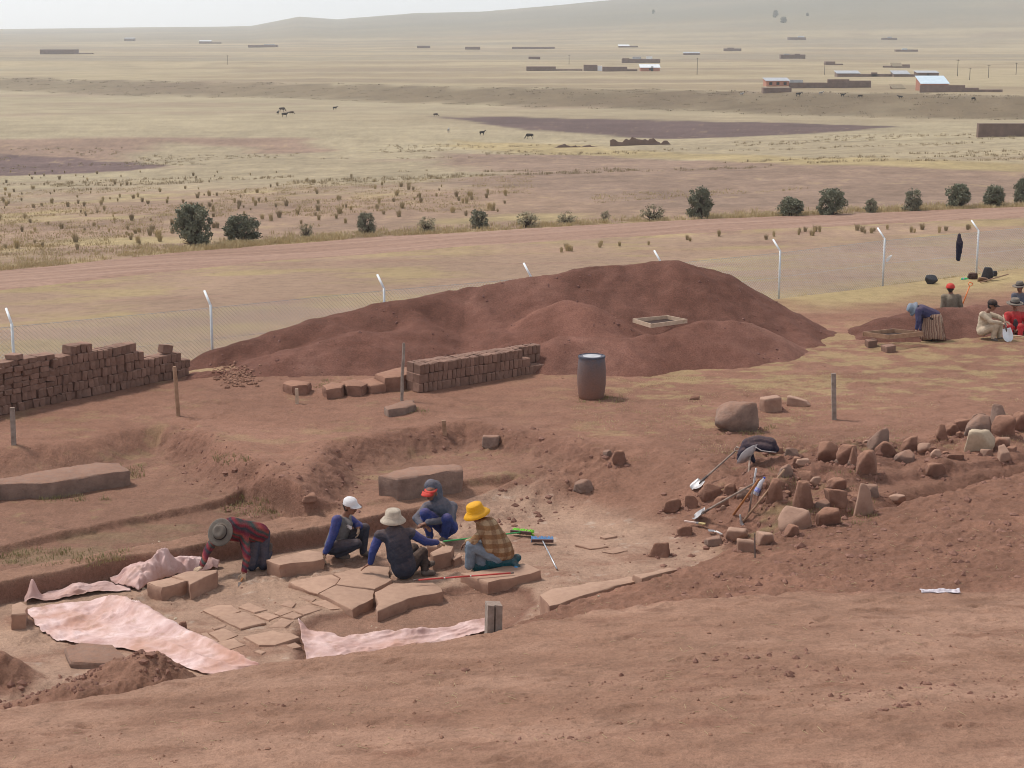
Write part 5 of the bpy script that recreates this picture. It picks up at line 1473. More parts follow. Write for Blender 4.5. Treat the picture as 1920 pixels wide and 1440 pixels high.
# --- man in tan work clothes with shovel
mats = [M_TAN, M_TAN, M_BLACKC, M_SHOE]
caps = torso((1843, 618, .05), (1847, 596, .03), (1842, 590, -.16), (1852, 588, .2), 3, .165, .165, .085) + [
    ((1842, 590, -.16), (1858, 603, -.30), .078, .062, 3), ((1858, 603, -.30), (1876, 605, -.30), .058, .045, 3), ((1876, 605, -.3), (1878, 606, -.3), .034, .03, 0),
    ((1852, 588, .2), (1872, 594, .08), .075, .06, 3), ((1872, 594, .08), (1882, 600, -.1), .056, .044, 3), ((1882, 600, -.1), (1884, 602, -.1), .034, .03, 0),
    ((1840, 622, -.08), (1868, 609, -.25), .115, .085, 4), ((1868, 609, -.25), (1862, 632, -.20), .08, .066, 4), ((1848, 620, .14), (1876, 607, .02), .115, .085, 4), ((1876, 607, .02), (1873, 630, .04), .08, .065, 4),
    ((1862, 636, -.20), (1868, 638, -.28), .055, .045, 6), ((1873, 633, .04), (1880, 636, .0), .055, .045, 6), ((1862, 632, -.2), (1862, 636, -.2), .06, .055, 5), ((1852, 584, .0), (1857, 579, .0), .06, .055, 0)]
up = (.18, -.1, .97); fw = (.85, -.5, -.3)
root, J = person(44.5, 'seated worker in tan clothes and dark cap resting arms on knees', caps, mats, dict(at=(1860, 573, -.02), up=up, fwd=fw), [dict(w=(1878, 606, -.3), t=(1886, 607, -.32), glove=1), dict(w=(1884, 602, -.1), t=(1891, 605, -.16), glove=1)], scale=1.05, voxel=.014, seed=8)
hat(root, 'cap', J((1860, 572, -.02)), up, fw, M_BLACKC, 1.08, M_BLACKC, lift=.03)
# --- person in red with wide hat
mats = [M_REDC, M_DKGREY, M_REDC]
caps = torso((1906, 620, .05), (1904, 594, .0), (1889, 590, .0), (1921, 590, .0), 3, .17, .165, .085) + [((1889, 590, 0), (1884, 608, -.14), .078, .064, 3), ((1884, 608, -.14), (1896, 617, -.32), .06, .046, 3), ((1896, 617, -.32), (1899, 618, -.34), .034, .03, 0),
    ((1921, 590, 0), (1925, 608, -.14), .078, .064, 3), ((1925, 608, -.14), (1912, 617, -.32), .06, .046, 3), ((1912, 617, -.32), (1909, 618, -.34), .034, .03, 0),
    ((1899, 622, .0), (1893, 612, -.36), .115, .085, 5), ((1893, 612, -.36), (1896, 632, -.42), .08, .06, 5), ((1914, 622, .0), (1914, 612, -.36), .115, .085, 5), ((1914, 612, -.36), (1912, 632, -.42), .08, .06, 5), ((1896, 634, -.42), (1894, 637, -.52), .05, .045, 4), ((1912, 634, -.42), (1912, 637, -.52), .05, .045, 4),
    ((1904, 600, -.12), (1905, 615, -.10), .06, .07, 4), ((1904, 582, 0), (1903, 577, 0), .06, .055, 0)]
up = (0, -.12, .99); fw = (-.25, -.9, -.3)
root, J = person(45.4, 'seated person in bright red clothes under a wide dark hat', caps, mats, dict(at=(1903, 571, -.04), up=up, fwd=fw), [dict(w=(1899, 618, -.34), t=(1905, 621, -.36)), dict(w=(1909, 618, -.34), t=(1902, 622, -.37))], scale=1.05, voxel=.015, seed=9)
hat(root, 'brim', J((1903, 570, -.04)), up, fw, M_HATGREY, 1.12, M_BLACKC, lift=.03)
# --- person in grey behind
mats = [M_SLATE, M_DKGREY, M_DKGREY]
caps = torso((1915, 590, 0), (1914, 560, 0), (1902, 554, .0), (1928, 554, .0), 3, .165, .17, .085) + [((1902, 555, 0), (1898, 576, -.05), .078, .064, 3), ((1898, 576, -.05), (1908, 584, -.2), .06, .046, 3), ((1928, 555, 0), (1932, 576, -.05), .078, .064, 3), ((1932, 576, -.05), (1922, 585, -.2), .06, .046, 3),
    ((1908, 592, 0), (1904, 586, -.3), .11, .08, 4), ((1922, 592, 0), (1924, 586, -.3), .11, .08, 4), ((1904, 586, -.3), (1905, 604, -.36), .07, .055, 4), ((1924, 586, -.3), (1924, 604, -.36), .07, .055, 4), ((1913, 548, 0), (1912, 543, 0), .06, .055, 0)]
up = (-.1, -.1, .99); fw = (-.6, -.75, -.25)
root, J = person(47.6, 'person in slate grey jacket and dark hat seated behind the one in red', caps, mats, dict(at=(1912, 538, -.03), up=up, fwd=fw), [], scale=1.05, voxel=.016, seed=10)
hat(root, 'brim', J((1912, 537, -.03)), up, fw, M_HATGREY, .98, M_BLACKC, lift=.03)
# ------------------------------------------------------------------ tools and small things around the pit
M_PLASTIC_G = mat_mottle('green_plastic', (.03, .30, .08), (.06, .42, .12), 8, .45, .1, .002, spec=.4)
M_BRISTLE_G = mat_mottle('green_bristle', (.16, .60, .04), (.32, .80, .10), 60, .8, .8, .02)
M_BRISTLE_B = mat_mottle('blue_bristle', (.10, .24, .50), (.22, .40, .66), 60, .8, .8, .02)
M_BROWNPL = mat_mottle('brown_block', (.08, .045, .04), (.16, .09, .08), 10, .6, .2, .003)
M_REDPAINT = mat_mottle('red_paint', (.50, .05, .045), (.62, .09, .075), 8, .5, .1, .002, spec=.4)
M_WHITEPAINT = mat_mottle('white_paint', (.62, .56, .50), (.75, .70, .66), 8, .5, .1, .002)
M_ORANGE = mat_mottle('orange_plastic', (.70, .16, .04), (.82, .24, .06), 8, .5, .1, .002, spec=.4)
M_ORWOOD = mat_mottle('varnished_wood', (.34, .14, .05), (.48, .22, .10), 12, .6, .3, .004)
M_BLACKBAG = mat_mottle('black_plastic', (.012, .012, .016), (.035, .035, .045), 9, .35, .8, .03, spec=.5)
def JD(px, py, D): return Vector(atD(px, py, D))
def JG(px, py, off=.2):
    """point held off metres in front of the ground seen at a pixel"""
    g = ground(px, py); return JD(px, py, g[1] - off)
def shovel(top, blade, label, facing=(0, -.3, 1), wood=M_WOOD_PALE, grip=True, grip_mat=None, blen=.27, bw=.23, cat='shovel', bmat=None):
    """top = end of the handle, blade = point where blade meets the ground"""
    top = Vector(top); tip = Vector(blade); d = (tip - top).normalized()
    o = empty('shovel', tip, label, cat)
    neck = tip - d * blen
    m = MB(); m.tube([top - tip, (top - tip).lerp(neck - tip, .5), neck - tip + d * .03], [.018, .019, .021], 8); m.obj('handle', wood, o, True)
    f = Vector(facing); f = (f - d * f.dot(d)).normalized(); s = d.cross(f)
    m = MB(); vs = []; nu, nv_ = 9, 11
    for j in range(nv_):
        t = j / (nv_ - 1)
        hw = bw / 2 * (.80 + .25 * math.sin(min(t, .6) / .6 * math.pi / 2)) if t < .55 else bw / 2 * 1.05 * math.sqrt(max(0.0, 1 - ((t - .55) / .47) ** 2))
        for i in range(nu):
            u = -1 + 2 * i / (nu - 1)
            p = neck + d * (blen * t) + s * (u * hw) + f * (.035 * u * u - .012 * math.sin(t * math.pi))
            vs.append(p - tip)
    m.add(vs, [(j * nu + i, j * nu + i + 1, (j + 1) * nu + i + 1, (j + 1) * nu + i) for j in range(nv_ - 1) for i in range(nu - 1)])
    b = m.obj('blade', bmat or M_STEEL_DUST, o, True); so = b.modifiers.new('t', 'SOLIDIFY'); so.thickness = .004
    m = MB(); m.tube([neck - d * .14 - tip, neck + d * .02 - tip, neck + d * .09 - f * .008 - tip], [.022, .026, .012], 8); m.obj('socket', M_METAL_DK, o, True)
    if grip:
        g = MB(); e = top - tip
        g.tube([e, e - d * .05 + s * .055, e - d * .11 + s * .055], .011, 6); g.tube([e, e - d * .05 - s * .055, e - d * .11 - s * .055], .011, 6); g.tube([e - d * .11 - s * .062, e - d * .11 + s * .062], .014, 8)
        g.obj('grip', grip_mat or wood, o, True)
    return o
g1 = ground(1298, 921); g2 = ground(1302, 973)
shovel(JG(1378, 846, 1.5), g1 + np.array([0, 0, .03]), 'shovel leaning below the draped jacket with its blade farthest up the slope', (-.3, -.3, .9), M_WOOD_GREY)
shovel(JG(1411, 908, 1.3), g2 + np.array([0, 0, .03]), 'shovel lying nearly flat with its blade beside the paint brush', (-.2, -.4, .9), M_WOOD_GREY, grip=False)
g3 = ground(1396, 962)
shovel(JG(1408, 836, 1.7), g3 + np.array([0, .0, -.2]), 'upright shovel holding up the draped jacket, its blade sunk in soil', (-.2, -.9, .3), M_WOOD_GREY)
# digging bar, pick and wooden handle
def rod(a, b, r, mat, name, label, cat, n=8):
    a = Vector(a); b = Vector(b); m = MB(); m.tube([a - a, (b - a) * .5, b - a], r, n)
    o = m.obj(name, mat, None, True); o.location = a
    return tag(o, label, cat)
rod(g3 + np.array([.08, .0, 0]), JG(1418, 878, 1.6), .018, M_STEEL_DUST, 'digging_bar', 'pale metal digging bar standing against the upright shovel', 'bar')
rod(ground(1375, 966), JG(1423, 899, 1.2), .02, M_ORWOOD, 'wooden_handle', 'orange varnished tool handle crossing behind the water bottle', 'handle')
gp = ground(1390, 984)
pk = empty('pickaxe', gp, 'mattock with pale wooden handle leaning on the upright red stone', 'pickaxe')
hd = JG(1471, 880, 1.1) - Vector(gp)
m = MB(); m.tube([(0, 0, .02), hd * .5, hd], [.022, .019, .021], 8); m.obj('handle', M_WOOD, pk, True)
m = MB(); m.tube([(-.03, -.02, .19), (-.012, 0, .10), (.0, 0, .03), (.05, -.03, -.03), (.12, -.06, -.06)], [.012, .02, .03, .022, .008], 8); m.obj('head', M_STEEL_DUST, pk, True)
# draped jacket
D1 = ground(1420, 842)[1] - 1.7
Jk = lambda x, y, d=0: atD(x, y, D1 + d)
co, fc, mi = blob([(Jk(1388, 852, -.05), Jk(1402, 832), .06, .11, 0), (Jk(1402, 832), Jk(1422, 828, .05), .11, .125, 0), (Jk(1422, 828, .05), Jk(1444, 832), .125, .12, 0), (Jk(1444, 832), Jk(1455, 842, -.06), .11, .065, 0), (Jk(1404, 836, -.06), Jk(1442, 840, -.08), .09, .09, 0), (Jk(1384, 860, -.05), Jk(1394, 846, -.1), .035, .06, 0), (Jk(1404, 842, -.05), Jk(1413, 864, -.02), .06, .04, 0)], .014, 3, .012, 5)
c = Vector(co.mean(0)); ja = mesh_obj('jacket', co - np.array(c), fc, cloth_plain('navy_jacket', (.028, .027, .05)), None, True, loc=c)
tag(ja, 'dark navy jacket draped over the shovel handles on the slope', 'jacket')
m = MB(); tp = [Jk(1383, 862, -.14), Jk(1390, 850, -.17), Jk(1400, 841, -.19), Jk(1412, 835, -.2), Jk(1420, 833, -.2)]; bt = [Jk(1381, 869, -.1), Jk(1390, 868, -.1), Jk(1399, 866, -.08), Jk(1408, 856, -.1), Jk(1416, 844, -.14)]
n = len(tp); m.add([Vector(p) - c for p in tp + bt], [(k, k + 1, n + k + 1, n + k) for k in range(n - 1)])
ln = m.obj('lining', cloth_plain('pale_lining', (.50, .49, .51), .08), ja, True); so = ln.modifiers.new('t', 'SOLIDIFY'); so.thickness = .008
m = MB(); m.tube([Vector(p) - c for p in (Jk(1416, 838, -.21), Jk(1428, 845, -.22), Jk(1442, 847, -.21), Jk(1455, 848, -.14))], .01, 6); m.obj('hem', cloth_plain('pale_hem', (.55, .52, .52), .08), ja, True)
# bottle
def bottle(p, axis, label, body, cap, s=1.0):
    o = empty('bottle', p, label, 'bottle'); q = Vector(axis).to_track_quat('Z', 'Y').to_matrix()
    m = MB(); m.lathe([(.03 * s, 0), (.042 * s, .006 * s), (.043 * s, .10 * s), (.040 * s, .12 * s), (.043 * s, .14 * s), (.042 * s, .20 * s), (.018 * s, .255 * s), (.014 * s, .27 * s)], 16, (0, 0, 0), q); m.obj('body', body, o, True)
    m = MB(); m.lathe([(.016 * s, .27 * s), (.016 * s, .29 * s), (.012 * s, .292 * s)], 12, (0, 0, 0), q); m.obj('cap', cap, o, True)
    m = MB(); m.lathe([(.0438 * s, .05 * s), (.0445 * s, .055 * s), (.0445 * s, .105 * s), (.0438 * s, .11 * s)], 16, (0, 0, 0), q); m.obj('wrapper', mat_mottle('wrap', (.06, .10, .50), (.55, .58, .75), 30, .4, .05, .001), o, True)
    return o
def plastic(name, c, tr=.55):
    t = NT(name); t.b.inputs['Base Color'].default_value = (*c, 1); t.b.inputs['Roughness'].default_value = .15; t.b.inputs['Transmission Weight'].default_value = tr; t.b.inputs['IOR'].default_value = 1.2
    return t.m
gb = ground(1414, 934)
bottle(gb + np.array([0, -.1, .06]), (.45, .1, .85), 'clear water bottle with blue cap among the leaning tools', plastic('clear_plastic', (.80, .84, .92)), mat_mottle('blue_cap', (.04, .08, .5), (.06, .12, .6), 5), 1.25)
# brush and trowel on the stones
p = ground(1283, 987); q = ground(1322, 990)
o = empty('paint_brush', p, 'flat paint brush with pale bristles lying on a dark squared stone', 'brush')
d = Vector(q) - Vector(p); d.z = .0; L_ = d.length; d.normalize(); s = Vector((-d.y, d.x, 0)); zz = Vector((0, 0, .10))
m = MB(); m.bar(zz, zz + d * L_ * .58, .035, .02); m.obj('handle', M_REDPAINT if False else mat_mottle('brush_handle', (.62, .46, .40), (.78, .62, .55), 5, .5), o)
m = MB(); m.bar(zz + d * L_ * .58, zz + d * L_ * .70, .06, .025); m.obj('ferrule', M_STEEL, o)
m = MB(); m.bar(zz + d * L_ * .70, zz + d * L_, .07, .022); m.obj('bristles', mat_mottle('bristle', (.45, .33, .15), (.6, .48, .25), 30), o)
p = ground(1327, 998); q = ground(1354, 1006)
o = empty('hand_trowel', p, 'small steel trowel with white handle lying on bare soil', 'trowel')
d = Vector(q) - Vector(p); d.z = 0; L_ = d.length; d.normalize(); s = Vector((-d.y, d.x, 0)); zz = Vector((0, 0, .05))
m = MB(); m.add([zz, zz + d * L_ * .28 + s * .07, zz + d * L_ * .5, zz + d * L_ * .28 - s * .07, zz + Vector((0, 0, .008)), zz + d * L_ * .28 + s * .07 + Vector((0, 0, .008)), zz + d * L_ * .5 + Vector((0, 0, .008)), zz + d * L_ * .28 - s * .07 + Vector((0, 0, .008))], [(3, 2, 1, 0), (4, 5, 6, 7), (0, 1, 5, 4), (1, 2, 6, 5), (2, 3, 7, 6), (3, 0, 4, 7)]); m.obj('blade', M_STEEL, o)
m = MB(); m.tube([zz + d * L_ * .45, zz + d * L_ * .6 + Vector((0, 0, .02)), zz + d * L_], [.008, .016, .018], 8); m.obj('handle', mat_mottle('white_grip', (.7, .66, .64), (.85, .82, .8), 5), o, True)
# trowel in the kneeling worker's hand
p = Vector(ground(446, 1101)); q = JD(455, 1084, 26.5)
o = empty('hand_trowel', p, 'pointing trowel held by the kneeling worker', 'trowel')
d = (q - p).normalized(); L_ = (q - p).length; s = d.cross(Vector((0, 0, 1))).normalized()
m = MB(); m.add([(0, 0, .01), d * L_ * .5 + s * .035, d * L_ * .62, d * L_ * .5 - s * .035], [(0, 1, 2, 3)]); b = m.obj('blade', M_METAL_DK, o); so = b.modifiers.new('t', 'SOLIDIFY'); so.thickness = .004
m = MB(); m.tube([d * L_ * .6, d * L_ * .75, d * L_ * 1.1], [.007, .014, .015], 8); m.obj('handle', M_ORWOOD, o, True)
# brooms
def broom(c, axis, hd, hmat, bmat, hcol, label, hl, up=(0, 0, 1), r=.013):
    """c head centre, axis along the head, hd handle direction"""
    o = empty('broom', c, label, 'broom'); ax = Vector(axis).normalized(); h = Vector(hd).normalized(); u = Vector(up)
    m = MB(); m.bar(ax * -.19 + h * .02, ax * .19 + h * .02, .045, .05); b = m.obj('block', hmat, o)
    rs = random.Random(4); m = MB()
    for i in range(34):
        for j in range(3):
            x = -.185 + .37 * i / 33; a = ax * x + u * (.012 * (j - 1))
            tip = a - h * (.05 + rs.uniform(0, .02)) + u * (.03 * (j - 1) + rs.uniform(-.01, .015)) + ax * rs.uniform(-.01, .01)
            m.bar(a, tip, .013, .013)
    br = m.obj('bristles', bmat, o); br['kind'] = 'stuff'
    m = MB(); m.tube([h * .02, h * .10, h * (hl * .5), h * hl], [r * 1.3, r, r, r], 10); m.obj('handle', hcol, o, True)
    return o
c1 = Vector(ground(1017, 1021)) + Vector((0, 0, .07)); e1 = Vector(ground(1044, 1070)) + Vector((0, 0, .03))
broom(c1, (1, -.05, 0), e1 - c1, M_BROWNPL, M_BRISTLE_B, M_STEEL, 'blue bristled broom with a silver handle lying on the pit floor', (e1 - c1).length, (0, .3, .95))
c2 = Vector(ground(978, 1006)) + Vector((0, 0, .08)); e2 = JD(832, 1015, 27.6)
broom(c2, (.93, -.35, 0), e2 - c2, M_BROWNPL, M_BRISTLE_G, M_PLASTIC_G, 'bright green bristled broom lying behind the woman in yellow hat', (e2 - c2).length, (0, .2, .98))
# red and white ranging rod
a = Vector(at(775, 1088, -.56)); b = Vector(at(963, 1074, -.56))
o = empty('ranging_rod', a, 'thin red ranging rod lying across the slabs before the workers', 'rod')
cuts = [0, .06, .62, .655, 1.0]
segs = [(0, .05, M_METAL_DK), (.05, .30, M_REDPAINT), (.30, .315, M_WHITEPAINT), (.315, .56, M_REDPAINT), (.56, .575, M_WHITEPAINT), (.575, .97, M_REDPAINT), (.97, 1, M_METAL_DK)]
for t0, t1, mt in segs:
    m = MB(); m.tube([(b - a) * t0, (b - a) * t1], .014, 8); m.obj('rod_section', mt, o, True)
# hooked wire on the long slab
pw = [at(1013, 1127, -.55), at(1025, 1119, -.53), at(1035, 1114, -.50), at(1033, 1109, -.45)]
m = MB(); m.tube([Vector(p) - Vector(pw[0]) for p in pw], .008, 6); o = m.obj('bent_wire', M_METAL_DK, None, True); o.location = pw[0]
tag(o, 'short bent dark wire on the end of the long smooth slab', 'wire')
# plastic bag on the rough baulk
p = ground(1762, 1112)
X, Y = np.meshgrid(np.linspace(-.26, .27, 40), np.linspace(-.06, .06, 14))
Z = .045 * np.sin(np.pi * (Y + .06) / .12) * (.5 + .8 * fbm(X / .09, Y / .05, 811, 3)) + .03
o = sheet('plastic_bag', X.ravel(), Y.ravel() + .03 * fbm(X.ravel() / .1, Y.ravel() / .1, 815, 3), Z.ravel(), mat_mottle('clear_bag', (.46, .38, .42), (.80, .76, .80), 18, .3, .5, .01, spec=.5), None, X.shape)
o.location = p + np.array([0, .02, -.01]); so = o.modifiers.new('t', 'SOLIDIFY'); so.thickness = .004
tag(o, 'crumpled pale plastic bag lying at the edge of the rough baulk', 'plastic bag')

# ------------------------------------------------------------------ sieves
def sieve(corners, hgt, wood, label, screen=True):
    P = [Vector(q) for q in corners]; c = sum(P, Vector()) / 4
    o = empty('sieve', c, label, 'sieve')
    for i in range(4):
        a, b = P[i] - c, P[(i + 1) % 4] - c
        d = (b - a).normalized() * (.02 if i % 2 else -.02)
        m = MB(); m.bar(a - d, b + d, .03, hgt); m.obj('board', wood, o)
    if screen:
        m = MB(); n = 26
        for i in range(1, n):
            t = i / n; lo_ = Vector((0, 0, -hgt * .4))
            m.bar((P[0] - c).lerp(P[1] - c, t) + lo_, (P[3] - c).lerp(P[2] - c, t) + lo_, .004)
            m.bar((P[0] - c).lerp(P[3] - c, t) + lo_, (P[1] - c).lerp(P[2] - c, t) + lo_ + Vector((0, 0, .002)), .004)
        w = m.obj('wire_screen', M_METAL_DK, o); w['kind'] = 'stuff'
    return o
sieve([at(1188, 601, .86), at(1221, 611, .86), at(1287, 602, .86), at(1251, 595, .86)], .10, M_WOOD_PALE, 'square wooden sieve frame resting on the big spoil heap')
sieve([at(1619, 626, .30), at(1666, 632, .30), at(1729, 626, .30), at(1676, 620, .30)], .11, M_WOOD, 'wooden sieve frame propped before the bending woman')
slab('adobe_block', [(1652, 646), (1672, 644), (1680, 648), (1662, 651)], .16, .3, 'adobe block holding up the front of the propped sieve', 'block', mat=M_ADOBE)
slab('adobe_block', [(1622, 636), (1640, 634), (1646, 638), (1628, 640)], .18, .3, 'adobe block under the far corner of the propped sieve', 'block', mat=M_ADOBE)
# shovel standing in the low heap with orange grip, and the tan worker's shovel
gs = ground(1818, 579)
o = shovel(JD(1818, 537, 47.6), (gs[0], 47.6, gz(gs[0], 47.6) - .12), 'shovel with orange grip standing upright in the low soil heap', (0, -1, 0), M_ORANGE, True, M_ORANGE)
gs = ground(1888, 640)
shovel(JD(1881, 590, 44.1), (gs[0], 43.95, gs[2] + .02), 'shovel with bright blade held upright by the worker in tan', (.1, -.9, .3), M_WOOD_PALE, False, blen=.36, bw=.27, bmat=mat_mottle('bright_steel', (.60, .62, .64), (.78, .80, .82), 8, .4, .1, .002, metal=.3))
# belongings by the fence
def bag(px, py, w, h, mat, label, cat='bag', seed=0, name='bag'):
    p = ground(px, py); k = ppm(p); me = rock_mesh(name, w / k, w / k * .7, h / k * 1.05, 900 + seed, mat, 'round'); o = bpy.data.objects.new(name, me); o.location = (p[0], p[1] + .12, p[2] - .03)
    return tag(link(o), label, cat)
bag(1747, 533, 24, 18, M_BLACKBAG, 'tied black plastic bag on the grass before the fence', seed=1)
bag(1852, 526, 24, 26, M_BLACKBAG, 'bulky black backpack leaning by the fence post', 'backpack', 2, 'backpack')
bag(1866, 519, 12, 12, M_BLACKBAG, 'small black bundle against the backpack', 'bundle', 3, 'bundle')
bag(1825, 524, 20, 13, cloth_plain('dark_bundle', (.09, .055, .05), .6), 'dark cloth bundle between the green bottle and the backpack', 'bundle', 4, 'bundle')
bag(1845, 529, 20, 10, cloth_plain('brown_sack', (.20, .12, .08), .3), 'brown sack under the leaning pickaxe handle', 'sack', 5, 'sack')
slab('adobe_block', [(1765, 524), (1776, 522), (1779, 526), (1768, 528)], -.42, .35, 'single adobe block between the black bag and the green bottle', 'block', mat=M_ADOBE)
gb = ground(1802, 527); bottle(gb + np.array([0, 0, .07]), (.95, .1, .05), 'large green plastic bottle lying on its side by the fence', plastic('green_pet', (.10, .75, .30), .35), M_PLASTIC_G, 1.0 * 14 / ppm(gb) / .29 * 1.0)
rod(ground(1857, 526) + np.array([0, 0, .02]), JD(1834, 500, 57.6), .022, M_WOOD, 'tool_handle', 'wooden pickaxe handle leaning against the backpack', 'handle')
rod(ground(1838, 532) + np.array([0, 0, .05]), ground(1890, 521) + np.array([0, 0, .12]), .022, M_WOOD, 'tool_handle', 'long wooden handle lying on the ground below the backpack', 'handle')
rod(ground(1896, 631) + np.array([0, -.1, .05]), ground(1935, 637) + np.array([0, 0, .06]), .018, M_WOOD_PALE, 'tool_handle', 'pale pole lying at the feet of the person in red', 'pole')
# rubble at the foot of the heap
rs = np.random.default_rng(77); m = MB()
V0, F0 = ico(1)
for k in range(260):
    px = rs.normal(443, 20); py = rs.normal(706, 11)
    if not (400 < px < 488 and 680 < py < 728): continue
    p = ground(px, py); r = rs.uniform(.02, .065)
    q = V0 * (r * rs.uniform(.6, 1.2, 3))[None, :] * (1 + rs.normal(size=(len(V0), 1)) * .15)
    m.add(q + p, F0)
o = m.obj('rubble', M_ROCK, None); tag(o, 'patch of broken rubble on the flank of the spoil heap', 'rubble', kind='stuff')
# ------------------------------------------------------------------ wire fence
M_GALV = mat_mottle('galvanised_pipe', (.50, .52, .54), (.66, .68, .70), 12, .5, .1, .002, spec=.5, metal=.2)
M_WIRE = mat_mottle('fence_wire', (.36, .36, .37), (.52, .52, .53), 20, .6, .1, .002, metal=.3)
SP_ = 5.23
fo = FP0 + FD * 0.0
fence = empty('wire_fence', (fo[0], fo[1], -1.0), 'chain link fence on galvanised posts with angled tops behind the heap', 'fence')
bx = [22, 395, 720, 995, 1240, 1463, 1659, 1835]; by = [607, 572, 540, 517, 492, 470, 447, 432]
posts = [atD(x, y, D) for x, y, D in zip(bx, by, [42.0, 45.0, 48.0, 50.9, 53.8, 56.8, 60.0, 62.8])]
st_ = (posts[-1] - posts[0]) / 7
posts = [posts[0] - st_ * 2, posts[0] - st_] + posts + [posts[-1] + st_, posts[-1] + st_ * 2]
base_l = fence.location
pz = []
for i, p in enumerate(posts):
    g = terrain(np.array([p[0]]), np.array([p[1]]))[0]; pz.append(g)
    m = MB(); f0 = Vector((p[0], p[1], g - .3)) - base_l; f1 = Vector(p) - base_l
    m.tube([f0, f1], .035, 10); po = m.obj('post', M_GALV, fence, True)
    m = MB(); arm = Vector((FN[0] * .36, FN[1] * .36, .34)); m.tube([f1 - Vector((0, 0, .02)), f1 + arm], .032, 10)
    m.obj('angled_arm', mat_mottle('arm_pale', (.72, .74, .76), (.82, .84, .86), 8, .4) if i == 0 else bpy.data.materials['arm_pale'], po, True)  # arms get a paler tone than the galvanised posts
MS = .11
for i in range(len(posts) - 1):
    a, b = posts[i], posts[i + 1]
    za, zb = pz[i] + .05, pz[i + 1] + .05
    ta, tb = a[2] - .06, b[2] - .06
    Lb = np.linalg.norm((b - a)[:2]); m = MB(); r = .0042
    dxy = (b - a)[:2] / Lb
    n = int(Lb / MS); H = (ta - za + tb - zb) / 2
    def pt(u, v):
        t = min(max(u / Lb, 0), 1); lo_ = za + (zb - za) * t; hi = ta + (tb - ta) * t
        q = a[:2] + (b - a)[:2] * t; return Vector((q[0], q[1], lo_ + (hi - lo_) * v)) - base_l
    span = H
    k = -int(span / MS) - 1
    for sgn in (1, -1):
        u0 = -span
        while u0 < Lb + span:
            ua, ub = (u0, u0 + span) if sgn > 0 else (u0 + span, u0)
            v0, v1 = 0.0, 1.0
            # clip to the bay
            pa = [ua, 0.0]; pb = [ub, 1.0]
            du = ub - ua
            lo_t, hi_t = 0.0, 1.0
            for bound in (0.0, Lb):
                t = (bound - ua) / du
                if bound == 0.0:
                    if du > 0: lo_t = max(lo_t, t)
                    else: hi_t = min(hi_t, t)
                else:
                    if du > 0: hi_t = min(hi_t, t)
                    else: lo_t = max(lo_t, t)
            if hi_t - lo_t > .01:
                m.tube([pt(ua + du * lo_t, lo_t), pt(ua + du * hi_t, hi_t)], r, 3, False)
            u0 += MS
    for v in (0.01, .5, .99): m.tube([pt(0, v), pt(Lb, v)], r * 1.1, 4, False)
    w = m.obj('wire_mesh', M_WIRE, fence); w['kind'] = 'stuff'
# things hung on the fence
def on_fence(px, py):
    d = ray(px, py); t = ((posts[2][0] - 0) * FN[0] + posts[2][1] * FN[1]) / (d[0] * FN[0] + d[1] * FN[1]); 
    n2 = np.array([-(posts[-3] - posts[2])[1], (posts[-3] - posts[2])[0]]); n2 = n2 / np.linalg.norm(n2)
    t = (posts[2][:2] @ n2) / (d[:2] @ n2)
    return EYE + d * t
a, b = on_fence(1798, 440), on_fence(1797, 485)
co, fc, mi = blob([(a + [0, -.05, 0], lerp(a, b, .35) + [0, -.08, 0], .06, .12, 0), (lerp(a, b, .35) + [0, -.08, 0], b + [-.02, -.06, 0], .12, .085, 0), (lerp(a, b, .3) + [.1, -.06, 0], lerp(a, b, .75) + [.06, -.06, 0], .05, .05, 0)], .02, 4, .015, 4)
o = mesh_obj('hanging_jacket', co - b, fc, cloth_plain('navy_coat', (.02, .022, .045)), None, True, loc=b); tag(o, 'long dark jacket hung on the wire fence', 'jacket')
a = on_fence(1661, 490); b = on_fence(1672, 478)
X, Y = np.meshgrid(np.linspace(0, 1, 16), np.linspace(-1, 1, 9)); dd = b - a; wd = .055 * np.sin(np.pi * X) ** .6
P = a[None, None] + dd[None, None] * X[..., None]; P[..., 2] += (Y * wd) + .0; P[..., 1] += -.04 + .03 * np.sin(X * 6 + Y * 2); P[..., 0] += -Y * wd * .6
o = sheet('white_bag', (P[..., 0] - a[0]).ravel(), (P[..., 1] - a[1]).ravel(), (P[..., 2] - a[2]).ravel(), M_WHITE, None, X.shape); o.location = a; so = o.modifiers.new('t', 'SOLIDIFY'); so.thickness = .01
tag(o, 'white plastic scrap caught on a fence post', 'plastic bag')

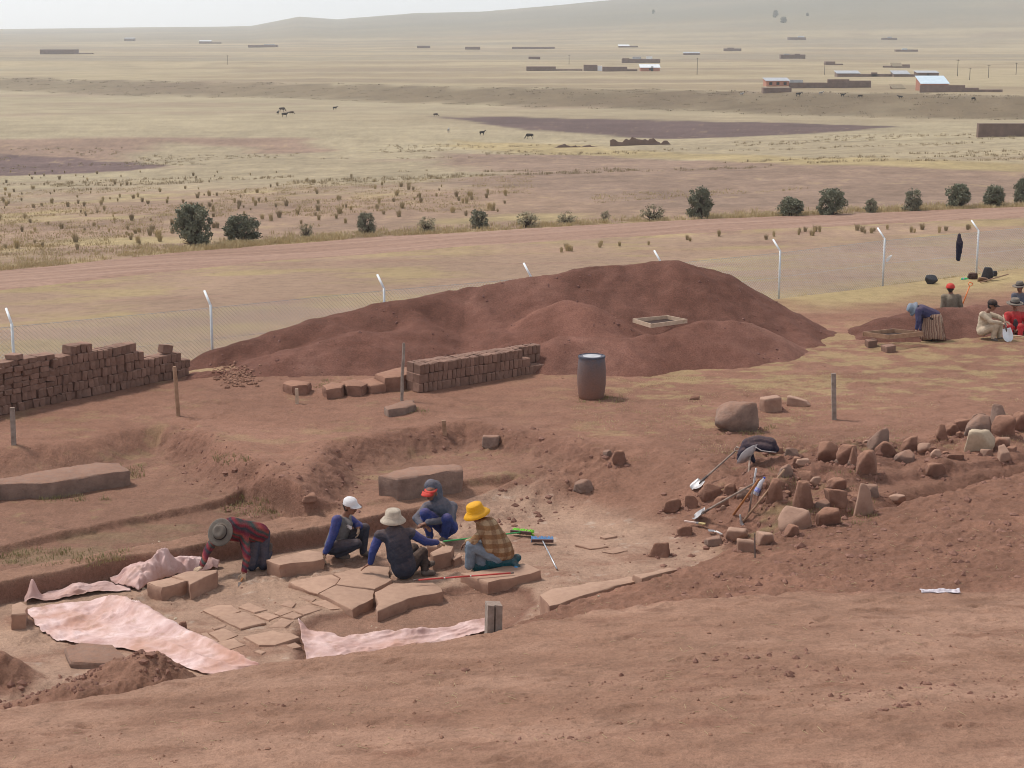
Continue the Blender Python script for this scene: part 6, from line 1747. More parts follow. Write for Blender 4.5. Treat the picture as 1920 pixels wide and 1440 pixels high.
# ------------------------------------------------------------------ shrubs along the road
M_LEAF = mat_mottle('shrub_leaf', (.17, .168, .115), (.30, .285, .20), 3.0, .8, .1, .003, rnd=.15)
M_LEAF_DK = mat_mottle('shrub_leaf_dark', (.13, .137, .092), (.24, .24, .165), 3.0, .8, .1, .003, rnd=.1)
M_LEAF_PALE = mat_mottle('shrub_leaf_pale', (.24, .22, .14), (.38, .33, .22), 3.0, .8, .1, .003, rnd=.15)
M_BARK = mat_mottle('bark', (.06, .045, .035), (.12, .09, .07), 12)
def shrub_mesh(seed, n, mat, dense=1.0):
    """unit crown (height 1, width 1) of small leaf faces gathered in clumps"""
    rs = np.random.default_rng(seed)
    nc = 64
    zc = rs.uniform(.07, .88, nc); an = rs.uniform(0, 6.283, nc)
    rc = .40 * np.sqrt(np.maximum(0, 1 - np.abs((zc - .42) / .52) ** 2.1)) * np.sqrt(rs.uniform(.15, 1.0, nc)) * rs.uniform(.82, 1.12, nc)
    c = np.stack([rc * np.cos(an), rc * np.sin(an), zc], 1)
    sz = rs.uniform(.07, .15, nc)
    V = []; Fc = []
    for k in range(n):
        q = rs.integers(nc); d = rs.normal(size=3); d /= np.linalg.norm(d)
        p = c[q] + d * sz[q] * rs.uniform(.3, 1.1)
        if p[2] < .02: p[2] = .02 + rs.uniform(0, .06)
        a = rs.normal(size=3) + d * .4 + np.array([0, 0, .6]); a /= np.linalg.norm(a); b = np.cross(a, rs.normal(size=3)); b /= np.linalg.norm(b)
        L_ = rs.uniform(.04, .075); W_ = L_ * .36
        i = len(V); V += [p - a * L_ * .5, p + b * W_, p + a * L_ * .5, p - b * W_]; Fc.append((i, i + 1, i + 2, i + 3))
    me = bpy.data.meshes.new('crown'); me.from_pydata([tuple(v) for v in V], [], Fc); me.materials.append(mat)
    # twigs
    m = MB()
    for q in range(nc):
        m.tube([(rs.normal() * .02, rs.normal() * .02, -.05), tuple(c[q] * [.45, .45, .5]), tuple(c[q])], [.016, .010, .004], 5, False)
    mt = bpy.data.meshes.new('stems'); mt.from_pydata(m.v, [], m.f); mt.materials.append(M_BARK)
    return me, mt
CROWNS = {'d': [shrub_mesh(s, 5000, M_LEAF_DK) for s in (1, 2, 3)], 'm': [shrub_mesh(s, 3200, M_LEAF) for s in (4, 5, 6)], 'p': [shrub_mesh(s, 1000, M_LEAF_PALE) for s in (7, 8)]}
BUSH = [(360, 461, 385, 78, 'd', 'tallest dark shrub standing at the roadside beside the round one'), (452, 453, 405, 72, 'd', 'round dark shrub just right of the tallest roadside shrub'), (573, 446, 421, 30, 'p', 'thin pale shrub by the road nearest the round dark shrub'),
    (687, 441, 402, 42, 'm', 'small grey green shrub third from the tall dark one along the road'), (801, 437, 408, 44, 'p', 'scraggy low shrub fourth along the road verge'), (899, 429, 396, 42, 'm', 'low rounded shrub on the road verge left of the middle tufts'), (990, 427, 398, 50, 'p', 'low spreading shrub at the middle of the verge'),
    (1062, 422, 398, 40, 'p', 'thin low shrub just right of the middle spreading one'), (1135, 415, 396, 24, 'p', 'tiny shrub in the verge before the gap'), (1225, 415, 384, 54, 'p', 'wide grey shrub left of the tall upright shrub'), (1313, 411, 354, 50, 'd', 'tall upright dark shrub standing alone on the verge'),
    (1484, 406, 371, 54, 'd', 'broad dark shrub next right of the tall upright one'), (1561, 404, 356, 58, 'd', 'large dark bushy shrub, bigger of the close pair'), (1635, 399, 374, 28, 'm', 'small round shrub between two larger ones'), (1713, 397, 357, 42, 'm', 'medium grey shrub two places left of the dark group'),
    (1799, 391, 347, 52, 'd', 'dense dark shrub leading the last dark group'), (1866, 388, 349, 48, 'd', 'dense round shrub second in the last dark group'), (1922, 383, 335, 40, 'd', 'dark shrub cut off by the picture edge')]
rb = random.Random(3)
for i, (px, py, pt_, w, kind, lab) in enumerate(BUSH):
    p = ground(px, py); k = ppm(p)
    o = empty('shrub', (p[0], p[1] + .3, p[2] - .02), lab, 'shrub', 'shrubs along the far side of the road')
    W = w / k * 1.12; H = (py - pt_) / k * 1.10
    cm, sm = CROWNS[kind][i % len(CROWNS[kind])]
    for nm, me in (('stems', sm), ('crown', cm)):
        c = bpy.data.objects.new(nm, me); c.parent = o; c.scale = (W, W * .9, H); c.rotation_euler = (0, 0, rb.uniform(0, 6)); COL.objects.link(c)

# ------------------------------------------------------------------ tussocks of dry grass
def grass_mat(name, c1, c2):
    return mat_mottle(name, c1, c2, 4.0, .85, .1, .003, rnd=.18)
M_STRAW = grass_mat('straw', (.38, .29, .16), (.60, .48, .28)); M_STRAW_D = grass_mat('straw_dark', (.30, .235, .15), (.48, .38, .24))
def tuft_arrays(rs, n, h, r, wd=.012, spread=.5):
    V = np.zeros((n * 5, 3)); Fc = []
    for k in range(n):
        a = rs.uniform(0, 6.283); rr = r * math.sqrt(rs.uniform()); b = np.array([rr * math.cos(a), rr * math.sin(a), -.02])
        d = np.array([math.cos(a), math.sin(a), 0]) * spread * rs.uniform(.1, 1.0) * (rr / r + .2); hh = h * rs.uniform(.55, 1.05)
        s = np.array([-math.sin(a + rs.normal() * .8), math.cos(a + rs.normal() * .8), 0]) * wd
        m1 = b + d * .35 * hh + np.array([0, 0, hh * .6]); t = b + d * hh + np.array([0, 0, hh * rs.uniform(.8, 1.0)])
        V[k * 5:k * 5 + 5] = [b - s, b + s, m1 + s * .75, m1 - s * .75, t]
        Fc += [(k * 5, k * 5 + 1, k * 5 + 2, k * 5 + 3), (k * 5 + 3, k * 5 + 2, k * 5 + 4)]
    return V, Fc
TUFTS = []
for s in range(6):
    rs = np.random.default_rng(40 + s); V, Fc = tuft_arrays(rs, 120, rs.uniform(.85, 1.1), rs.uniform(.15, .24), .02, rs.uniform(.35, .6))
    me = bpy.data.meshes.new('grass_tussock'); me.from_pydata(V.tolist(), [], Fc); me.materials.append(M_STRAW if s % 2 else M_STRAW_D); TUFTS.append(me)
rs = np.random.default_rng(9); spots = []
while len(spots) < 240:      # open plain beyond the road
    px = rs.uniform(-60, 1060); py = rs.uniform(322, 470)
    lim = np.interp(px, [-60, 200, 320, 600, 1000, 1060], [505, 478, 458, 430, 405, 400])
    if py > lim - 8: continue
    if px > 700 and py < 330 + (px - 700) * .14: continue
    dens = vnoise(px / 90.0, py / 22.0, 77)
    if rs.uniform() > dens * 1.2: continue
    spots.append((px, py, rs.uniform(.22, .58)))
for k in range(34): spots.append((rs.uniform(1020, 1900), 0, rs.uniform(.25, .42)))
LV = 'low golden grass tuft between the dirt road and the wire fence'
for px, py, h in spots:
    near = py == 0
    if near: py = np.interp(px, [1020, 1400, 1920], [470, 440, 425]) + rs.uniform(-4, 12) * (1 if px < 1500 else .6)
    p = ground(px, py)
    o = bpy.data.objects.new('grass_tussock', TUFTS[rs.integers(6)]); o.location = p; o.scale = (h * rs.uniform(.75, 1.15), h * .9, h); o.rotation_euler = (0, 0, rs.uniform(0, 6.28)); COL.objects.link(o)
    zone = 'left of the tallest dark shrub' if px < 320 else ('behind the two dark shrubs' if px < 520 else 'right of the dark shrubs')
    band = 'farthest back on the plain' if py < 350 else ('midway across the plain' if py < 390 else 'close to the road')
    tag(o, LV if near else '%s grass tussock %s, %s' % ('golden' if o.data.materials[0] == M_STRAW else 'brownish', zone, band), 'grass tussock', 'tufts on the near side of the road' if near else 'tussocks on the plain beyond the road')
# loose grass: verge, fence foot, yard
def scatter_grass(name, pts, label, mat, hmin, hmax, n, r, wd, seed):
    rs = np.random.default_rng(seed); VV = []; FF = []; b = 0
    lib = [tuft_arrays(np.random.default_rng(seed + 50 + q), n, 1.0, 1.0, 1.0, .6) for q in range(8)]
    for p in pts:
        V, Fc = lib[rs.integers(8)]; h = rs.uniform(hmin, hmax); rr = r * rs.uniform(.6, 1.3)
        a = rs.uniform(0, 6.28); ca, sa = math.cos(a), math.sin(a)
        Q = V.copy(); base = np.repeat(Q[0::5] * 0, 5, 0)
        x = Q[:, 0]; y = Q[:, 1]
        # blade width is kept thin: rebuild sideways offsets
        idx = np.arange(len(Q)) // 5
        ctr = (Q[0::5] + Q[1::5]) / 2
        off = Q - ctr[idx]
        side = (Q[1::5] - Q[0::5]) / 2
        W = np.zeros_like(Q); W[0::5] = -side * wd; W[1::5] = side * wd; W[2::5] = side * wd * .8; W[3::5] = -side * wd * .8
        mid = np.zeros_like(Q); m_ = (Q[2::5] + Q[3::5]) / 2
        mid[2::5] = m_ - ctr; mid[3::5] = m_ - ctr; mid[4::5] = Q[4::5] - ctr
        Q = ctr[idx] * np.array([r, r, 1]) * 1.0 + mid * np.array([h, h, h]) + W
        Q = np.stack([Q[:, 0] * ca - Q[:, 1] * sa, Q[:, 0] * sa + Q[:, 1] * ca, Q[:, 2]], 1) + p
        VV.append(Q); FF += [tuple(i + b for i in f) for f in Fc]; b += len(Q)
    VV = np.concatenate(VV)
    o = mesh_obj(name, VV, FF, mat); return tag(o, label, kind='stuff')
rs = np.random.default_rng(21); pts = []
ul = resample([ground(*p)[:2] for p in ROAD_UP], 1500)
dens = fbm(np.arange(1500) / 35.0, np.zeros(1500), 5, 4)
for i in range(len(ul)):
    for q in range(4):
        if rs.uniform() < .42 + .55 * dens[i]:
            x, y = ul[i] + np.array([-.45, .893]) * abs(rs.normal(.5, 1.7)) + rs.normal(size=2) * .3
            if abs(x / y) < .33: pts.append((x, y))
pts = np.array(pts); pz_ = terrain(pts[:, 0], pts[:, 1]); pts = np.column_stack([pts, pz_])
scatter_grass('verge_grass', pts, 'ragged golden grass along the far verge of the road', M_STRAW, .10, .38, 20, .3, .011, 1)
pts = []; scf = []
for k in range(2600):
    u = rs.uniform(-2, 9) * SP_; q = posts[2][:2] + (posts[3] - posts[2])[:2] / np.linalg.norm((posts[3] - posts[2])[:2]) * u
    dn = np.array([-FN[0], -FN[1]]) * abs(rs.normal(0, 1.3)); x, y = q + dn + rs.normal(size=2) * .15
    if vnoise(x / 1.1, y / 1.1, 3) > .45: pts.append((x, y))
pts = np.array(pts); pts = np.column_stack([pts, surf(pts[:, 0], pts[:, 1])])
scatter_grass('fence_grass', pts, 'dry grass growing along the foot of the wire fence', M_STRAW, .06, .24, 16, .18, .007, 2)
pts = []
while len(pts) < 1500:
    px = rs.uniform(1080, 1920); py = rs.uniform(700, 850)
    p = at(px, py, 0.0)
    if vnoise(p[0] / .8, p[1] / .45, 13) + .4 * vnoise(p[0] / 3, p[1] / 2, 14) < .72: continue
    pts.append(p[:2])
pts = np.array(pts); pts = np.column_stack([pts, surf(pts[:, 0], pts[:, 1])])
scatter_grass('yard_straw', pts, 'thin trampled straw scattered over the bare yard', M_STRAW, .02, .06, 12, .16, .004, 3)
pts = []
for (x0, y0, x1, y1, n) in ((590, 712, 620, 728, 14), (640, 722, 700, 736, 30), (400, 840, 470, 870, 20), (1350, 800, 1450, 815, 30), (1500, 960, 1640, 985, 30), (1440, 880, 1640, 960, 60), (740, 768, 800, 776, 20), (0, 1030, 240, 1060, 90), (420, 930, 520, 970, 50), (230, 870, 270, 900, 24), (1080, 742, 1170, 756, 40), (60, 930, 200, 940, 26)):
    for k in range(n):
        p = ground(rs.uniform(x0, x1), rs.uniform(y0, y1)); pts.append(p)
scatter_grass('weeds', np.array(pts), 'sparse weeds and dry grass around the stones and terrace', grass_mat('weed', (.22, .20, .09), (.40, .34, .17)), .03, .12, 14, .12, .005, 4)
# scarp vegetation and plain clumps
pts = []
while len(pts) < 700:
    y = rs.uniform(330, 620); x = rs.uniform(-.33, .33) * y
    q = (y + 0.709 * x - 449.0) * 0.816 + 9 * float(fbm(np.array([x / 60.0]), np.array([y / 60.0]), 5, 3)[0])
    if -20 < q < 16: pts.append((x, y))
pts = np.array(pts); pts = np.column_stack([pts, terrain(pts[:, 0], pts[:, 1])])
scatter_grass('scarp_scrub', pts, 'dark scrub covering the low scarp across the plain', grass_mat('scrub', (.20, .155, .10), (.28, .22, .145)), .15, .4, 14, 1.3, .05, 5)
pts = []
while len(pts) < 1300:
    px = rs.uniform(0, 1920); py = rs.uniform(250, 345)
    if vnoise(px / 160.0, py / 9.0, 33) < .62: continue
    pts.append(ground(px, py)) if len(pts) < 0 else pts.append(at(px, py, -8.0 if py < 300 else -5.5))
pts = np.array(pts); pts[:, 2] = terrain(pts[:, 0], pts[:, 1])
scatter_grass('plain_scrub', pts, 'scattered clumps of dry grass over the middle plain', M_STRAW_D, .15, .4, 14, .35, .02, 6)
pts = []
while len(pts) < 2600:
    px = rs.uniform(-20, 1920); py = rs.uniform(330, 470)
    lim = np.interp(px, [-20, 200, 600, 1000, 1400, 1920], [500, 475, 428, 402, 385, 365])
    if py > lim or (px > 1000 and py < 378) or vnoise(px / 120., py / 16., 55) < .42: continue
    p = ground(px, py) if False else at(px, py, np.interp(py, [330, 380, 470], [-5.5, -3.8, -2.2])); pts.append(p)
pts = np.array(pts); pts[:, 2] = surf(pts[:, 0], pts[:, 1])
scatter_grass('plain_grass', pts, 'short straw grass blending over the plain beyond the road', grass_mat('pale_straw', (.36, .27, .15), (.54, .42, .24)), .06, .22, 12, .5, .016, 7)
# clods and pebbles
def scatter_stones(name, pts, rad, label, mat, seed, kind='stuff'):
    rs = np.random.default_rng(seed); VV = []; FF = []; b = 0
    for p in pts:
        r = rad * min(rs.lognormal(0, .75), 4.0); q = V0 * (r * rs.uniform(.55, 1.2, 3))[None, :] * (1 + rs.normal(size=(len(V0), 1)) * .16)
        VV.append(q + p - np.array([0, 0, r * .25])); FF += [tuple(i + b for i in f) for f in F0]; b += len(V0)
    o = mesh_obj(name, np.concatenate(VV), FF, mat); return tag(o, label, kind=kind)
M_HEAP_CRUMB = mat_mottle('heap_crumb', (.13, .06, .05), (.25, .135, .11), 9.0, .95, .5, .01)
M_CLOD = mat_mottle('clod', (.18, .09, .068), (.31, .17, .125), 9.0, .95, .5, .01)
pts = []
rs = np.random.default_rng(31)
for k in range(2600):
    px = rs.uniform(980, 1960); py = rs.uniform(890, 1110)
    e = np.interp(px, [q[0] for q in E_PX], [q[1] for q in E_PX])
    if py < e + 4 or vnoise(px / 60., py / 14., 5) < .42: continue
    p = at(px, py, .1); pts.append(p[:2])
for k in range(1500):
    px = rs.uniform(-10, 420); py = rs.uniform(1185, 1300); pts.append(at(px, py, .1)[:2]) if vnoise(px / 40., py / 14., 6) > .4 and py < 1310 - px * .15 else None
for k in range(1100):
    px = rs.uniform(330, 1110); py = rs.uniform(810, 930)
    p = at(px, py, -.1)[:2]
    if abs(float(sdist(TERR, np.array([p[0]]), np.array([p[1]]))[0])) < .7: pts.append(p)
for k in range(500):
    px = rs.uniform(1240, 1660); py = rs.uniform(850, 1030); pts.append(at(px, py, -.25)[:2])
pts = np.array(pts); pts = np.column_stack([pts, surf(pts[:, 0], pts[:, 1])])
scatter_stones('clods', pts, .019, 'loose crumbs and clods of earth on the banks', M_CLOD, 3)
pts = []; scf = []
for k in range(2600):
    px = rs.uniform(-20, 1940); py = rs.uniform(1110, 1440)
    if vnoise(px / 150., py / 40., 19) < .4: continue
    if py < np.interp(px, [0, 480, 1000, 1300, 1920], [1335, 1253, 1168, 1124, 1110]): continue
    pts.append(at(px, py, .9)[:2])
for k in range(16):
    cx, cy = rs.uniform(0, 1900), rs.uniform(1200, 1430)
    for j in range(28):
        px, py = cx + rs.normal() * 45, cy + rs.normal() * 7
        if py > np.interp(px, [0, 480, 1000, 1300, 1920], [1340, 1260, 1176, 1132, 1120]): scf.append(at(px, py, .9)[:2])
for k in range(700):
    px = rs.uniform(-20, 1940); py = rs.uniform(650, 860); pts.append(at(px, py, 0)[:2])
for k in range(700):
    px = rs.uniform(200, 1300); py = rs.uniform(1000, 1200); pts.append(at(px, py, -.72)[:2])
hp = []
for k in range(1500):
    p = ground(rs.uniform(380, 1560), rs.uniform(500, 730)); 
    if p[2] > terrain(np.array([p[0]]), np.array([p[1]]), False)[0] + .06 and vnoise(p[0] / .9, p[1] / .9, 15) > .45: hp.append(p)
scatter_stones('heap_crumbs', np.array(hp), .013, 'crumbs of soil rolled down the flanks of the spoil heap', M_HEAP_CRUMB, 6)
pts = np.array(pts); pts = np.column_stack([pts, surf(pts[:, 0], pts[:, 1])])
scatter_stones('pebbles', pts, .0075, 'small pebbles and crumbs scattered over the bare ground', M_ROCK, 4)
pts = []
for k in range(420):
    px = rs.uniform(250, 1200); py = rs.uniform(1030, 1180); p = at(px, py, -.72)
    if vnoise(px / 70., py / 18., 9) > .55: pts.append(p[:2])
pts = np.array(pts); pts = np.column_stack([pts, surf(pts[:, 0], pts[:, 1])])
pp = np.array(scf); scatter_stones('scuffed_clods', np.column_stack([pp, surf(pp[:, 0], pp[:, 1])]), .013, 'clumps of crumbled dark earth on the near bank', M_CLOD, 8)
pp = []
for (x, y, w, d, mm) in ROCK_BASES:
    if not (1.5 < x < 12 and 23 < y < 36): continue
    for k in range(int(14 + w * 40)):
        a = rs.uniform(0, 6.28); r = rs.uniform(.48, .75); pp.append((x + math.cos(a) * w * r, y + math.sin(a) * d * r))
pp = np.array(pp); scatter_stones('bank_rubble', np.column_stack([pp, surf(pp[:, 0], pp[:, 1])]), .02, 'crumbled earth and small rubble packed around the stones of the bank', M_CLOD, 9)
scatter_stones('stone_chips', pts, .011, 'pale stone chips strewn over the excavated floor', M_ROCK_PALE, 5)

pts = []
for k in range(260):
    px = rs.uniform(-20, 1940); py = rs.uniform(1115, 1440)
    if py > np.interp(px, [0, 480, 1000, 1300, 1920], [1345, 1262, 1178, 1134, 1122]): pts.append(at(px, py, .9)[:2])
for k in range(240): pts.append(at(rs.uniform(1000, 1930), rs.uniform(960, 1110), .1)[:2])
pts = np.array(pts); pts = np.column_stack([pts, surf(pts[:, 0], pts[:, 1]) + .006])
m = MB()
for p in pts:
    a = rs.uniform(0, 6.28); L_ = rs.uniform(.02, .07); d = Vector((math.cos(a), math.sin(a), rs.uniform(-.05, .25))) * L_
    m.bar(Vector(p) - d, Vector(p) + d, .0035)
tag(m.obj('straw_bits', M_STRAW), 'bits of straw lying on the bare earth', kind='stuff')
# ------------------------------------------------------------------ houses and walls on the plain
M_ADOBE_FAR = mat_mottle('adobe_wall', (.15, .105, .085), (.24, .165, .135), .8, .95, .3, .05, rnd=.12)
M_BRICK_FAR = mat_mottle('brick_wall', (.36, .16, .11), (.48, .23, .16), 1.0, .95, .2, .03, rnd=.1)
M_TIN = mat_mottle('tin_roof', (.62, .64, .66), (.82, .84, .86), 1.2, .35, .1, .01, spec=.5)
M_TIN_BLUE = mat_mottle('pale_blue_tin', (.50, .62, .70), (.66, .76, .82), 1.2, .35, .1, .01, spec=.5)
M_TIN_GREY = mat_mottle('grey_tin', (.32, .33, .35), (.48, .49, .51), 1.2, .45, .1, .01)
M_DARK = mat_mottle('dark_opening', (.03, .026, .024), (.05, .045, .04), 3)
M_THATCH = mat_mottle('thatch', (.19, .15, .10), (.30, .24, .16), 2.0, .95, .5, .05)
def house(x0, x1, yb, yt, label, wall=None, roof=None, rise=.3, depth=None, windows=0, door=False, name='house', cat='house', extra=(), ruin=0):
    """box walls from photo pixels: left, right, base and wall-top rows; single pitch roof facing the camera"""
    p = ground((x0 + x1) / 2, yb); k = ppm(p)
    w = (x1 - x0) / k; h = (yb - yt) / k; dp = depth or min(w * .7, 5.0)
    o = empty(name, (p[0], p[1], p[2] - .3), label, cat)
    wm = wall or M_ADOBE_FAR
    m = MB(); hb = h + .3
    rh = rise if roof else 0.0
    front_h = hb - (rh if roof else 0)
    if ruin:
        n = 60; vs = []; fs = []; xx = np.arange(n + 1) / n; prof = .62 + .55 * fbm(xx * 5.0, xx * 0 + ruin, ruin, 4, .6) - .25 * np.abs(xx - .45)
        tops = [hb * min(max(v, .15), 1.0) for v in prof]
        for i in range(n + 1):
            x = -w / 2 + w * i / n; t = tops[i]; vs += [(x, -.25, 0), (x, .25, 0), (x, .2, t), (x, -.2, t)]
        for i in range(n):
            a = i * 4; b = a + 4; fs += [(a, b, b + 3, a + 3), (a + 1, a + 2, b + 2, b + 1), (a + 3, b + 3, b + 2, a + 2)]
        fs += [(0, 3, 2, 1), (n * 4, n * 4 + 1, n * 4 + 2, n * 4 + 3)]
        m.add(vs, fs)
    elif roof:
        vs = [(-w / 2, 0, 0), (w / 2, 0, 0), (w / 2, dp, 0), (-w / 2, dp, 0), (-w / 2, 0, front_h), (w / 2, 0, front_h), (w / 2, dp, hb), (-w / 2, dp, hb)]
        m.add(vs, [(3, 2, 1, 0), (4, 5, 6, 7), (0, 1, 5, 4), (1, 2, 6, 5), (2, 3, 7, 6), (3, 0, 4, 7)])
    else:
        m.box((0, dp / 2, hb / 2), (w, dp, hb))
    m.obj('wall', wm, o)
    if roof:
        e = .25; m = MB(); sl = rh / dp
        vs = [(-w / 2 - e, -e, front_h - e * sl + .03), (w / 2 + e, -e, front_h - e * sl + .03), (w / 2 + e, dp + e, hb + e * sl + .03), (-w / 2 - e, dp + e, hb + e * sl + .03)]
        vs += [(a, b, c + .1) for a, b, c in vs]
        m.add(vs, [(3, 2, 1, 0), (4, 5, 6, 7), (0, 1, 5, 4), (1, 2, 6, 5), (2, 3, 7, 6), (3, 0, 4, 7)])
        m.obj('roof', roof, o)
    for q in range(windows):
        x = -w / 2 + w * (q + .6) / (windows + .2); m = MB(); m.box((x, -.02, front_h * .62), (.8, .08, .75)); m.obj('window', M_DARK, o)
    if door: m = MB(); m.box((w * .1, -.02, .3 + .85), (.9, .08, 1.7)); m.obj('door', M_DARK, o)
    for (ex0, ex1, ey, em) in extra:      # lower attached blocks: pixel left, right, top
        a0_, a1_ = (ex0 - (x0 + x1) / 2) / k, (ex1 - (x0 + x1) / 2) / k; eh = (yb - ey) / k + .3
        m = MB(); m.box(((a0_ + a1_) / 2, .6, eh / 2), (a1_ - a0_, 1.0, eh)); m.obj('yard_wall', em, o)
    return o
house(987, 1042, 133, 125, 'long low adobe building at the end of the central row of walls', windows=0, depth=4, extra=[(987, 1008, 127.5, M_ADOBE_FAR), (1042, 1092, 130, M_ADOBE_FAR)])
house(1095, 1120, 133, 122, 'square dark adobe house with a white gate beside it', depth=5, extra=[(1120.5, 1129, 123.5, M_WHITE)])
house(1130, 1176, 134, 125.5, 'low adobe yard building right of the white gate', depth=3, extra=[(1176, 1195, 130, M_ADOBE_FAR)])
house(1201, 1237, 133.5, 122, 'brick house with a gleaming white roof in the central row', M_BRICK_FAR, M_TIN, 1.0, 5, 1, True)
house(1167, 1238, 118, 111, 'adobe compound behind the white roofed brick house', depth=6, extra=[(1167, 1180, 109.5, M_ADOBE_FAR), (1186, 1202, 106.5, M_TIN_GREY), (1212, 1223, 106, M_TIN)])
house(1160, 1180, 89, 84, 'tiny white roofed farm far up the plain', None, M_TIN, .9, 5, extra=[(1180, 1196, 86, M_ADOBE_FAR)])
house(1282, 1312, 103, 98, 'small long farmhouse with pale roof alone on yellow pasture', None, M_TIN_GREY, .6, 4)
house(1358, 1390, 96, 91, 'dark farm cluster above the lone long farmhouse', depth=5, extra=[(1364, 1376, 89.5, M_ADOBE_FAR)])
house(960, 1040, 92, 88, 'very long faint wall far up the middle plain', depth=1, cat='wall', name='field_wall')
house(991, 1013, 111, 106.5, 'small isolated adobe shed left of the central row', depth=4)
house(1437, 1480, 162, 148, 'orange brick building joined to the long adobe wall', M_BRICK_FAR, M_TIN_GREY, .6, 6, 3)
house(1481, 1633, 165, 155, 'long dark adobe enclosure wall beside the orange brick building', depth=1, name='yard_wall', cat='wall', extra=[(1552, 1592, 149, M_ADOBE_FAR), (1481, 1505, 150, M_TIN_GREY), (1592, 1633, 151.5, M_ADOBE_FAR)])
house(1431, 1484, 174, 165, 'low flat block standing before the orange brick building', depth=3, name='low_wall', cat='wall')
house(1570, 1612, 144, 134, 'grey roofed adobe house at the left end of the upper row', None, M_TIN_GREY, .7, 5, extra=[(1612, 1676, 139, M_ADOBE_FAR), (1634, 1645, 136, M_ADOBE_FAR)])
house(1676, 1705, 144, 134, 'gabled adobe house in the middle of the upper row', None, M_TIN_GREY, .9, 5, extra=[(1705, 1722, 139.5, M_ADOBE_FAR)])
house(1720, 1760, 143, 134, 'flat roofed adobe house at the right end of the upper row', None, M_TIN_GREY, .5, 5, 1)
house(1727, 1778, 170, 145, 'orange two storey house with a pale blue roof', M_BRICK_FAR, M_TIN_BLUE, 1.6, 6, 2)
house(1725, 1809, 173, 160, 'tall adobe yard wall in front of the orange two storey house', depth=.6, name='yard_wall', cat='wall', extra=[(1809, 1835, 165, M_ADOBE_FAR), (1835, 1880, 168, M_ADOBE_FAR)])
house(1548, 1566, 122, 115.5, 'small dark adobe hut with a low side wall', depth=4, extra=[(1566, 1581, 119.5, M_ADOBE_FAR)])
house(1674, 1692, 127, 119, 'steep roofed farm hut above the upper row', None, M_THATCH, 1.2, 4, extra=[(1656, 1674, 123.5, M_ADOBE_FAR), (1692, 1706, 121, M_ADOBE_FAR)])
house(1464, 1510, 110, 102.5, 'cluster of small grey farm buildings on the middle slope', depth=5, extra=[(1470, 1480, 101, M_TIN_GREY), (1490, 1500, 101, M_ADOBE_FAR)])
house(1680, 1721, 97, 93, 'farm with a light blue wall far up the slope', depth=5, extra=[(1691, 1701, 91, M_TIN_BLUE)])
house(1478, 1511, 75, 70, 'faint farm with a bright roof high on the hillside', depth=6, extra=[(1496, 1508, 67.5, M_TIN)])
house(1655, 1682, 75, 71, 'faint farm right of the bright roofed one high on the hillside', depth=6, extra=[(1664, 1672, 69, M_TIN_GREY)])
house(1675, 1696, 167, 160.5, 'lone earth hut between the long wall and the orange house', None, M_THATCH, .8, 4)
house(75, 142, 102, 93, 'dark walled grove like enclosure on the far left plain', depth=8, extra=[(142, 175, 99.5, M_ADOBE_FAR)])
house(233, 252, 77, 71, 'tiny farmhouse left of the far plain tracks', None, M_TIN_GREY, .8, 5)
house(373, 395, 82, 76, 'tiny pale roofed farm on the far left plain', None, M_TIN, .8, 6, extra=[(395, 415, 79.5, M_ADOBE_FAR)])
house(465, 520, 89, 84.5, 'low row of farm walls below the first hill', depth=5, extra=[(495, 515, 83, M_TIN_GREY)])
house(782, 806, 90, 86, 'small dark farm building below the second hill', depth=5)
house(872, 900, 93, 88, 'small walled farm left of the very long faint wall', depth=5)
house(1834, 2010, 256, 232, 'long ruined adobe wall at the right picture edge on the near plain', depth=1.0, name='adobe_wall', cat='wall')
rn = house(1144, 1270, 272, 253, 'crumbling red adobe ruin beside the dark ploughed field', depth=1.0, name='adobe_ruin', cat='ruin', ruin=4)
rn2 = house(1040, 1120, 276, 268, 'low collapsed adobe wall left of the crumbling ruin', depth=1.0, name='adobe_ruin', cat='ruin', ruin=9)
# power poles
M_POLE = mat_mottle('pole_wood', (.10, .085, .075), (.16, .14, .12), 3)
for i, (px, yb, yt, lab) in enumerate([(1307, 140, 109, 'power pole right of the white roofed brick house'), (427, 121, 104, 'power pole on the far left plain'), (1067, 121, 103, 'thin power pole left of the square dark house'), (1546, 140, 118, 'power pole left of the upper row of houses'), (1795, 143, 112, 'tallest power pole right of the upper row'), (1818, 150, 128, 'power pole behind the yard wall tail'), (1853, 146, 122, 'power pole second from the right edge'), (1905, 140, 118, 'power pole nearest the right edge')]):
    p = ground(px, yb); k = ppm(p); H = (yb - yt) / k; m = MB(); m.tube([(0, 0, -.3), (0, 0, H)], [.11, .08], 8); m.bar((-.5, 0, H * .94), (.5, 0, H * .94), .08, .08)
    o = m.obj('power_pole', M_POLE); o.location = p; tag(o, lab, 'power pole', 'power poles on the plain')
# far trees
for i, (px, yb, yt, w, lab) in enumerate([(1454, 33, 18, 14, 'single tall tree high on the hillside'), (1469, 43, 30, 16, 'bushy tree just below the tall hillside tree'), (1514, 30, 23, 8, 'small tree right of the two hillside trees'), (1225, 26, 17, 7, 'tiny tree near the hill crest')]):
    p = ground(px, yb); k = ppm(p); o = empty('tree', p, lab, 'tree', 'trees on the hillside')
    cm, sm = CROWNS['d'][i % 3]
    for nm, me in (('trunk', sm), ('crown', cm)):
        c = bpy.data.objects.new(nm, me); c.parent = o; c.scale = (w / k * .9, w / k * .9, (yb - yt) / k * .95); COL.objects.link(c)

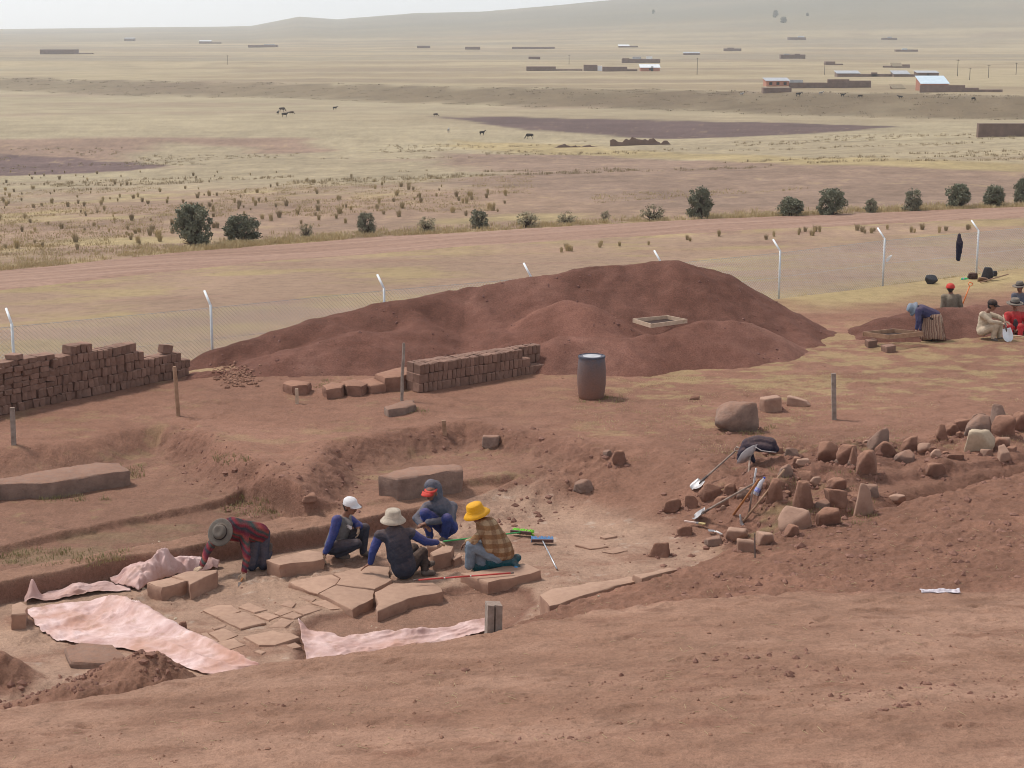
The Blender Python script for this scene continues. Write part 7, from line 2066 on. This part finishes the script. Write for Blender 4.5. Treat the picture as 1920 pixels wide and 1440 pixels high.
# ------------------------------------------------------------------ cattle
M_COW = mat_mottle('black_hide', (.018, .015, .014), (.04, .034, .03), 3.0, .7); M_COW_W = mat_mottle('pied_hide', (.05, .045, .04), (.65, .62, .58), 1.6, .7)
M_COW_B = mat_mottle('brown_hide', (.05, .032, .025), (.09, .06, .045), 3.0, .7)
def cow_mesh(graze, mat):
    h = 1.25; q = lambda *a: np.array(a, float)
    caps = [(q(-.55, 0, .95), q(.45, 0, .98), .27, .30, 0), (q(.45, 0, .95), q(.62, 0, 1.0), .28, .20, 0), (q(-.62, 0, .98), q(-.45, 0, .92), .22, .26, 0), (q(0, 0, .85), q(.35, 0, .80), .24, .25, 0)]
    hd = q(1.02, 0, .38) if graze else q(1.10, 0, 1.28)
    caps += [(q(.60, 0, 1.05), hd + q(-.12, 0, .12), .17, .11, 0), (hd + q(-.08, 0, .08), hd + (q(.12, 0, -.18) if graze else q(.24, 0, -.12)), .11, .07, 0)]
    for sgn in (-1, 1):
        caps += [(hd + q(-.10, sgn * .08, .14), hd + q(-.12, sgn * .20, .16), .035, .03, 0), (hd + q(-.06, sgn * .06, .18), hd + q(.0, sgn * .13, .30), .02, .01, 0)]
        caps += [(q(.42, sgn * .16, .80), q(.42, sgn * .16, .42), .10, .06, 0), (q(.42, sgn * .16, .42), q(.43, sgn * .16, .04), .055, .05, 0)]
        caps += [(q(-.55, sgn * .15, .88), q(-.46, sgn * .16, .55), .16, .09, 0), (q(-.46, sgn * .16, .55), q(-.62, sgn * .16, .40), .075, .055, 0), (q(-.62, sgn * .16, .40), q(-.58, sgn * .16, .04), .05, .05, 0)]
    caps += [(q(-.80, 0, 1.08), q(-.88, 0, .55), .03, .035, 0)]
    co, fc, mi = blob(caps, .04, 3, 0, 1)
    me = bpy.data.meshes.new('cow'); me.from_pydata(co.tolist(), [], fc); me.polygons.foreach_set('use_smooth', np.ones(len(fc), bool)); me.materials.append(mat)
    return me
CB_G, CB_S, CW_S, CBR_G = cow_mesh(True, M_COW), cow_mesh(False, M_COW), cow_mesh(False, M_COW_W), cow_mesh(True, M_COW_B)
COWS = [(993, 261, 17, CB_G, math.pi, 'black cow grazing nearest the ploughed field, facing left'), (904, 254, 12, CB_S, .5, 'black cow standing left of the nearest grazing cow'), (841, 249, 7, CW_S, 1.5, 'pied cow seen end on left of the standing black cow'), (817, 219, 9, CBR_G, 0.2, 'lone cow grazing at the tip of the ploughed field'),
    (628, 206, 9, CB_S, .4, 'lone cow between the tip of the ploughed field and the small herd'), (529, 210, 14, CBR_G, 0.3, 'cow at the back of the small herd on the left plain'), (534, 220, 14, CB_S, .2, 'cow at the front of the small herd on the left plain'), (547, 215, 10, CBR_G, .1, 'cow on the right side of the small herd'), (521, 215, 6, CB_S, 1.4, 'calf on the left side of the small herd'),
    (1497, 181, 12, CB_S, 0.1, 'black cow on the scarp edge below the low flat block'), (1580, 182, 9, CB_S, 0.3, 'black cow on the scarp edge below the long enclosure wall'), (1613, 184, 7, CB_G, 2.9, 'small dark cow right of the cow below the long wall'), (1688, 186, 8, CB_S, 3.0, 'dark cow on the scarp edge left of the orange house'), (1825, 189, 6, CB_G, .4, 'distant dark cow at the right end of the scarp edge'), (1539, 178, 7, CW_S, .2, 'pale cow between two black cows on the scarp edge'), (1391, 180, 7, CW_S, .6, 'small pied animal on the scarp edge left of the flat block')]
for px, py, w, me, rz, lab in COWS:
    p = ground(px, py); k = ppm(p)
    o = bpy.data.objects.new('cow', me); s = max(.62, min(1.05, w / k / 2.0)); o.scale = (s, s, s); o.location = p; o.rotation_euler = (0, 0, rz); COL.objects.link(o)
    tag(o, lab, 'cow', 'cattle on the plain')
# ------------------------------------------------------------------ haze
def build_haze():
    m = bpy.data.materials.new('haze_air'); m.use_nodes = True
    t = m.node_tree; t.nodes.clear()
    o = t.nodes.new('ShaderNodeOutputMaterial'); v = t.nodes.new('ShaderNodeVolumePrincipled')
    v.inputs['Color'].default_value = (.93, .965, 1.0, 1)
    v.inputs['Density'].default_value = HAZE_D
    v.inputs['Anisotropy'].default_value = 0.55
    v.inputs['Density Attribute'].default_value = ''
    m.cycles.homogeneous_volume = True
    t.links.new(v.outputs[0], o.inputs['Volume'])
    zt = float(GZ.max()) + 20
    b = MB(); b.box((0, 4480, (zt - 13) / 2), (26000, 9100, zt + 13))
    h = b.obj('haze', m)
    tag(h, 'pale haze lying over the plain', kind='stuff')
HAZE_D = 0.00023
build_haze()
